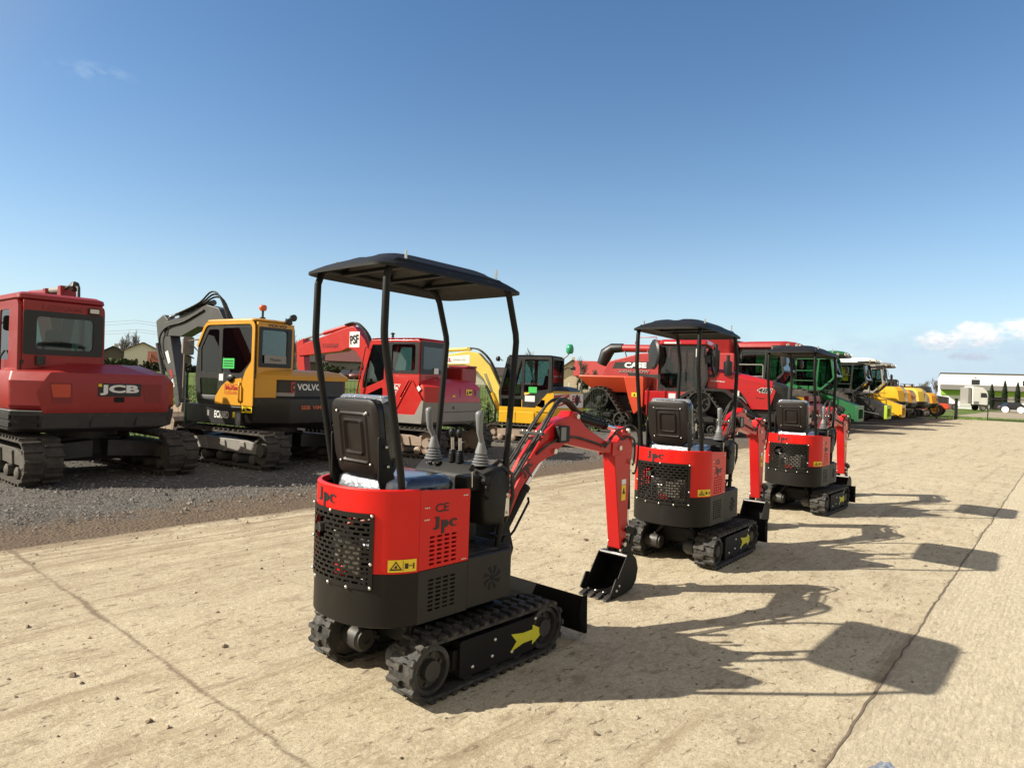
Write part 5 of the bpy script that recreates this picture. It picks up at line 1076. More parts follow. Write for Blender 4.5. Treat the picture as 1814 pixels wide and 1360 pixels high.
# ---- bright red excavator behind the nearest mini machine
def bright_red_excavator():
    P0 = sn(10.62, -11.6, -.02); r = thing('excavator', 'bright red excavator with pale grey skirt, seen through the nearest mini machine\'s canopy posts', 'excavator', P0, -60, GB)
    for y in (.90, -.90): big_track(r, y, 2.85, .64, .45, frame='tan_metal', roller='tan_metal')
    undercarriage(r, 1.80, .45, .70)
    mb = MB(); mb.loft([tail(*a, 1.1, .08, z) for z, a in ((.70, (-1.18, 1.0, .25)), (.76, (-1.24, 1.04, .25)), (1.17, (-1.26, 1.05, .25)))]); sk = mb.build('lower_skirt', 'grey_light', r, smooth=40)
    grey_seams(sk, 'B', -1.25, [((-.8, .97), (.8, .97))]); decal(sk, 'B', -1.25, [( .32+.035*math.cos(k*PI/6), 1.06+.035*math.sin(k*PI/6)) for k in range(12)], 'charcoal', 'drain_plug', .01)
    mb = MB(); mb.loft([tail(*a, .30, .08, z) for z, a in ((1.172, (-1.24, 1.03, .25)), (1.50, (-1.22, 1.03, .25)), (1.62, (-1.12, .98, .30)), (1.68, (-.95, .85, .34)))]); cw = mb.build('counterweight', 'red_bright', r, smooth=40)
    grey_seams(cw, 'B', -1.232, [((.05, 1.19), (.05, 1.48)), ((-.55, 1.19), (-.55, 1.48))])
    decal(cw, 'B', -1.228, rrect(-.42, -.18, 1.33, 1.46, .005), 'sticker_yellow', 'warning_sticker', .008); decal(cw, 'B', -1.228, [(-.27, 1.35), (-.20, 1.35), (-.235, 1.43)], 'ink', 'pictogram', .012); decal(cw, 'B', -1.228, rrect(-.40, -.30, 1.37, 1.42, .005), 'ink', 'pictogram', .012)
    decal(cw, 'B', -1.228, rrect(-.74, -.60, 1.28, 1.44, .005), 'grey_light', 'sticker', .008); decal(cw, 'B', -1.228, rrect(-.54, -.50, 1.20, 1.32, .005), 'amber', 'reflector', .01)
    decal(cw, 'B', -1.228, rrect(.24, .34, 1.29, 1.33, .005), 'sticker_yellow', 'sticker', .012)
    # sloping flank between hood and skirt on the left
    mb = MB(); face(mb, 'L', 1.075, rpoly([(-1.0, 1.18), (-.72, 1.60), (-.45, 1.62), (-.02, .86), (-.80, .86), (-.98, 1.14)], .03), [], .05); mb.build('side_panel', 'red_bright', r, bevel=.01)
    mb = MB(); face(mb, 'L', 1.09, rpoly([(-.70, 1.64), (-.62, 1.62), (-.16, .90), (-.22, .86)], .01), [], .02); mb.build('side_rib', 'red_bright', r, bevel=.006)
    mb = MB(); face(mb, 'L', 1.085, rpoly([(-1.02, 1.19), (-.97, 1.21), (-.80, .90), (.62, .88), (.62, .72), (-.98, .72)], .02), [], .06); mb.build('side_skirt', 'grey_light', r, bevel=.008)
    decal(cw, 'L', 1.03, [(-.98, 1.48), (-.91, 1.41), (-.98, 1.34), (-1.05, 1.41)], 'white_letter', 'sticker', .05) if False else None
    mb = MB(); mb.box(-.5, 1.0, -1.0, .1, .75, 1.55); mb.build('side_cover', 'red_bright', r, bevel=.04)
    mb = MB(); mb.box(-1.0, -.45, -.95, -.35, 1.60, 1.95); mb.box(-1.05, -.5, -.90, -.5, 1.95, 2.0); mb.build('tank_cover', 'red_cab', r, bevel=.03)
    L_ = rpoly([(-.86, .86), (.72, .86), (.78, 1.55), (.50, 2.48), (-.86, 2.48)], [.01, .03, .03, .05, .03], 3)
    H1 = [rpoly([(-.76, 1.82), (-.10, 1.82), (-.10, 2.40), (-.76, 2.40)], .07, 5), rpoly([(.10, 1.62), (.70, 1.40), (.70, 1.62), (.45, 2.38), (.10, 2.38)], .04), rpoly([(.12, .98), (.64, .98), (.68, 1.24), (.12, 1.46)], .04)]
    ld, rp = cab(r, -.87, .78, .06, 1.05, .86, 2.48, 'red_bright', 'red_bright', 'red_bright', L_, H1, rrect(.18, .94, 1.86, 2.36, .04), roof_h=.05, roof_over=.015)
    mb = MB(); face(mb, 'L', 1.056, rpoly([(-.85, 1.76), (-.02, 1.76), (-.02, 2.44), (-.85, 2.44)], .03), [rpoly([(-.75, 1.83), (-.11, 1.83), (-.11, 2.39), (-.75, 2.39)], .07, 5)], .006); mb.build('window_surround', 'ink', ld, smooth=0)
    mb = MB(); face(mb, 'B', -.877, rpoly([(.08, 1.76), (1.03, 1.76), (1.03, 2.46), (.08, 2.46)], .02), [rrect(.19, .93, 1.87, 2.35, .04)], .006); mb.build('window_surround', 'ink', rp, smooth=0)
    decal(rp, 'B', -.88, rrect(.40, .56, 1.775, 1.90, .004), 'white_letter', 'sticker', .004)
    label_on(rp, 'B', -.87, 'LOXAM', .60, 1.70, .45, .07, 'red_dark_letter', .02)
    mb = MB(); face(mb, 'L', 1.056, rrect(-.66, -.06, 1.30, 1.53, .01), [rrect(-.645, -.075, 1.315, 1.515, .008)], .004); mb.build('sticker_border', 'white_letter', ld, smooth=0)
    label_on(ld, 'L', 1.05, 'MaXim', -.36, 1.455, .48, .09, 'white_letter', .03); label_on(ld, 'L', 1.05, 'UTILAJE', -.36, 1.355, .46, .05, 'white_letter', .02)
    decal(ld, 'L', 1.05, [(-.93+.0, 1.45), (-.86, 1.52), (-.79, 1.45), (-.86, 1.38)], 'white_letter', 'sticker', .006)
    interior(r, -.2, .56, .95)
    mb = MB(); mb.lathe([(0, 0), (.03, 0), (.03, .15), (.06, .17), (0, .20)], (.6, .2, 2.52), (0, 0, 1), 10); mb.build('cab_lamp', 'charcoal', r)
    mb = MB(); mb.tube([(.74, 1.1, 1.2), (.78, 1.14, 1.3), (.58, 1.14, 2.3), (.55, 1.1, 2.35)], .018); mb.build('grab_handle', 'red_bright', r)
    o = .35
    bm = boom_part(r, 'boom', rpoly([(.85, .95), (1.15, .95), (1.50, 1.7), (1.78, 2.02), (2.05, 2.28), (2.35, 2.36), (2.62, 2.28), (3.85, 2.18), (4.35, 2.15), (4.4, 2.32), (4.1, 2.48), (2.45, 2.86), (2.16, 2.90), (1.72, 2.55), (1.25, 1.8)], [.06, .06, .3, .2, .2, .15, .2, .1, .05, .05, .06, .1, .1, .2, .3], 4), -.1, .26, 'red_bright')
    decal(bm, 'L', .03, [(1.92, 2.38), (2.30, 2.38), (2.30, 2.76), (1.92, 2.76)], 'white_letter', 'badge'); 
    u = Vector((-.64, 0, -.53)).normalized(); u = Vector((-1, 0, .12)).normalized(); w = Vector((.12, 0, 1)).normalized()
    text(bm, 'PSF', .32, .22, (2.11, .03, 2.57), u, w, 'ink', .03, 'lettering', .012, 0)
    label_on(bm, 'L', .03, 'LOXAM', 3.05, 2.42, .60, .11, 'red_dark_letter', .02)
    ram(r, (2.25, 2.96), (4.25, 2.60), -.1, .055, .60, 'red_bright'); ram(r, (1.1, .95), (1.95, 2.15), -.1, .07, .6)
    boom_part(r, 'arm', rpoly([(4.20, 2.62), (4.50, 2.50), (4.42, 1.9), (4.05, .7), (3.88, .7), (4.12, 2.0)], .05), -.1, .2, 'red_bright'); excavator_bucket(r, 3.75, .36, .8, .6, 'charcoal', .5)
    for k in range(2): hose(r, [(1.3, -.05+.07*k, 2.0), (1.62, -.05+.07*k, 2.62), (1.95, -.05+.07*k, 2.90), (2.2, -.05+.07*k, 2.98), (2.5, -.05+.07*k, 2.93)], .028)
    def squeeze(o):
        for v in o.data.vertices: v.co.x = .9+(v.co.x-.9)*.86
        for c in o.children: squeeze(c)
    for o in list(r.children):
        if o.name.split('.')[0] in ('boom', 'arm', 'hydraulic_cylinder', 'hydraulic_hose', 'bucket'): squeeze(o)
    return r
bright_red_excavator()

# ---- yellow excavator with striped counterweight
def striped_excavator():
    P0 = sn(15.35, -11.65, -.02); r = thing('excavator', 'bright yellow excavator with red and white striped counterweight and pale yellow boom', 'excavator', P0, -66, GB)
    for y in (.80, -.80): big_track(r, y, 2.5, .55, .40, frame='tan_metal', roller='tan_metal')
    undercarriage(r, 1.6, .40, .56, blade=True)
    mb = MB(); mb.loft([tail(*a, .80, .10, z) for z, a in ((.56, (-1.0, .88, .38)), (.62, (-1.08, .95, .38)), (.90, (-1.12, .98, .36)), (1.0, (-1.12, .98, .36)))]); sk = mb.build('lower_skirt', 'yellow', r, smooth=45)
    mb = MB(); mb.loft([tail(*a, .15, .10, z) for z, a in ((1.002, (-1.10, .96, .36)), (1.40, (-1.10, .96, .36)), (1.47, (-1.04, .92, .38)))]); cw = mb.build('counterweight', 'yellow', r, smooth=45)
    mb = MB(); mb.loft([tail(*a, .2, .10, z) for z, a in ((1.472, (-1.06, .90, .40)), (1.56, (-.98, .82, .44)), (1.60, (-.8, .66, .46)))]); mb.build('engine_hood', 'charcoal', r, smooth=45)
    # sticker wrapped on the counterweight: white sheet, red stripes, lettering
    def warp(y):  # follows the rounded left corner
        return None
    decal(cw, 'B', -1.10, rrect(-.58, .56, 1.02, 1.40, .01), 'white_letter', 'banner', .006)
    label_on(cw, 'B', -1.10, 'E@L', -.02, 1.24, .78, .26, 'red_letter', .045, lift=.014)
    mb = MB(); mb.lathe([(.10, 0), (.155, 0), (.155, .004), (.10, .004), (.10, 0)], (-1.115, -.02, 1.23), (-1, 0, 0), 24); mb.build('lettering', 'charcoal', cw)
    d = Vector((-.33, -.33, 0)).normalized(); o = Vector((-.765, .955, 1.02)); n = d.cross(Vector((0, 0, 1)))
    mb = MB(); mb.plate([(0, 0), (.46, 0), (.46, .38), (0, .38)], [], o-n*0+Vector((-.02, .02, 0)), d, (0, 0, 1), .012); mb.build('banner', 'white_letter', cw, smooth=0)
    mb = MB()
    for k in range(3):
        b = .0+.17*k; pts = [(0, b-.10), (.46, b+.13), (.46, b+.22), (0, b-.01)]; pts = [(x, max(0, min(.38, z))) for x, z in pts]; mb.plate(pts, [], o+Vector((-.024, .024, 0)), d, (0, 0, 1), .003)
    mb.build('stripes', 'red_letter', cw, smooth=0)
    mb = MB(); face(mb, 'L', 1.0, rpoly([(-.80, .90), (-.28, .90), (-.30, 1.05), (-.62, 1.40), (-.80, 1.42)], .03), [], .10); mb.build('side_panel', 'yellow', r, bevel=.012)
    mb = MB(); mb.box(-.25, .80, .05, .99, .56, .88); cb = mb.build('cab_base', 'yellow', r, bevel=.02); grey_seams(cb, 'L', .99, [((.30, .57), (.30, .87))])
    mb = MB(); mb.box(-.2, .8, -.95, .02, .6, 1.35); mb.build('side_cover', 'yellow', r, bevel=.03)
    L_ = rpoly([(-.72, 1.40), (-.30, 1.05), (-.12, .885), (.78, .885), (.84, 1.4), (.60, 2.38), (-.70, 2.38)], [.02, .1, .05, .05, .05, .06, .04], 3)
    H1 = [rpoly([(.08, 1.32), (-.32, 1.46), (-.62, 1.50), (-.62, 2.30), (.08, 2.30)], .04), rpoly([(.16, 1.30), (.76, 1.30), (.76, 1.45), (.54, 2.30), (.16, 2.30)], .04), rpoly([(.12, .96), (.72, .96), (.75, 1.22), (.12, 1.22)], .04)]
    ld, rp = cab(r, -.73, .84, .0, .97, .885, 2.38, 'charcoal', 'charcoal', 'charcoal', L_, H1, rrect(.09, .88, 1.58, 2.30, .04), roof_h=.045, roof_over=.0)
    decal(ld, 'L', .972, rrect(-.30, -.06, 1.40, 1.56, .004), 'sign_green', 'window_card', .004); label_on(ld, 'L', .972, 'SALE', -.18, 1.48, .16, .05, 'white_letter', .01, lift=.010) if False else None
    decal(ld, 'L', .972, rrect(-.25, .04, 1.16, 1.32, .004), 'white_letter', 'sticker', .004)
    interior(r, -.1, .5, .95)
    mb = MB(); mb.tube([(-.70, .1, 2.36), (-.80, .04, 2.45), (-.86, .0, 2.55)], .018); bs = mb.build('beacon_stand', 'tan_metal', r); mb = MB(); mb.lathe([(0, 0), (.075, 0), (.105, .06), (.105, .16), (.07, .25), (0, .27)], (-.86, .0, 2.52), (0, 0, 1), 14); mb.build('beacon', 'beacon_green', bs, smooth=60)
    mirror(r, (-.85, -.35, 2.12), (-.6, .0, 2.0), (.03, .30, .10)); mirror(r, (.85, 1.05, 2.3), (.75, .95, 2.25), (.03, .16, .14))
    k = .6
    bm = boom_part(r, 'boom', rpoly([(1.05, .75), (1.25, .80), (1.42, 1.25), (1.72, 1.72), (2.08, 2.08), (2.4, 2.14), (3.5, 2.10), (4.0, 2.05), (4.05, 2.25), (3.8, 2.36), (2.9, 2.45), (2.3, 2.55), (1.95, 2.50), (1.55, 2.12), (1.2, 1.5)], [.04, .04, .2, .2, .15, .1, .1, .05, .05, .05, .1, .1, .15, .2, .2], 4), 0, .22, 'yellow_pale')
    decal(bm, 'L', .11, [(2.22, 2.18), (3.6, 2.15), (3.6, 2.33), (2.22, 2.44)], 'white_letter', 'banner'); label_on(bm, 'L', .11, 'ECL', 2.98, 2.28, .30, .11, 'red_letter', .03, lift=.012); label_on(bm, 'L', .11, 'inchirieri', 2.66, 2.29, .24, .06, 'grey_grip', 0, lift=.012); label_on(bm, 'L', .11, 'utilaje', 2.43, 2.285, .16, .05, 'grey_grip', 0, lift=.012)
    ram(r, (2.25, 2.62), (3.9, 2.52), 0, .055, .5, 'yellow_pale'); ram(r, (1.30, .85), (2.0, 2.12), .0, .055, .55, 'charcoal')
    ram(r, (1.18, .8), (1.70, 1.9), .12, .05, .5, 'yellow')
    boom_part(r, 'arm', rpoly([(3.85, 2.55), (4.15, 2.40), (4.1, 1.9), (3.8, .7), (3.65, .7), (3.85, 1.9)], .05), 0, .18, 'yellow_pale'); excavator_bucket(r, 3.55, .34, .7, .5, 'charcoal', .5)
    for q in range(2): hose(r, [(1.25, -.04+.07*q, 1.6), (1.55, -.04+.07*q, 2.22), (1.9, -.04+.07*q, 2.56), (2.2, -.04+.07*q, 2.64), (2.5, -.04+.07*q, 2.60)], .025)
    return r
striped_excavator()
# ------------------------------------------------------------------ farm machines beyond the excavators
def resample(loop, n):
    P = [Vector(p) for p in loop]; L_ = [0]
    for i in range(len(P)): L_.append(L_[-1]+(P[(i+1) % len(P)]-P[i]).length)
    out = []; k = 0
    for i in range(n):
        d = L_[-1]*i/n
        while L_[k+1] < d: k += 1
        a, b = P[k % len(P)], P[(k+1) % len(P)]; t = (d-L_[k])/(L_[k+1]-L_[k]+1e-9); out.append(a.lerp(b, t))
    return out
def wheel(root, x, y, r, w, rim_m, lugs=22, name='wheel', tyre='rubber_old'):
    s = 1 if y > 0 else -1; mb = MB(); ri = r*.58
    mb.lathe([(ri, -w*.46), (r*.80, -w*.5), (r*.93, -w*.47), (r*.965, -w*.36), (r*.965, w*.36), (r*.93, w*.47), (r*.80, w*.5), (ri, w*.46), (ri, -w*.46)], (x, y, r), (0, s, 0), 28)
    for k in range(lugs):
        for sd, ph in ((-1, 0), (1, .5)):
            a = 2*PI*(k+ph)/lugs; T = Matrix.Translation((x, y, r)) @ Matrix.Rotation(a, 4, 'Y') @ Matrix.Translation((0, sd*w*.23, r*.965)) @ Matrix.Rotation(sd*R(28), 4, 'Z')
            mb.box(-r*.030, r*.030, -w*.27, w*.27, -.01, r*.045, 0, T)
    t = mb.build(name, tyre, root, smooth=30)
    mb = MB(); mb.lathe([(0, -w*.2), (ri*.5, -w*.2), (ri*.95, -w*.42), (ri*1.02, -w*.44), (ri*1.02, w*.44), (ri*.95, w*.42), (ri*.62, w*.18), (ri*.3, w*.20), (ri*.26, w*.36), (0, w*.36)], (x, y, r), (0, s, 0), 24)
    for k in range(8): a = 2*PI*k/8; mb.cyl((x+ri*.42*math.cos(a), y+s*w*.17, r+ri*.42*math.sin(a)), (x+ri*.42*math.cos(a), y+s*w*.23, r+ri*.42*math.sin(a)), r*.025, n=6)
    mb.build('rim', rim_m, t); return t
def tri_track(root, xc, y, w):
    s = 1 if y > 0 else -1
    lp = rpoly([(xc-1.38, .03), (xc+1.38, .03), (xc+.24, 1.60), (xc-.24, 1.60)], [.34, .34, .40, .40], 8); pts = resample(lp, 72); c0 = Vector((xc, .6)); mb = MB(); secs = []
    for i, p in enumerate(pts):
        t = (pts[(i+1) % 72]-pts[i-1]).normalized(); n = Vector((t.y, -t.x)); n = n if n.dot(p-c0) > 0 else -n
        a = p-n*.05; secs.append([(p.x, y-w/2, p.y), (p.x, y+w/2, p.y), (a.x, y+w/2, a.y), (a.x, y-w/2, a.y)])
        if i % 2 == 0:
            t3 = Vector((t.x, 0, t.y)); n3 = Vector((n.x, 0, n.y)); c = Vector((p.x, 0, p.y))
            for ya, yb in ((y-w/2, y-.02), (y+.02, y+w/2)):
                k = .12*(1 if (ya+yb)/2 > y else -1)
                vs = [c+t3*(e*.03*dd+(k if abs(yy-y) > .1 else 0)*-.5)+n3*hh+Vector((0, yy, 0)) for hh, dd in ((-.01, 1), (.055, .7)) for yy in (ya, yb) for e in (-1, 1)]
                mb.add(vs, [(4, 5, 7, 6), (0, 1, 5, 4), (2, 6, 7, 3), (0, 4, 6, 2), (1, 3, 7, 5)])
    secs.append(secs[0]); mb.loft(secs, 0, False); tr = mb.build('track', 'rubber', root, smooth=30)
    for xx, zz, rr in ((xc-.90, .40, .33), (xc+.90, .40, .33), (xc, 1.18, .36), (xc-.42, .22, .16), (xc, .22, .16), (xc+.42, .22, .16)):
        mb = MB(); mb.lathe([(0, -w*.32), (rr, -w*.32), (rr, -w*.08), (rr*.8, -w*.06), (rr*.8, w*.06), (rr, w*.08), (rr, w*.32), (rr*.82, w*.33), (rr*.75, w*.15), (rr*.35, w*.15), (rr*.3, w*.36), (0, w*.36)], (xx, y, zz), (0, s, 0), 20)
        for k in range(7): a = 2*PI*k/7; mb.box(-.025, .025, -.02, .02, rr*.3, rr*.85, 0, Matrix.Translation((xx, y+s*w*.24, zz)) @ Matrix.Rotation(a, 4, 'Y'))
        mb.build('track_wheel', 'iron', tr)
    mb = MB(); mb.prism(rpoly([(xc-.75, .42), (xc+.75, .42), (xc+.7, .58), (xc+.2, .75), (xc+.15, 1.15), (xc-.15, 1.15), (xc-.2, .75), (xc-.7, .58)], .04), y-.12, y+.12+0, 'y'); mb.box(xc-.5, xc+.5, y+s*.12, y+s*.3, .5, .64); mb.build('track_frame', 'charcoal', root, bevel=.015)
def track_tractor():
    P0 = sn(24.2, -11.8, -.02); r = thing('tractor', 'red articulated tractor on four triangular rubber tracks with black nose and number 485', 'tractor', P0, 115)
    for xc in (-2.62, 1.18):
        for y in (-1.15, 1.15): tri_track(r, xc, y, .72)
    mb = MB(); mb.box(-3.6, -.9, -.5, .5, .75, 1.35); mb.box(-.7, 3.9, -.45, .45, .75, 1.30); mb.cyl((-1.0, 0, .9), (-.6, 0, .9), .3); mb.build('chassis', 'charcoal', r, bevel=.03)
    # hood: sloping bonnet with an angular cheek at the nose
    sec = lambda x, w, zb, zt: [(x, -w, zb), (x, w, zb), (x, w, zt-.16), (x, w*.78, zt-.03), (x, w*.4, zt), (x, -w*.4, zt), (x, -w*.78, zt-.03), (x, -w, zt-.16)]
    mb = MB(); mb.loft([sec(1.28, .62, 1.72, 2.52), sec(2.0, .60, 1.70, 2.40), sec(3.1, .56, 1.66, 2.16), sec(3.55, .53, 1.64, 2.05)]); hd = mb.build('hood', 'red_tractor', r, bevel=.02, smooth=40)
    for s in (-1, 1):
        mb = MB(); face(mb, 'L' if s > 0 else 'R', s*.66, rpoly([(2.30, 1.78), (3.58, 1.78), (3.66, 1.70), (3.46, 1.02), (2.86, 1.02), (2.60, 1.48)], .04), [], .14); ck = mb.build('hood_cheek', 'red_tractor', hd, bevel=.02)
    # stripe and number on the side we see
    def side_strip(pts, m, nm, lift=.004):
        mb = MB(); f = lambda x: .62-(x-1.28)*.042
        mb.add([(x, -f(x)-lift, z) for x, z in pts], [tuple(range(len(pts)))]); return mb.build(nm, m, hd, smooth=0)
    side_strip([(1.30, 2.13), (1.30, 2.24), (2.30, 2.13), (2.42, 2.02), (2.2, 2.05)], 'charcoal', 'stripe'); side_strip([(2.30, 2.13), (3.28, 1.95), (3.22, 1.83), (2.42, 2.02)], 'white_letter', 'stripe', .005)
    text(hd, '485', .50, .20, (3.30, -.66, 1.70), (1, .0, -.10), (.10, 0, 1), 'white_letter', .06, lift=.012, slant=.25); text(hd, '485', .46, .17, (3.30, -.66, 1.70), (1, .0, -.10), (.10, 0, 1), 'ink', .02, lift=.018, slant=.25); text(hd, 'QUADTRAC', .52, .055, (1.66, -.612, 1.98), (1, .04, -.06), (.06, 0, 1), 'white_letter', .02, lift=.012); text(hd, 'Steiger', .34, .06, (3.16, -.66, 1.42), (1, 0, 0), (0, 0, 1), 'ink', .01, lift=.006)
    mb = MB(); mb.loft([sec(3.56, .54, 1.02, 2.04), sec(3.92, .52, 1.00, 1.96), sec(4.06, .46, 1.05, 1.86)]); ns = mb.build('nose_grille', 'charcoal', r, bevel=.03, smooth=40)
    for k in range(9): mb = MB(); mb.box(3.62, 4.0, -.545, .545, 1.12+.085*k, 1.14+.085*k); mb.build('grille_slat', 'ink', ns)
    mb = MB(); mb.box(2.9, 4.25, -.55, .55, .55, 1.0); mb.build('front_weight', 'charcoal', r, bevel=.06)
    mb = MB(); mb.box(1.5, 2.9, -.50, .50, 1.15, 1.72); en = mb.build('engine', 'iron', r, bevel=.02)
    mb = MB(); mb.tube([(2.2, -.52, 1.5), (2.5, -.56, 1.4), (2.7, -.54, 1.2)], .05); mb.build('engine_pipe', 'steel', en); mb = MB(); mb.box(2.25, 2.42, -.56, -.5, 1.45, 1.72); mb.build('filter', 'white_letter', en)
    # cab
    L_ = rpoly([(-.52, 1.55), (1.15, 1.55), (1.35, 2.05), (1.22, 3.30), (-.42, 3.30)], [.1, .1, .1, .08, .08], 4)
    H1 = [rpoly([(-.42, 1.85), (-.20, 1.68), (.50, 1.68), (.50, 3.22), (-.35, 3.22)], .08), rpoly([(.58, 1.68), (1.05, 1.68), (1.26, 2.06), (1.14, 3.22), (.58, 3.22)], .07)]
    cab(r, -.52, 1.35, -.82, .82, 1.55, 3.30, 'charcoal', 'charcoal', 'red_tractor', L_, H1, rrect(-.70, .70, 2.0, 3.2, .08), roof_h=.20, roof_over=.06); interior(r, .15, 0, 1.75, 'grey_grip')
    mb = MB(); mb.box(-.3, .3, -.88, -.8, 3.34, 3.40); mb.build('roof_trim', 'white_letter', r)
    for x in (.95, 1.18): mb = MB(); mb.cyl((x, -.98, 2.85), (x, -.98, 3.15), .05, n=10); mb.cyl((x, -.85, 3.25), (x, -.98, 3.1), .015, n=6); mb.build('work_lamp', 'lamp_glass' if x < 1 else 'charcoal', r)
    for y, x in ((-.58, 1.55), (-.58, 2.0)): mb = MB(); mb.lathe([(0, 2.2), (.09, 2.2), (.15, 2.5), (.15, 3.1 if x < 1.8 else 2.95), (.08, 3.15), (.07, 3.35), (0, 3.35)] if x < 1.8 else [(0, 2.2), (.12, 2.2), (.16, 2.35), (.16, 2.7), (.06, 2.75), (.06, 2.95), (0, 2.95)], (x, y, 0), (0, 0, 1), 16); mb.build('exhaust_stack', 'ink', r)
    mb = MB(); mb.lathe([(0, -.03), (.44, -.03), (.46, 0), (.40, .06), (0, .08)], (-.62, -1.08, 2.92), (-.8, -.6, 0), 24); q = mb.build('air_intake_screen', 'charcoal', r, smooth=40)
    for v in q.data.vertices: v.co.z = 2.92+(v.co.z-2.92)*1.25
    # rear body with fuel tanks
    mb = MB(); mb.loft([[(x, y, z) for x, y in rrect(-3.62+i, -1.0-i*.2, -1.05+i*.4, 1.05-i*.4, .08)] for z, i in ((1.45, .65), (1.75, .25), (2.02, .0), (2.08, .05))]); mb.build('rear_tank', 'orange_red', r, smooth=40, bevel=.01)
    mb = MB(); mb.prism(rpoly([(-1.75, 2.05), (-.98, 2.05), (-.98, .95), (-1.32, .62), (-1.55, 1.25)], .05), -1.12, -.55, 'y'); mb.prism(rpoly([(-1.75, 2.05), (-.98, 2.05), (-.98, .95), (-1.32, .62), (-1.55, 1.25)], .05), .55, 1.12, 'y'); tk = mb.build('side_tank', 'orange_red', r, bevel=.03)
    decal(tk, 'R', -1.12, rrect(-1.42, -1.20, 1.30, 1.46, .01), 'sticker_yellow', 'warning_sticker'); decal(tk, 'R', -1.12, [(-1.36, 1.33), (-1.26, 1.33), (-1.31, 1.43)], 'ink', 'pictogram', .008)
    mb = MB(); mb.box(-.9, .35, -1.2, -.75, 1.0, 1.55); st = mb.build('step_box', 'red_tractor', r, bevel=.03); decal(st, 'R', -1.2, rrect(.0, .25, 1.30, 1.48, .01), 'white_letter', 'sticker')
    for z in (.62, .82): mb = MB(); mb.box(-.75, -.2, -1.3, -1.0, z, z+.04); mb.build('step', 'charcoal', st, bevel=.005)
    for x in (-.8, -.15): mb = MB(); mb.tube([(x, -1.22, .65), (x, -1.24, 1.6), (x, -1.05, 1.62)], .02, 6); mb.build('handrail', 'red_tractor', st)
    mb = MB(); mb.prism(rpoly([(.35, 1.35), (.95, 1.72), (2.05, 1.70), (2.9, 1.0), (2.75, 1.0), (2.0, 1.60), (1.0, 1.62), (.45, 1.25)], .03), -1.45, -.6, 'y'); mb.build('mudguard', 'charcoal', r, bevel=.01)
    return r
track_tractor()

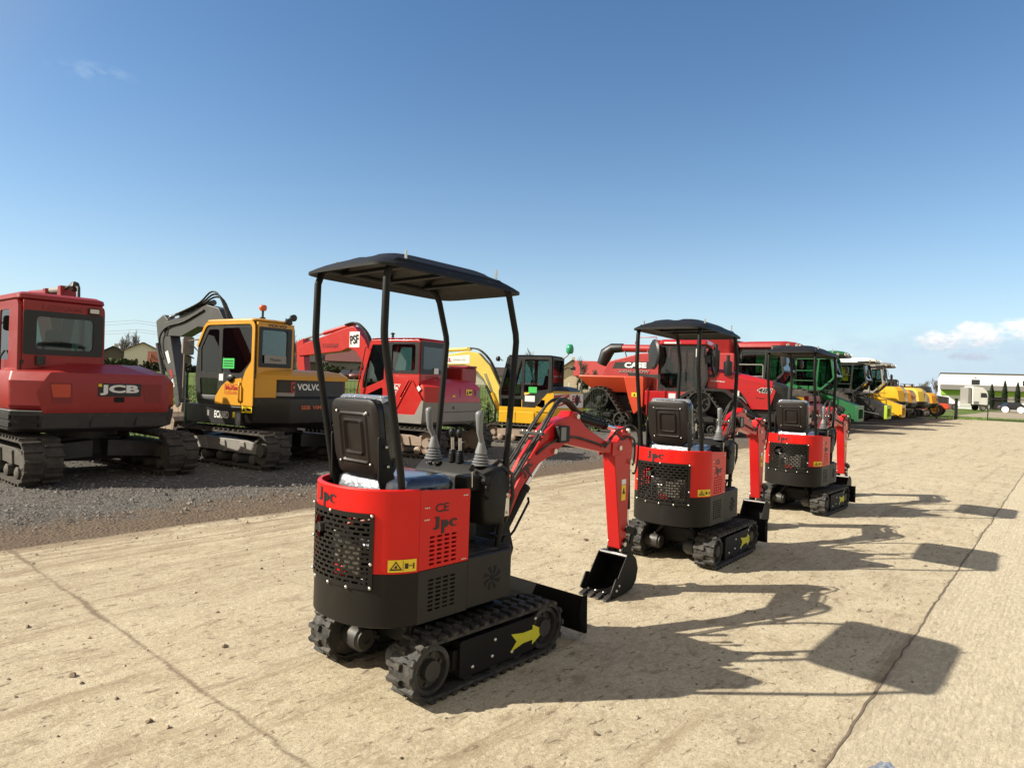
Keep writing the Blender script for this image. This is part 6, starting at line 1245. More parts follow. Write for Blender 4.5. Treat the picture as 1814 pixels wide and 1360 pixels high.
def combine(s_, n_, az, P, label, group=None, sc=1.0):
    r = thing('combine_harvester', label, 'combine harvester', sn(s_, n_, -.02), az, group); B, A = P['body'], P['accent']
    wheel(r, .35, -1.45, .95, .68, P['rim']); wheel(r, .35, 1.45, .95, .68, P['rim']); wheel(r, -4.9, -1.25, .60, .45, P['rim'], 18); wheel(r, -4.9, 1.25, .60, .45, P['rim'], 18)
    mb = MB(); mb.prism(rpoly([(-6.9, 1.9), (-6.5, 1.2), (-1.2, 1.0), (.25, 1.35), (.30, 2.0), (-.15, 2.15), (-.15, 3.30), (-4.6, 3.30), (-6.3, 2.9)], [.3, .2, .1, .1, .05, .05, .1, .2, .3], 4), -1.38, 1.38, 'y'); bd = mb.build('body', B, r, bevel=.05)
    for s in (-1, 1):
        mb = MB(); face(mb, 'L' if s > 0 else 'R', s*1.44, rpoly([(-6.2, 1.6), (-1.4, 1.25), (-1.4, 2.35), (-5.9, 2.55)], .12), [], .06); sp = mb.build('side_panel', P.get('panel', B), bd, bevel=.02)
        grey_seams(sp, 'L' if s > 0 else 'R', s*1.44, [((-3.2, 1.38), (-3.2, 2.44)), ((-4.8, 1.5), (-4.8, 2.5))])
        if P.get('stripe'): decal(sp, 'L' if s > 0 else 'R', s*1.44, [(-5.2, 2.15), (-1.5, 2.0), (-1.5, 2.2), (-5.2, 2.35)], P['stripe'], 'stripe')
    mb = MB(); mb.loft([[(x, y, z) for x, y in rrect(-3.9-i, -.35+i*.3, -1.25-i, 1.25+i, .12)] for z, i in ((3.30, 0), (3.9, .18), (3.905, .12), (3.5, -.02))], 0, False); mb.build('grain_tank', P.get('tank', B), r, smooth=40)
    # unloading auger along the far side, rubber spout behind
    if P.get('auger', True):
        mb = MB(); mb.tube([(-.6, 1.5, 3.2), (-.9, 1.6, 3.62), (-7.3, 1.55, 3.72)], .20, 14); mb.tube([(-6.4, 1.55, 3.95), (-6.3, 1.55, 4.28), (-5.2, 1.55, 4.28), (-5.1, 1.55, 3.9)], .025, 6); ag = mb.build('unloading_auger', B, r, smooth=40); mb = MB(); mb.tube([(-7.1, 1.55, 3.74), (-7.7, 1.52, 3.72), (-8.05, 1.5, 3.45), (-8.3, 1.5, 2.85)], [.23, .27, .36, .30], 14); mb.build('auger_spout', 'ink', ag, smooth=50)
        for x in (-6.9, -5.6): mb = MB(); mb.tube([(x, 1.4, 3.55), (x+.5, 1.0, 2.6)], .04, 6); mb.build('auger_stay', 'charcoal', ag)
    # cab
    L_ = rpoly([(-.05, 1.85), (1.25, 1.85), (1.85, 2.45), (1.70, 3.50), (-.05, 3.50)], [.05, .15, .35, .1, .05], 5)
    H1 = [rpoly([(.05, 2.05), (.95, 2.05), (1.05, 3.40), (.05, 3.40)], .07), rpoly([(1.05, 2.0), (1.25, 1.98), (1.76, 2.48), (1.63, 3.40), (1.12, 3.40)], .08)]
    cab(r, -.06, 1.85, -.98, .98, 1.85, 3.50, P.get('cab', 'charcoal'), 'charcoal', P['roof'], L_, H1, rrect(-.7, .7, 2.6, 3.3, .08), glass='cab_glass', roof_h=.05, roof_over=.02); interior(r, .45, 0, 1.95, 'charcoal')
    mb = MB(); mb.loft([[(x, y, z) for x, y in rpoly([(-.25+i, -1.1+i), (1.75, -1.12+i), (2.25-i, -.7), (2.25-i, .7), (1.75, 1.12-i), (-.25+i, 1.1-i)], .25, 5)] for z, i in ((3.52, .10), (3.58, .0), (3.72, .02), (3.80, .12), (3.84, .40))]); rf = mb.build('roof', P['roof'], r, smooth=40)
    mb = MB(); mb.loft([[(x, y, z) for x, y in rpoly([(1.2, -1.13), (1.78, -1.13), (2.27, -.72), (2.27, .72), (1.78, 1.13), (1.2, 1.13)], .25, 5)] for z in (3.53, 3.64)]); mb.build('roof_visor', 'ink', rf, smooth=40)
    for y, x in ((-1.0, 1.95), (-.72, 2.24), (-.38, 2.29), (.38, 2.29), (.72, 2.24), (1.0, 1.95)): mb = MB(); mb.lathe([(0, 0), (.07, 0), (.085, .03), (0, .04)], (x, y, 3.66), (1, y*.5, -.1), 10); mb.build('work_lamp', 'lamp_glass', rf)
    for s in (-1, 1): mirror(r, (1.95, s*1.35, 2.95), (1.75, s*1.0, 3.45), (.05, .22, .40))
    # ladder, platform and rails
    for s in (-1, 1):
        mb = MB(); mb.box(-.15, 1.2, min(s*.98, s*1.62), max(s*.98, s*1.62), 1.78, 1.84); pf = mb.build('platform', 'charcoal', r)
        for q in ([(1.15, s*1.58, 1.84), (1.15, s*1.58, 2.75), (1.1, s*1.56, 2.80), (.1, s*1.56, 2.80), (.05, s*1.58, 2.75), (.05, s*1.58, 1.84)], [(1.15, s*1.58, 2.30), (.05, s*1.58, 2.30)]): mb = MB(); mb.tube(q, .022, 6); mb.build('handrail', P.get('rail', 'grey_light'), pf)
        for q in ([(1.25, s*1.62, 1.8), (1.45, s*1.72, .55)], [(1.25, s*1.15, 1.8), (1.45, s*1.25, .55)]): mb = MB(); mb.tube(q, .03, 6); mb.build('ladder_rail', P.get('ladder', 'charcoal'), pf)
        for k in range(4): t = (k+.5)/4; mb = MB(); mb.box(1.22+.2*t, 1.34+.2*t, min(s*(1.15+.1*t), s*(1.62+.1*t)), max(s*(1.15+.1*t), s*(1.62+.1*t)), 1.8-1.25*t, 1.83-1.25*t); mb.build('ladder_step', 'charcoal', pf)
    # feeder house and header mount
    mb = MB(); mb.prism(rpoly([(.3, 1.15), (.3, 1.8), (1.2, 1.75), (2.75, 1.15), (2.75, .45), (2.3, .45)], .05), -.72, .72, 'y'); fh = mb.build('feeder_house', P.get('feeder', 'charcoal'), r, bevel=.03)
    mb = MB(); mb.plate(rrect(-.85, .85, .35, 1.15, .06), [rrect(-.6, .6, .5, .95, .05)], (2.9, 0, 0), (0, 1, 0), (0, 0, 1), .14); mb.build('header_mount', A, fh, bevel=.01)
    for sd, s in (('R', -1), ('L', 1)):
        decal(fh, sd, s*.72, rpoly([(.5, 1.25), (.9, 1.55), (2.3, 1.05), (2.2, .75)], .12), 'charcoal', 'chain_cover', .05)
        mb = MB(); mb.lathe([(0, 0), (.22, 0), (.24, .05), (.1, .06), (0, .08)], (1.0, s*.78, 1.35), (0, s, 0), 16); mb.build('drive_pulley', 'grey_light', fh)
    for s in (-1, 1): ram(r, (.3, 1.0), (2.5, .62), s*.85, .05, .55)
    mb = MB(); mb.cyl((1.5, -.80, 1.2), (1.5, .80, 1.2), .12); mb.build('feeder_pulley', 'charcoal', fh)
    return r
GC = 'combine harvesters parked in the row'
red = combine(30.2, -11.25, 127, dict(body='red_combine', panel='red_combine', accent='red_combine', roof='red_combine', rim='charcoal', stripe='charcoal'), 'red combine harvester behind the tracked tractor, unloading auger with black spout at its left end', GC)
b_ = [o for o in red.children if o.name.startswith('body')][0]
label_on(b_, 'R', -1.40, 'CASE', -4.85, 2.72, 1.15, .26, 'white_letter', .05, lift=.02); decal(b_, 'R', -1.38, [(-6.1, 2.55), (-5.95, 2.86), (-3.9, 2.90), (-3.9, 2.55)], 'charcoal', 'stripe', .01); label_on(b_, 'R', -1.40, 'AXIAL-FLOW', -4.9, 2.42, 1.6, .14, 'grey_grip', .03, lift=.08)
combine(36.9, -10.95, 127, dict(body='green_mid', panel='green_mid', accent='green_dark', roof='green_mid', rim='yellow', rail='green_dark', auger=False, feeder='green_dark', cab='green_dark'), 'green combine harvester with green roof, directly behind the farthest mini machine\'s canopy', GC)
combine(44.0, -11.0, 127, dict(body='green_dark', panel='green_dark', accent='lime', roof='white_paint', rim='charcoal', rail='charcoal', auger=False), 'dark combine harvester with white roof and lime green feeder', GC)
combine(49.6, -11.2, 127, dict(body='yellow', panel='yellow', accent='yellow', roof='grey_light', rim='grey_light', rail='charcoal', cab='grey_light', auger=False, feeder='yellow'), 'yellow combine harvester with beige cab roof, last cab before the low yellow machines', GC, .9)
# reddish header frame stored between the tractor and the green combine
t = thing('header_frame', 'dusty pinkish red header frame standing low before the green combine harvester', 'farm implement', sn(33.6, -9.3, -.02), 127)
mb = MB(); mb.plate(rrect(-1.1, 1.1, .25, 1.55, .06), [rrect(-.9, -.1, .5, 1.3, .05), rrect(.1, .9, .5, 1.3, .05)], (0, 0, 0), (0, 1, 0), (0, 0, 1), .2); mb.build('frame', 'red_faded', t, bevel=.02)
mb = MB(); mb.prism(rpoly([(-1.2, .3), (.5, .15), (.6, .4), (.1, 1.2), (-1.1, 1.3)], .1), -1.0, 1.0, 'y'); mb.build('trough', 'red_faded', t, bevel=.02)
for y in (-.8, .8): mb = MB(); mb.box(-.8, .5, y-.05, y+.05, 0, .2); mb.build('skid', 'charcoal', t)

# ---- low yellow machines at the far end of the row
def yellow_row_machine(col, deep, label, s_):
    r = thing('excavator', label, 'excavator', sn(s_, -11.3, -.02), -51, 'yellow excavators at the far end of the row')
    for y in (1.0, -1.0): big_track(r, y, 3.4, .72, .5, nl=40)
    undercarriage(r, 2.0, .5, .82, blade=False)
    mb = MB(); mb.loft([tail(*a, .8, .14, z) for z, a in ((.82, (-1.9, 1.05, .36)), (.95, (-2.15, 1.2, .36)), (1.22, (-2.25, 1.25, .34)), (1.26, (-2.22, 1.22, .34)))]); mb.build('lower_skirt', 'charcoal', r, smooth=28)
    mb = MB(); mb.loft([tail(*a, .3, .05, z) for z, a in ((1.265, (-2.22, 1.22, .34)), (1.98, (-2.10, 1.20, .34)), (2.20, (-1.92, 1.14, .36)), (2.24, (-1.8, 1.05, .38)))]); cw = mb.build('counterweight', col, r, smooth=25, bevel=.015)
    mb = MB(); mb.box(-1.4, 1.2, -1.2, .05, 1.27, 2.15); mb.build('side_cover', col, r, bevel=.06)
    grey_seams(cw, 'L', 1.22, [((-1.0, 1.3), (-1.0, 2.05))]); decal(cw, 'B', -2.15, rrect(-.75, .75, 1.4, 1.85, .05), col, 'rear_door', .03)
    for x in (-1.2, -.7): mb = MB(); mb.cyl((x, -.6, 2.15), (x, -.6, 2.55), .07, n=10); mb.build('exhaust_stack', 'charcoal', r)
    mb = MB(); mb.tube([(-1.5, .9, 2.2), (-1.5, .9, 2.5), (-.6, .9, 2.5), (-.6, .9, 2.2)], .02, 6); mb.build('guard_rail', 'charcoal', r)
    L_ = rpoly([(-.4, 1.0), (1.2, 1.0), (1.3, 1.7), (1.05, 2.75), (-.35, 2.75)], .06); H1 = [rpoly([(-.28, 1.75), (.35, 1.75), (.35, 2.66), (-.25, 2.66)], .05), rpoly([(.45, 1.3), (1.15, 1.3), (1.2, 1.7), (.98, 2.66), (.45, 2.66)], .05)]
    cab(r, -.42, 1.3, .12, 1.2, 1.0, 2.75, 'charcoal', 'charcoal', deep, L_, H1, rrect(.3, 1.05, 2.0, 2.62, .05), glass='cab_glass_dark')
    boom_part(r, 'boom', rpoly([(.9, 1.2), (1.3, 1.2), (2.2, 2.3), (4.2, 2.0), (4.3, 2.3), (2.3, 2.8), (1.7, 2.5)], .1), -.1, .34, col); boom_part(r, 'arm', rpoly([(4.1, 2.6), (4.5, 2.45), (4.3, .8), (4.0, .8)], .06), -.1, .26, col); excavator_bucket(r, 3.8, .4, .9, .9, 'charcoal', .5)
    return r, cw
y1, c1 = yellow_row_machine('yellow', 'yellow', 'yellow excavator nearest the beige roofed combine harvester, first of the far row', 54.6)
y2, c2 = yellow_row_machine('yellow_deep', 'yellow_deep', 'orange yellow excavator with a red printed badge on its tail, second of the far row', 58.6)
label_on(c2, 'B', -2.15, 'SEV', .2, 1.62, .9, .28, 'red_letter', .04, lift=.05)
y3, c3 = yellow_row_machine('yellow_straw', 'charcoal', 'straw yellow excavator with a white badge on its tail, third of the far row', 62.6)
decal(c3, 'B', -2.16, [(.25, 1.45), (.55, 1.5), (.75, 1.7), (.45, 1.75), (.2, 1.6)], 'white_letter', 'badge', .03)
y4 = copy_tree(y2); y4.location = sn(67.6, -11.5, -.02); tag(y4, 'orange yellow excavator next to last in the far row, beside the gate posts')
y5 = copy_tree(y2); y5.location = sn(71.6, -11.4, -.02); tag(y5, 'last orange yellow excavator of the far row, closest to the white lorry')
for q_, k_, da in ((y1, 1.06, 3), (y2, 1.0, -2), (y3, 1.08, 2), (y4, .92, -4), (y5, .95, 3)): q_.scale = (k_, k_, k_); q_.rotation_euler.z += R(da)
t = thing('loader', 'dark orange loader with black cab at the very end of the machine row', 'loader', sn(75.0, -11.0, -.02), -51)
for x in (-1.2, 1.2):
    for y in (-.95, .95): wheel(t, x, y, .62, .45, 'yellow_deep', 14)
mb = MB(); mb.prism(rpoly([(-2.3, .7), (-.2, .6), (.2, .6), (1.6, .7), (1.6, 1.1), (.2, 1.15), (-.3, 1.25), (-2.2, 1.2)], .12), -.75, .75, 'y'); mb.build('body', 'orange_red', t, bevel=.05)
mb = MB(); mb.prism(rpoly([(-2.1, 1.2), (.6, 1.1), (.7, 2.1), (.5, 2.75), (-.6, 2.75), (-.8, 2.0), (-2.1, 1.8)], .08), -.68, .68, 'y'); cb = mb.build('cab', 'charcoal', t, bevel=.03)
for sd, s in (('L', 1), ('R', -1)): decal(cb, sd, s*.68, rpoly([(-.5, 1.75), (.48, 1.75), (.52, 2.1), (.38, 2.6), (-.5, 2.6)], .06), 'window_dark', 'window_pane')
decal(cb, 'B', -2.1, rrect(-.4, .4, 1.35, 1.7, .05), 'orange_red', 'rear_panel', .01)
# ------------------------------------------------------------------ fence, saplings, trees, houses, gate, lorry, warehouse
t = thing('mesh_fence', 'green wire mesh fence on thin posts between the parked machines and the field', 'fence', sn(-8, -13.85, -.03), 90-math.degrees(ROW_ROT))
mat('fence_wire', (.05, .075, .05), .5, var=.1); mat('fence_post', (.025, .06, .035), .5, var=.1)
NP = 31
for k in range(NP+1):
    mb = MB(); mb.box(2.4*k-.025, 2.4*k+.025, -.02, .02, 0, 1.62); mb.box(2.4*k-.03, 2.4*k+.03, -.025, .025, 1.62, 1.64); mb.build('fence_post', 'fence_post', t)
for k in range(NP):
    mb = MB(); x0, x1 = 2.4*k+.03, 2.4*k+2.37; r_ = .0032 if k < 14 else .004
    for j in range(9): z = .06+1.5*j/8; mb.box(x0, x1, -r_, r_, z-r_, z+r_)
    nv = 20 if k < 16 else 10
    for i in range(nv+1): x = x0+(x1-x0)*i/nv; mb.box(x-r_*.8, x+r_*.8, r_, r_*2.6, .04, 1.58)
    mb.build('mesh_panel', 'fence_wire', t, smooth=0)
mat('bark', (.11, .085, .065), .9, var=.3, vscale=6); mat('twig', (.145, .115, .095), .9, var=.25, vscale=3)
mat('needle', (.030, .062, .022), .75, var=.4, vscale=5); mat('needle_dark', (.022, .042, .020), .8, var=.4, vscale=1.5)
mat('hedge', (.045, .060, .020), .85, var=.45, vscale=1.2); mat('hedge_dark', (.030, .038, .018), .9, var=.45, vscale=1.2)
def bare_tree(x, y, h, spread, label, seed, n0=5, group='leafless trees beyond the field'):
    rng = random.Random(seed); z = height(x, y); r = thing('bare_tree', label, 'tree', (x, y, z-.1), 90, group); tr = MB(); cr = MB(); rmin = .012*max(1, y/70)
    def limb(p, d, ln, rad, lv):
        pts = [p]; q = Vector(p); dd = Vector(d)
        for _ in range(3): dd = (dd+Vector((rng.gauss(0, .14), rng.gauss(0, .14), rng.gauss(.06, .10)))).normalized(); q = q+dd*ln/3; pts.append(Vector(q))
        (tr if lv == 0 else cr).tube(pts, [max(rad*(1-.5*i/3), rmin) for i in range(4)], 5 if lv < 2 else 3)
        if lv >= 4: return
        k = n0 if lv == 0 else (4 if lv < 3 else 4)
        for i in range(k):
            t_ = rng.uniform(.35, 1) if lv else rng.uniform(.55, 1); b = pts[0].lerp(pts[-1], t_) if lv else pts[min(3, int(t_*3))].lerp(pts[min(3, int(t_*3)+1)], (t_*3) % 1)
            a = rng.random()*2*PI; tilt = rng.uniform(.35, .95)*spread; e = Vector((math.cos(a)*math.sin(tilt), math.sin(a)*math.sin(tilt), math.cos(tilt)))
            e = (e*.75+dd*.5).normalized(); limb(b, e, ln*rng.uniform(.5, .78), max(rad*.5, rmin), lv+1)
    limb(Vector((0, 0, 0)), Vector((0, 0, 1)), h*.38, h*.024, 0)
    tr.build('trunk', 'bark', r); cr.build('crown', 'twig', r); return r
def conifer(x, y, z, h, w, label, seed, name='conifer_sapling', group=None, m='needle', column=False):
    rng = random.Random(seed); r = thing(name, label, 'tree', (x, y, z), 90, group); mb = MB(); mb.tube([(0, 0, 0), (.01, 0, h*.5), (0, 0, h)], [w*.05, w*.035, .004], 6); mb.build('trunk', 'bark', r)
    mb = MB(); N_ = 260 if not column else 900
    for i in range(N_):
        t_ = rng.random(); zz = h*(.08+.9*t_); R_ = w*.5*((1-t_)**.8*(.55+.45*rng.random()) if not column else (math.sin(PI*min(1, (t_*.92+.08)))**.45*(.75+.3*rng.random())*(1-.5*t_)))
        a = rng.random()*2*PI; d = Vector((math.cos(a), math.sin(a), 0)); e = Vector((-d.y, d.x, 0)); p = d*R_*(rng.uniform(.15, .4) if not column else rng.uniform(.3, .8))+Vector((0, 0, zz)); q = d*R_+Vector((0, 0, zz+(-.10 if not column else .25)*R_+rng.gauss(0, .02)))
        if column: ww = .10; q = q+Vector((0, 0, rng.uniform(.1, .35)))
        else: ww = R_*.22+.012
        mb.add([p, (p+q)/2+e*ww+Vector((0, 0, rng.gauss(0, .01))), q, (p+q)/2-e*ww], [(0, 1, 2), (0, 2, 3)])
        for k in range(3 if not column else 1):
            f = rng.uniform(.4, 1); c = p.lerp(q, f); g = (d*rng.uniform(.2, .8)+e*rng.choice((-1, 1))*.8+Vector((0, 0, rng.uniform(-.2, .5)))).normalized()*(R_*.34+.03); u = g.cross(Vector((0, 0, 1))).normalized()*(.014 if not column else .06)
            mb.add([c-u, c+u, c+g], [(0, 1, 2)])
    mb.build('crown', m, r, smooth=0, recalc=False); return r
for i, (s_, n_, h, lb) in enumerate(((13.55, -13.3, 1.25, 'small conifer sapling nearest the bright red excavator tail'), (14.35, -13.25, 1.65, 'tallest young conifer between the bright red and the striped excavators'), (15.1, -13.35, 1.1, 'bushy conifer sapling close to the pale yellow boom'), (21.2, -13.3, 1.25, 'young conifer between the striped excavator and the tracked tractor'))):
    p = sn(s_, n_); conifer(p.x, p.y, -.03, h, h*.72, lb, 40+i, group='young conifers along the fence')
def bush(name, x, y, w, d, h, m, label, seed, cat='hedge', z=None, dens=1):
    rng = random.Random(seed); r = thing(name, label, cat, (x, y, height(x, y) if z is None else z), 90); mb = MB(); N_ = int(700*dens)
    for _ in range(N_):
        a = Vector((rng.uniform(-1, 1), rng.uniform(-1, 1), rng.random())); k = .75+.5*nz(a.x*w*.35+seed, a.y, a.z*2, 1)
        if a.x**4+a.y**4 > 1.1: continue
        c = Vector((a.x*w/2, a.y*d/2, a.z*h*k)); q = .16*h+.05; u = Vector((rng.gauss(0, 1), rng.gauss(0, 1), rng.gauss(0, 1))).normalized()*q; v = u.cross(Vector((rng.gauss(0, 1), rng.gauss(0, 1), rng.gauss(0, 1)))).normalized()*q*.6
        mb.add([c-u, c+v, c+u, c-v], [(0, 1, 2, 3)])
    mb.build('foliage', m, r, smooth=0, recalc=False); return r
# --- houses far beyond the field: (pixel-free) world placing by bearing and distance
mat('wall_white', (.74, .70, .62), .85, var=.08); mat('wall_cream', (.62, .53, .40), .85, var=.1); mat('wall_grey', (.22, .21, .20), .85, var=.12); mat('wall_pink', (.58, .36, .28), .85, var=.1); mat('wall_dark', (.10, .085, .075), .85, var=.15)
mat('roof_dark', (.055, .045, .042), .8, var=.2, vscale=3); mat('roof_maroon', (.13, .045, .040), .75, var=.15, vscale=2); mat('roof_orange', (.34, .11, .06), .8, var=.15, vscale=2); mat('roof_brown', (.16, .095, .065), .8, var=.2, vscale=2); mat('roof_red', (.36, .045, .04), .7, var=.15, vscale=2)
def house(px, dist, w, d, hw, hr, az, wm, rm, label, chim=True, gable=False, balcony=False, zoff=0):
    x = (px-907)/1200*dist; z = height(x, dist)+zoff; r = thing('house', label, 'house', (x, dist, z-.3), az, 'houses beyond the field')
    hw += .3
    mb = MB(); mb.box(-d/2, d/2, -w/2, w/2, 0, hw)
    ax = gable   # gable: ridge runs away from us
    if ax: mb.prism([(-w/2, hw), (w/2, hw), (0, hw+hr*.97)], -d/2+.05, d/2-.05, 'x')
    else: mb.prism([(-d/2, hw), (d/2, hw), (0, hw+hr*.97)], -w/2+.05, w/2-.05, 'y')
    wl = mb.build('wall', wm, r)
    o = .45; th = .14
    def slab(a, b, l0, l1, axis):
        a, b = Vector(a), Vector(b); dr = (b-a).normalized(); n = Vector((-dr.y, dr.x)); n = n if n.y > 0 else -n; poly = [tuple(a), tuple(b), tuple(b+n*th), tuple(a+n*th)]
        mb = MB(); mb.prism(poly, l0, l1, axis); return mb
    rf = MB()
    half = (w if ax else d)/2; sl = hr/half; e = half+o
    for sg in (-1, 1):
        q = slab((sg*e, hw-sl*o), (0, hw+hr), -(d if ax else w)/2-o, (d if ax else w)/2+o, 'x' if ax else 'y'); rf.add(q.v, q.f)
    roof = rf.build('roof', rm, r)
    if chim: mb = MB(); mb.box(-.3, .3, w*.2-.3, w*.2+.3, hw+hr*.4, hw+hr+.7); mb.build('chimney', 'wall_cream', roof)
    # windows on the face toward the yard (-X) and a door
    nw = max(2, int(w/2.4))
    for k in range(nw):
        y = -w/2+w*(k+.5)/nw; mb = MB(); mb.box(-d/2-.03, -d/2+.02, y-.5, y+.5, 1.3, 2.5)
        wf = mb.build('window', 'white_paint' if wm != 'wall_white' else 'wall_dark', wl); mb = MB(); mb.box(-d/2-.045, -d/2-.032, y-.42, y+.42, 1.38, 2.42); mb.build('window_pane', 'window_dark', wf)
    if gable:
        mb = MB(); mb.box(-d/2-.03, -d/2+.02, -.8, .8, hw+.2, hw+1.4); wf = mb.build('window', 'white_paint', wl); mb = MB(); mb.box(-d/2-.045, -d/2-.032, -.7, .7, hw+.3, hw+1.3); mb.build('window_pane', 'window_dark', wf)
    if balcony:
        mb = MB(); mb.box(-d/2-1.1, -d/2, -1.9, 1.9, hw-.2, hw-.05); mb.box(-d/2-1.1, -d/2-1.04, -1.9, 1.9, hw-.05, hw+.85); mb.build('balcony', 'wall_dark', wl)
        for y in (-1.8, 1.8): mb = MB(); mb.box(-d/2-1.1, -d/2-.98, y-.06, y+.06, 0, hw-.2); mb.build('porch_post', 'wall_cream', wl)
    return r
house(203, 130, 7.2, 8, 2.1, 2.3, 65, 'wall_dark', 'roof_dark', 'low house with dark roof, leftmost, beside the dark red excavator cab')
house(252, 126, 3.4, 6, 3.7, 1.5, 62, 'wall_white', 'roof_maroon', 'white walled house between two dark roofs at the far left', False)
house(300, 140, 7.5, 8, 3.2, 2.4, 65, 'wall_dark', 'roof_dark', 'house with broad black roof behind the grey boom of the yellow excavator')
house(283, 118, 2.0, 3, 1.7, 1.7, 65, 'wall_white', 'roof_orange', 'little white shed with steep orange gable roof at the far left', False, True)
house(528, 125, 7.5, 8, 2.6, 3.0, 74, 'wall_cream', 'roof_orange', 'house with orange tiled roof right of the yellow excavator cab')
house(560, 119, 4.5, 6, 3.0, 2.6, 76, 'wall_dark', 'roof_dark', 'dark gabled house just left of the bright red boom', False, True)
house(628, 112, 7.2, 8, 2.9, 2.7, 80, 'wall_grey', 'roof_maroon', 'grey house with maroon gable and balcony under the bright red boom', True, True, True)
house(815, 118, 9.0, 7, 2.4, 2.3, 88, 'wall_white', 'roof_maroon', 'long white house with maroon roof behind the bright red excavator tail')
house(857, 112, 2.9, 3, 2.1, .25, 90, 'wall_white', 'wall_white', 'plain white flat topped block below the pale yellow boom', False)
house(884, 124, 1.5, 4, 2.1, 1.0, 90, 'wall_white', 'roof_dark', 'narrow white gabled house beside the striped excavator cab', False, True)
house(1014, 125, 6.0, 8, 2.2, 2.9, 96, 'wall_cream', 'roof_brown', 'house with brown roof right of the striped excavator cab')
house(1058, 116, 4.8, 7, 2.7, 2.2, 100, 'wall_pink', 'roof_red', 'pink house with bright red roof left of the tracked tractor', False, True)
house(1092, 122, 4.0, 7, 3.0, 2.5, 104, 'wall_pink', 'roof_maroon', 'pink house with maroon roof, partly behind the tracked tractor', False)
for i, (px, d_, h, sp, lb) in enumerate(((212, 140, 9.6, .9, 'leafless tree left of two above the leftmost dark roof'), (243, 143, 9.4, 1.0, 'leafless tree right of two above the white walled house'), (522, 95, 6.6, .7, 'slim leafless tree beside the yellow excavator cab'), (548, 120, 8.4, .8, 'leafless tree above the orange tiled roof'), (578, 125, 6.6, 1.0, 'leafless tree just above the tip of the bright red boom'), (945, 135, 8.6, 1.1, 'wide leafless tree above the striped excavator cab roof'), (1027, 98, 5.9, 1.0, 'leafless tree right of the striped excavator, before the brown roof'), (1052, 110, 4.8, .9, 'smaller leafless tree left of the tractor near the red roof'))):
    bare_tree((px-907)/1200*d_, d_, h, sp, lb, 60+i)
for i, (px, d_, h, lb) in enumerate(((1622, 150, 5.6, 'leftmost of the leafless trees before the warehouse end'), (1640, 148, 6.6, 'middle leafless tree left of the warehouse'), (1658, 146, 6.3, 'leafless tree touching the warehouse corner'))):
    bare_tree((px-907)/1200*d_, d_, h, 1.0, lb, 80+i, group='leafless trees by the warehouse')
bush('hedge', (212-907)/1200*112, 112, 5.2, 2, 2.2, 'hedge', 'dense olive green hedge left of the white walled house', 11, dens=1.3)
bush('hedge', (300-907)/1200*105, 105, 9, 2, 1.7, 'hedge_dark', 'dark hedge behind the grey arm of the yellow excavator', 12, dens=1.5)
bush('hedge', (592-907)/1200*108, 108, 3.2, 2, 2.3, 'hedge', 'rounded shrub left of the grey gabled house', 13)
bush('hedge', (655-907)/1200*106, 106, 3.2, 2, 2.6, 'hedge_dark', 'dark shrub right of the grey gabled house', 14)
bush('ivy_tree', (1037-907)/1200*105, 105, 2.2, 2, 2.8, 'hedge', 'ivy clad green shrub before the brown roofed house', 15)
bush('hedge', (760-907)/1200*104, 104, 12, 2, 1.2, 'hedge_dark', 'long low hedge behind the bright red excavator', 16, dens=2)
bush('hedge', (520-907)/1200*104, 104, 9, 2, 1.3, 'hedge_dark', 'low dark hedge between the yellow and the bright red excavators', 17, dens=1.6)
t = thing('garden_wall', 'pale low garden wall before the houses right of the striped excavator', 'wall', ((1045-907)/1200*100, 100, height(11.5, 100)), 90)
mb = MB(); mb.box(-4.5, 4.5, -.12, .12, -.2, .35); mb.build('plinth', 'wall_cream', t)
for k in range(7): mb = MB(); mb.box(-4.5+1.5*k-.13, -4.5+1.5*k+.13, -.16, .16, .35, 1.25); mb.build('pillar', 'wall_white', t)
mb = MB()
vs = []
for i in range(40):
    x = -70+3.4*i
    for yy in (93, 97): vs.append((x, yy, height(x, yy)+.06))
mb.add(vs, [(2*i, 2*i+2, 2*i+3, 2*i+1) for i in range(39)]); structure(mb.build('far_road', 'far_ground'))
for k in range(4):
    z0 = 9.4-.75*k+.3*(k % 2); mb = MB(); P_ = []
    for i in range(25): u = i/24; x = -110+66*u; P_.append((x, 118+.6*k, z0+height(x, 118)-.6-2.2*math.sin(PI*((u*3) % 1))*.35))
    mb.tube(P_, .022, 4); tag(mb.build('power_line', 'grey_light'), ('topmost', 'second', 'third', 'lowest')[k]+' of the four thin overhead power lines above the far houses', 'power line', 'overhead power lines')
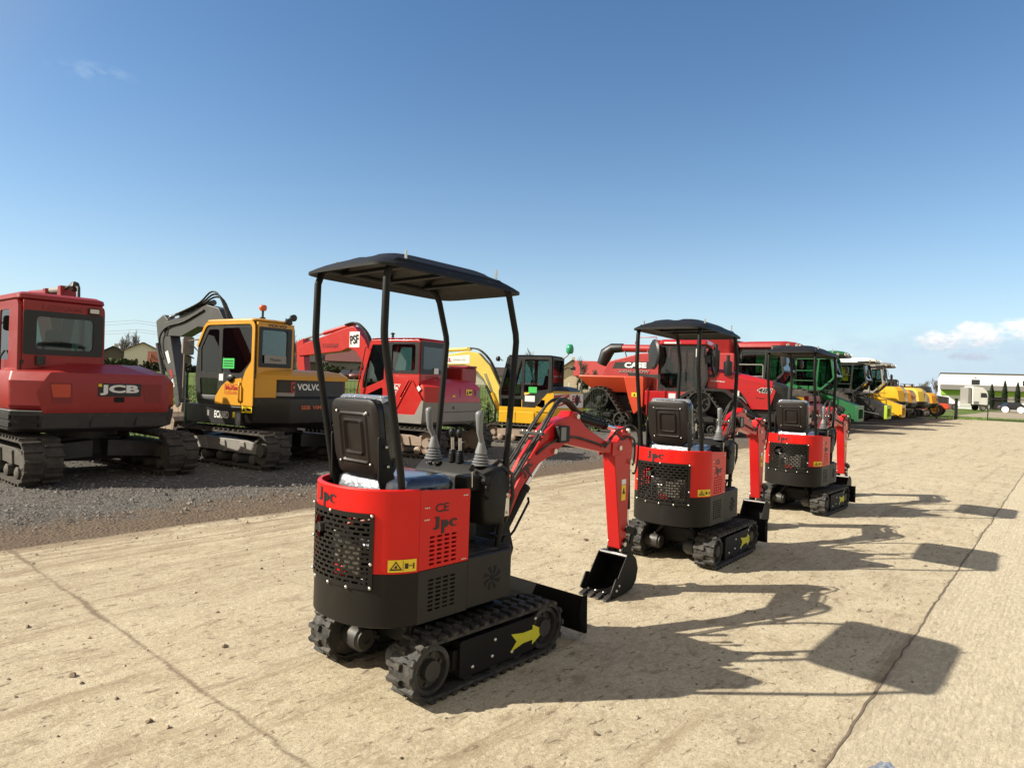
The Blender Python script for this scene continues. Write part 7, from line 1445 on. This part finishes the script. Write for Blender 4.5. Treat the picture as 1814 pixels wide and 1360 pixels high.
def car(x, y, az, m, label, z=None):
    r = thing('parked_car', label, 'car', (x, y, height(x, y) if z is None else z), az)
    mb = MB(); ys = (-.86, -.80, .80, .86); mb.loft([[(px_, y_, z_) for px_, z_ in rpoly([(-2.1+i, .25), (2.1-i, .25), (2.15-i, .62), (1.3, .85), (-1.9+i, .92), (-2.15+i, .6)], .12)] for y_, i in ((-.86, .06), (-.78, 0), (.78, 0), (.86, .06))]); b = mb.build('body', m, r, smooth=40)
    mb = MB(); mb.loft([[(-1.75, y_*1, .90), (1.2, y_, .86), (.45, y_*.86, 1.42), (-1.1, y_*.86, 1.44)] for y_ in (-.78, .78)]); mb.build('cabin_glass', 'window_dark', r, smooth=30)
    mb = MB(); mb.loft([[(px_, py_, z_) for px_, py_ in rrect(-1.15, .42, -.66, .66, .1)] for z_ in (1.42, 1.47)]); mb.build('roof', m, b)
    for xx in (-1.35, 1.35):
        for s in (-1, 1):
            mb = MB(); mb.lathe([(0, -.1), (.31, -.1), (.31, .1), (.2, .11), (0, .09)], (xx, s*.78, .31), (0, s, 0), 14); w_ = mb.build('wheel', 'ink', r); mb = MB(); mb.lathe([(0, 0), (.19, 0), (.17, .02), (0, .02)], (xx, s*.875, .31), (0, s, 0), 12); mb.build('rim', 'steel', w_)
    for s in (-1, 1): mb = MB(); mb.ball((2.05, s*.62, .62), (.07, .16, .07), 8); mb.build('headlight', 'lamp_glass', b); mb = MB(); mb.ball((-2.08, s*.66, .68), (.05, .13, .07), 8); mb.build('tail_light', 'tail_red', b)
    return r
mat('car_dark', (.02, .022, .028), .25, var=.1, coat=.5); mat('car_white', (.7, .7, .7), .3, var=.05, coat=.5); mat('car_red', (.10, .018, .018), .3, var=.1, coat=.4)
car((618-907)/1200*104, 104, 8, 'car_dark', 'dark car parked before the grey gabled house')
car((640-907)/1200*104, 103, 12, 'car_red', 'dark maroon car parked right of the dark one below the maroon gable')
car(79.5, 107, 100, 'car_dark', 'dark car parked between the columnar conifers and the gate', -.02)
# gate at the end of the yard
t = thing('sliding_gate', 'black steel yard gate with thin rails at the far right of the yard', 'gate', sn(65.7, -5.1, 0), 130)
for x in (0, 2.45, 5.2, 8): mb = MB(); mb.box(x-.035, x+.035, -.035, .035, 0, 1.85); mb.build('gate_post', 'ink', t)
for z, h in ((.06, .07), (.72, .03), (1.72, .05)): mb = MB(); mb.box(.035, 8, -.025, .025, z, z+h); mb.build('gate_rail', 'ink', t)
for i, x in enumerate((1.12, 2.1)):
    q = sn(65.7, -5.1+x, 0); d_ = (sn(65.7, -5.1+x)-sn(65.76, -5.1+x)).normalized(); mb = MB(); mb.lathe([(0, 0), (.23, 0), (.24, .01), (.23, .02), (0, .02)], (q.x+d_.x*.05, q.y+d_.y*.05, .95), (d_.x, d_.y, 0), 20); tag(mb.build('round_sign', 'white_paint'), ('left', 'right')[i]+' of two round white signs hung on the black gate', 'sign', 'round signs on the gate')
for i, (n_, h, w) in enumerate(((-7.25, 1.65, .16), (-8.6, .75, .12))):
    q = sn(65.9, n_); mb = MB(); mb.box(q.x-w/2, q.x+w/2, q.y-w/2, q.y+w/2, -.05, h); mb.box(q.x-w/2-.02, q.x+w/2+.02, q.y-w/2-.02, q.y+w/2+.02, h, h+.04); tag(mb.build('post', 'ink'), ('thick dark gate post beside the last yellow machines', 'short dark post left of the thick gate post')[i], 'post')
# lorry
t = thing('lorry', 'white lorry tractor unit parked beyond the gate, facing right', 'lorry', (71.6, 104.5, -.02), 97)
cs = rpoly([(-1.1, .95), (1.15, .95), (1.25, 1.5), (1.2, 2.1), (.95, 3.0), (.4, 3.55), (-1.1, 3.75)], [.05, .12, .1, .1, .2, .25, .1], 4)
mb = MB(); mb.prism(cs, -1.22, 1.22, 'y'); cb = mb.build('cab', 'white_paint', t, bevel=.05)
for sd, s in (('R', -1), ('L', 1)):
    d_ = decal(cb, sd, s*1.22, rpoly([(.05, 2.05), (.85, 2.05), (1.02, 2.2), (.80, 2.75), (.05, 2.75)], .06), 'window_dark', 'side_window', .006)
    grey_seams(cb, sd, s*1.22, [((-.05, 1.0), (-.05, 2.9)), ((.95, 1.0), (.95, 2.0))]); decal(cb, sd, s*1.22, rrect(-.9, -.2, 1.0, 1.45, .1), 'grey_light', 'side_locker', .006)
mb = MB(); mb.plate(rrect(-1.05, 1.05, 0, .95, .1), [], (1.19, 0, 2.1), (0, 1, 0), Vector((-.26, 0, .9)).normalized(), -.02); mb.build('windscreen', 'window_dark', cb)
mb = MB(); mb.box(1.1, 1.34, -1.22, 1.22, .35, .92); mb.build('bumper', 'white_paint', cb, bevel=.05); mb = MB(); mb.box(1.25, 1.29, -.8, .8, 1.05, 1.6); mb.build('front_grille', 'charcoal', cb)
for s in (-1, 1): mb = MB(); mb.box(1.05, 1.2, s*1.42-.12, s*1.42+.12, 2.0, 2.7); mb.build('mirror', 'charcoal', cb, bevel=.03)
mb = MB(); mb.box(-4.8, 1.0, -.45, .45, .7, .95); mb.build('chassis', 'charcoal', t); mb = MB(); mb.box(-3.0, -1.3, -1.2, 1.2, .45, 1.05); mb.build('tank_skirt', 'white_paint', t, bevel=.05)
mb = MB(); mb.box(-1.75, -1.2, -1.15, 1.15, 1.05, 3.55); mb.build('side_deflector', 'grey_light', t, bevel=.1)
for xx in (.45, -3.6):
    for s in (-1, 1): wheel(t, xx, s*1.05, .50, .32, 'steel', 0)
# warehouse
mat('bright_white', (.86, .86, .85), .6, var=.03)
W0, W1 = Vector((79.0, 125.0, 0)), Vector((144.0, 94.7, 0)); wd = (W1-W0).normalized(); waz = math.degrees(math.atan2(wd.x, wd.y)); LW = (W1-W0).length
t = thing('warehouse', 'long white flat roofed warehouse with green band and dark square windows at far right', 'building', W0-Vector((0, 0, .05)), waz)
PLAN = lambda y0: [(y0*.10, y0), (LW, y0), (LW, 30), (3.4, 30)]
mb = MB(); mb.prism(PLAN(0), 4.35, 6.35, 'z'); up = mb.build('upper_wall', 'bright_white', t); mb = MB(); mb.prism(PLAN(.6), 0, 4.34, 'z'); lw = mb.build('lower_wall', 'bright_white', t)
mb = MB(); mb.prism([(-.1, -.1), (LW+.1, -.1), (LW+.1, 30.1), (3.4, 30.1)], 6.351, 6.52, 'z'); mb.build('roof_edge', 'roof_dark', t)
mb = MB(); mb.box(0, LW, -1.0, .59, 3.45, 4.30); mb.build('awning', 'wall_grey', t); mb = MB(); mb.box(.2, LW, .45, .598, 2.45, 3.40); mb.build('green_band', 'lime_green', lw)
for k in range(9):
    x = 4.8+7.6*k; mb = MB(); mb.box(x, x+1.25, -.03, .02, 4.45, 5.35); wf = mb.build('window', 'charcoal', up); mb = MB(); mb.box(x+.1, x+1.15, -.045, -.032, 4.55, 5.25); mb.build('window_pane', 'window_dark', wf)
    mb = MB(); mb.box(x+.4, x+.6, -.12, .0, 5.7, 5.85); mb.build('wall_lamp', 'grey_light', up)
    mb = MB(); mb.box(x+2.5, x+5.2, .52, .598, 0, 2.3); mb.build('door', 'grey_light' if k % 2 else 'charcoal', lw)
for i, (px, d_, h) in enumerate(((1757, 113, 4.3), (1780, 112, 4.9), (1803, 111, 4.7), (1826, 110, 4.6))):
    conifer((px-907)/1200*d_, d_, -.05, h, 1.15, ('first and shortest', 'second and tallest', 'third', 'rightmost')[i]+' columnar conifer in the row before the white warehouse', 90+i, 'columnar_conifer', 'columnar conifers before the warehouse', 'needle_dark', True)
structure(grid('verge', 66.1, 77, -9.5, -1.2, 2, 2, lambda s, n: -.01, 'field_grass'))
# crumpled litter in the right foreground
rng = random.Random(21); mb = MB(); q = bmesh.new(); bmesh.ops.create_icosphere(q, subdivisions=3, radius=.05)
for v in q.verts: v.co = Vector((v.co.x*1.5, v.co.y*.8, max(v.co.z*.55+.012, .001)))*(1+.55*mnoise.noise(v.co*38))
q.verts.ensure_lookup_table(); mb.add([v.co for v in q.verts], [tuple(v.index for v in f.verts) for f in q.faces]); q.free()
o = mb.build('crumpled_foil', 'film', smooth=0); o.location = (1.62, 2.86, .006); o.rotation_euler.z = .5; tag(o, 'crumpled silvery litter on the rough concrete at the bottom right', 'litter')
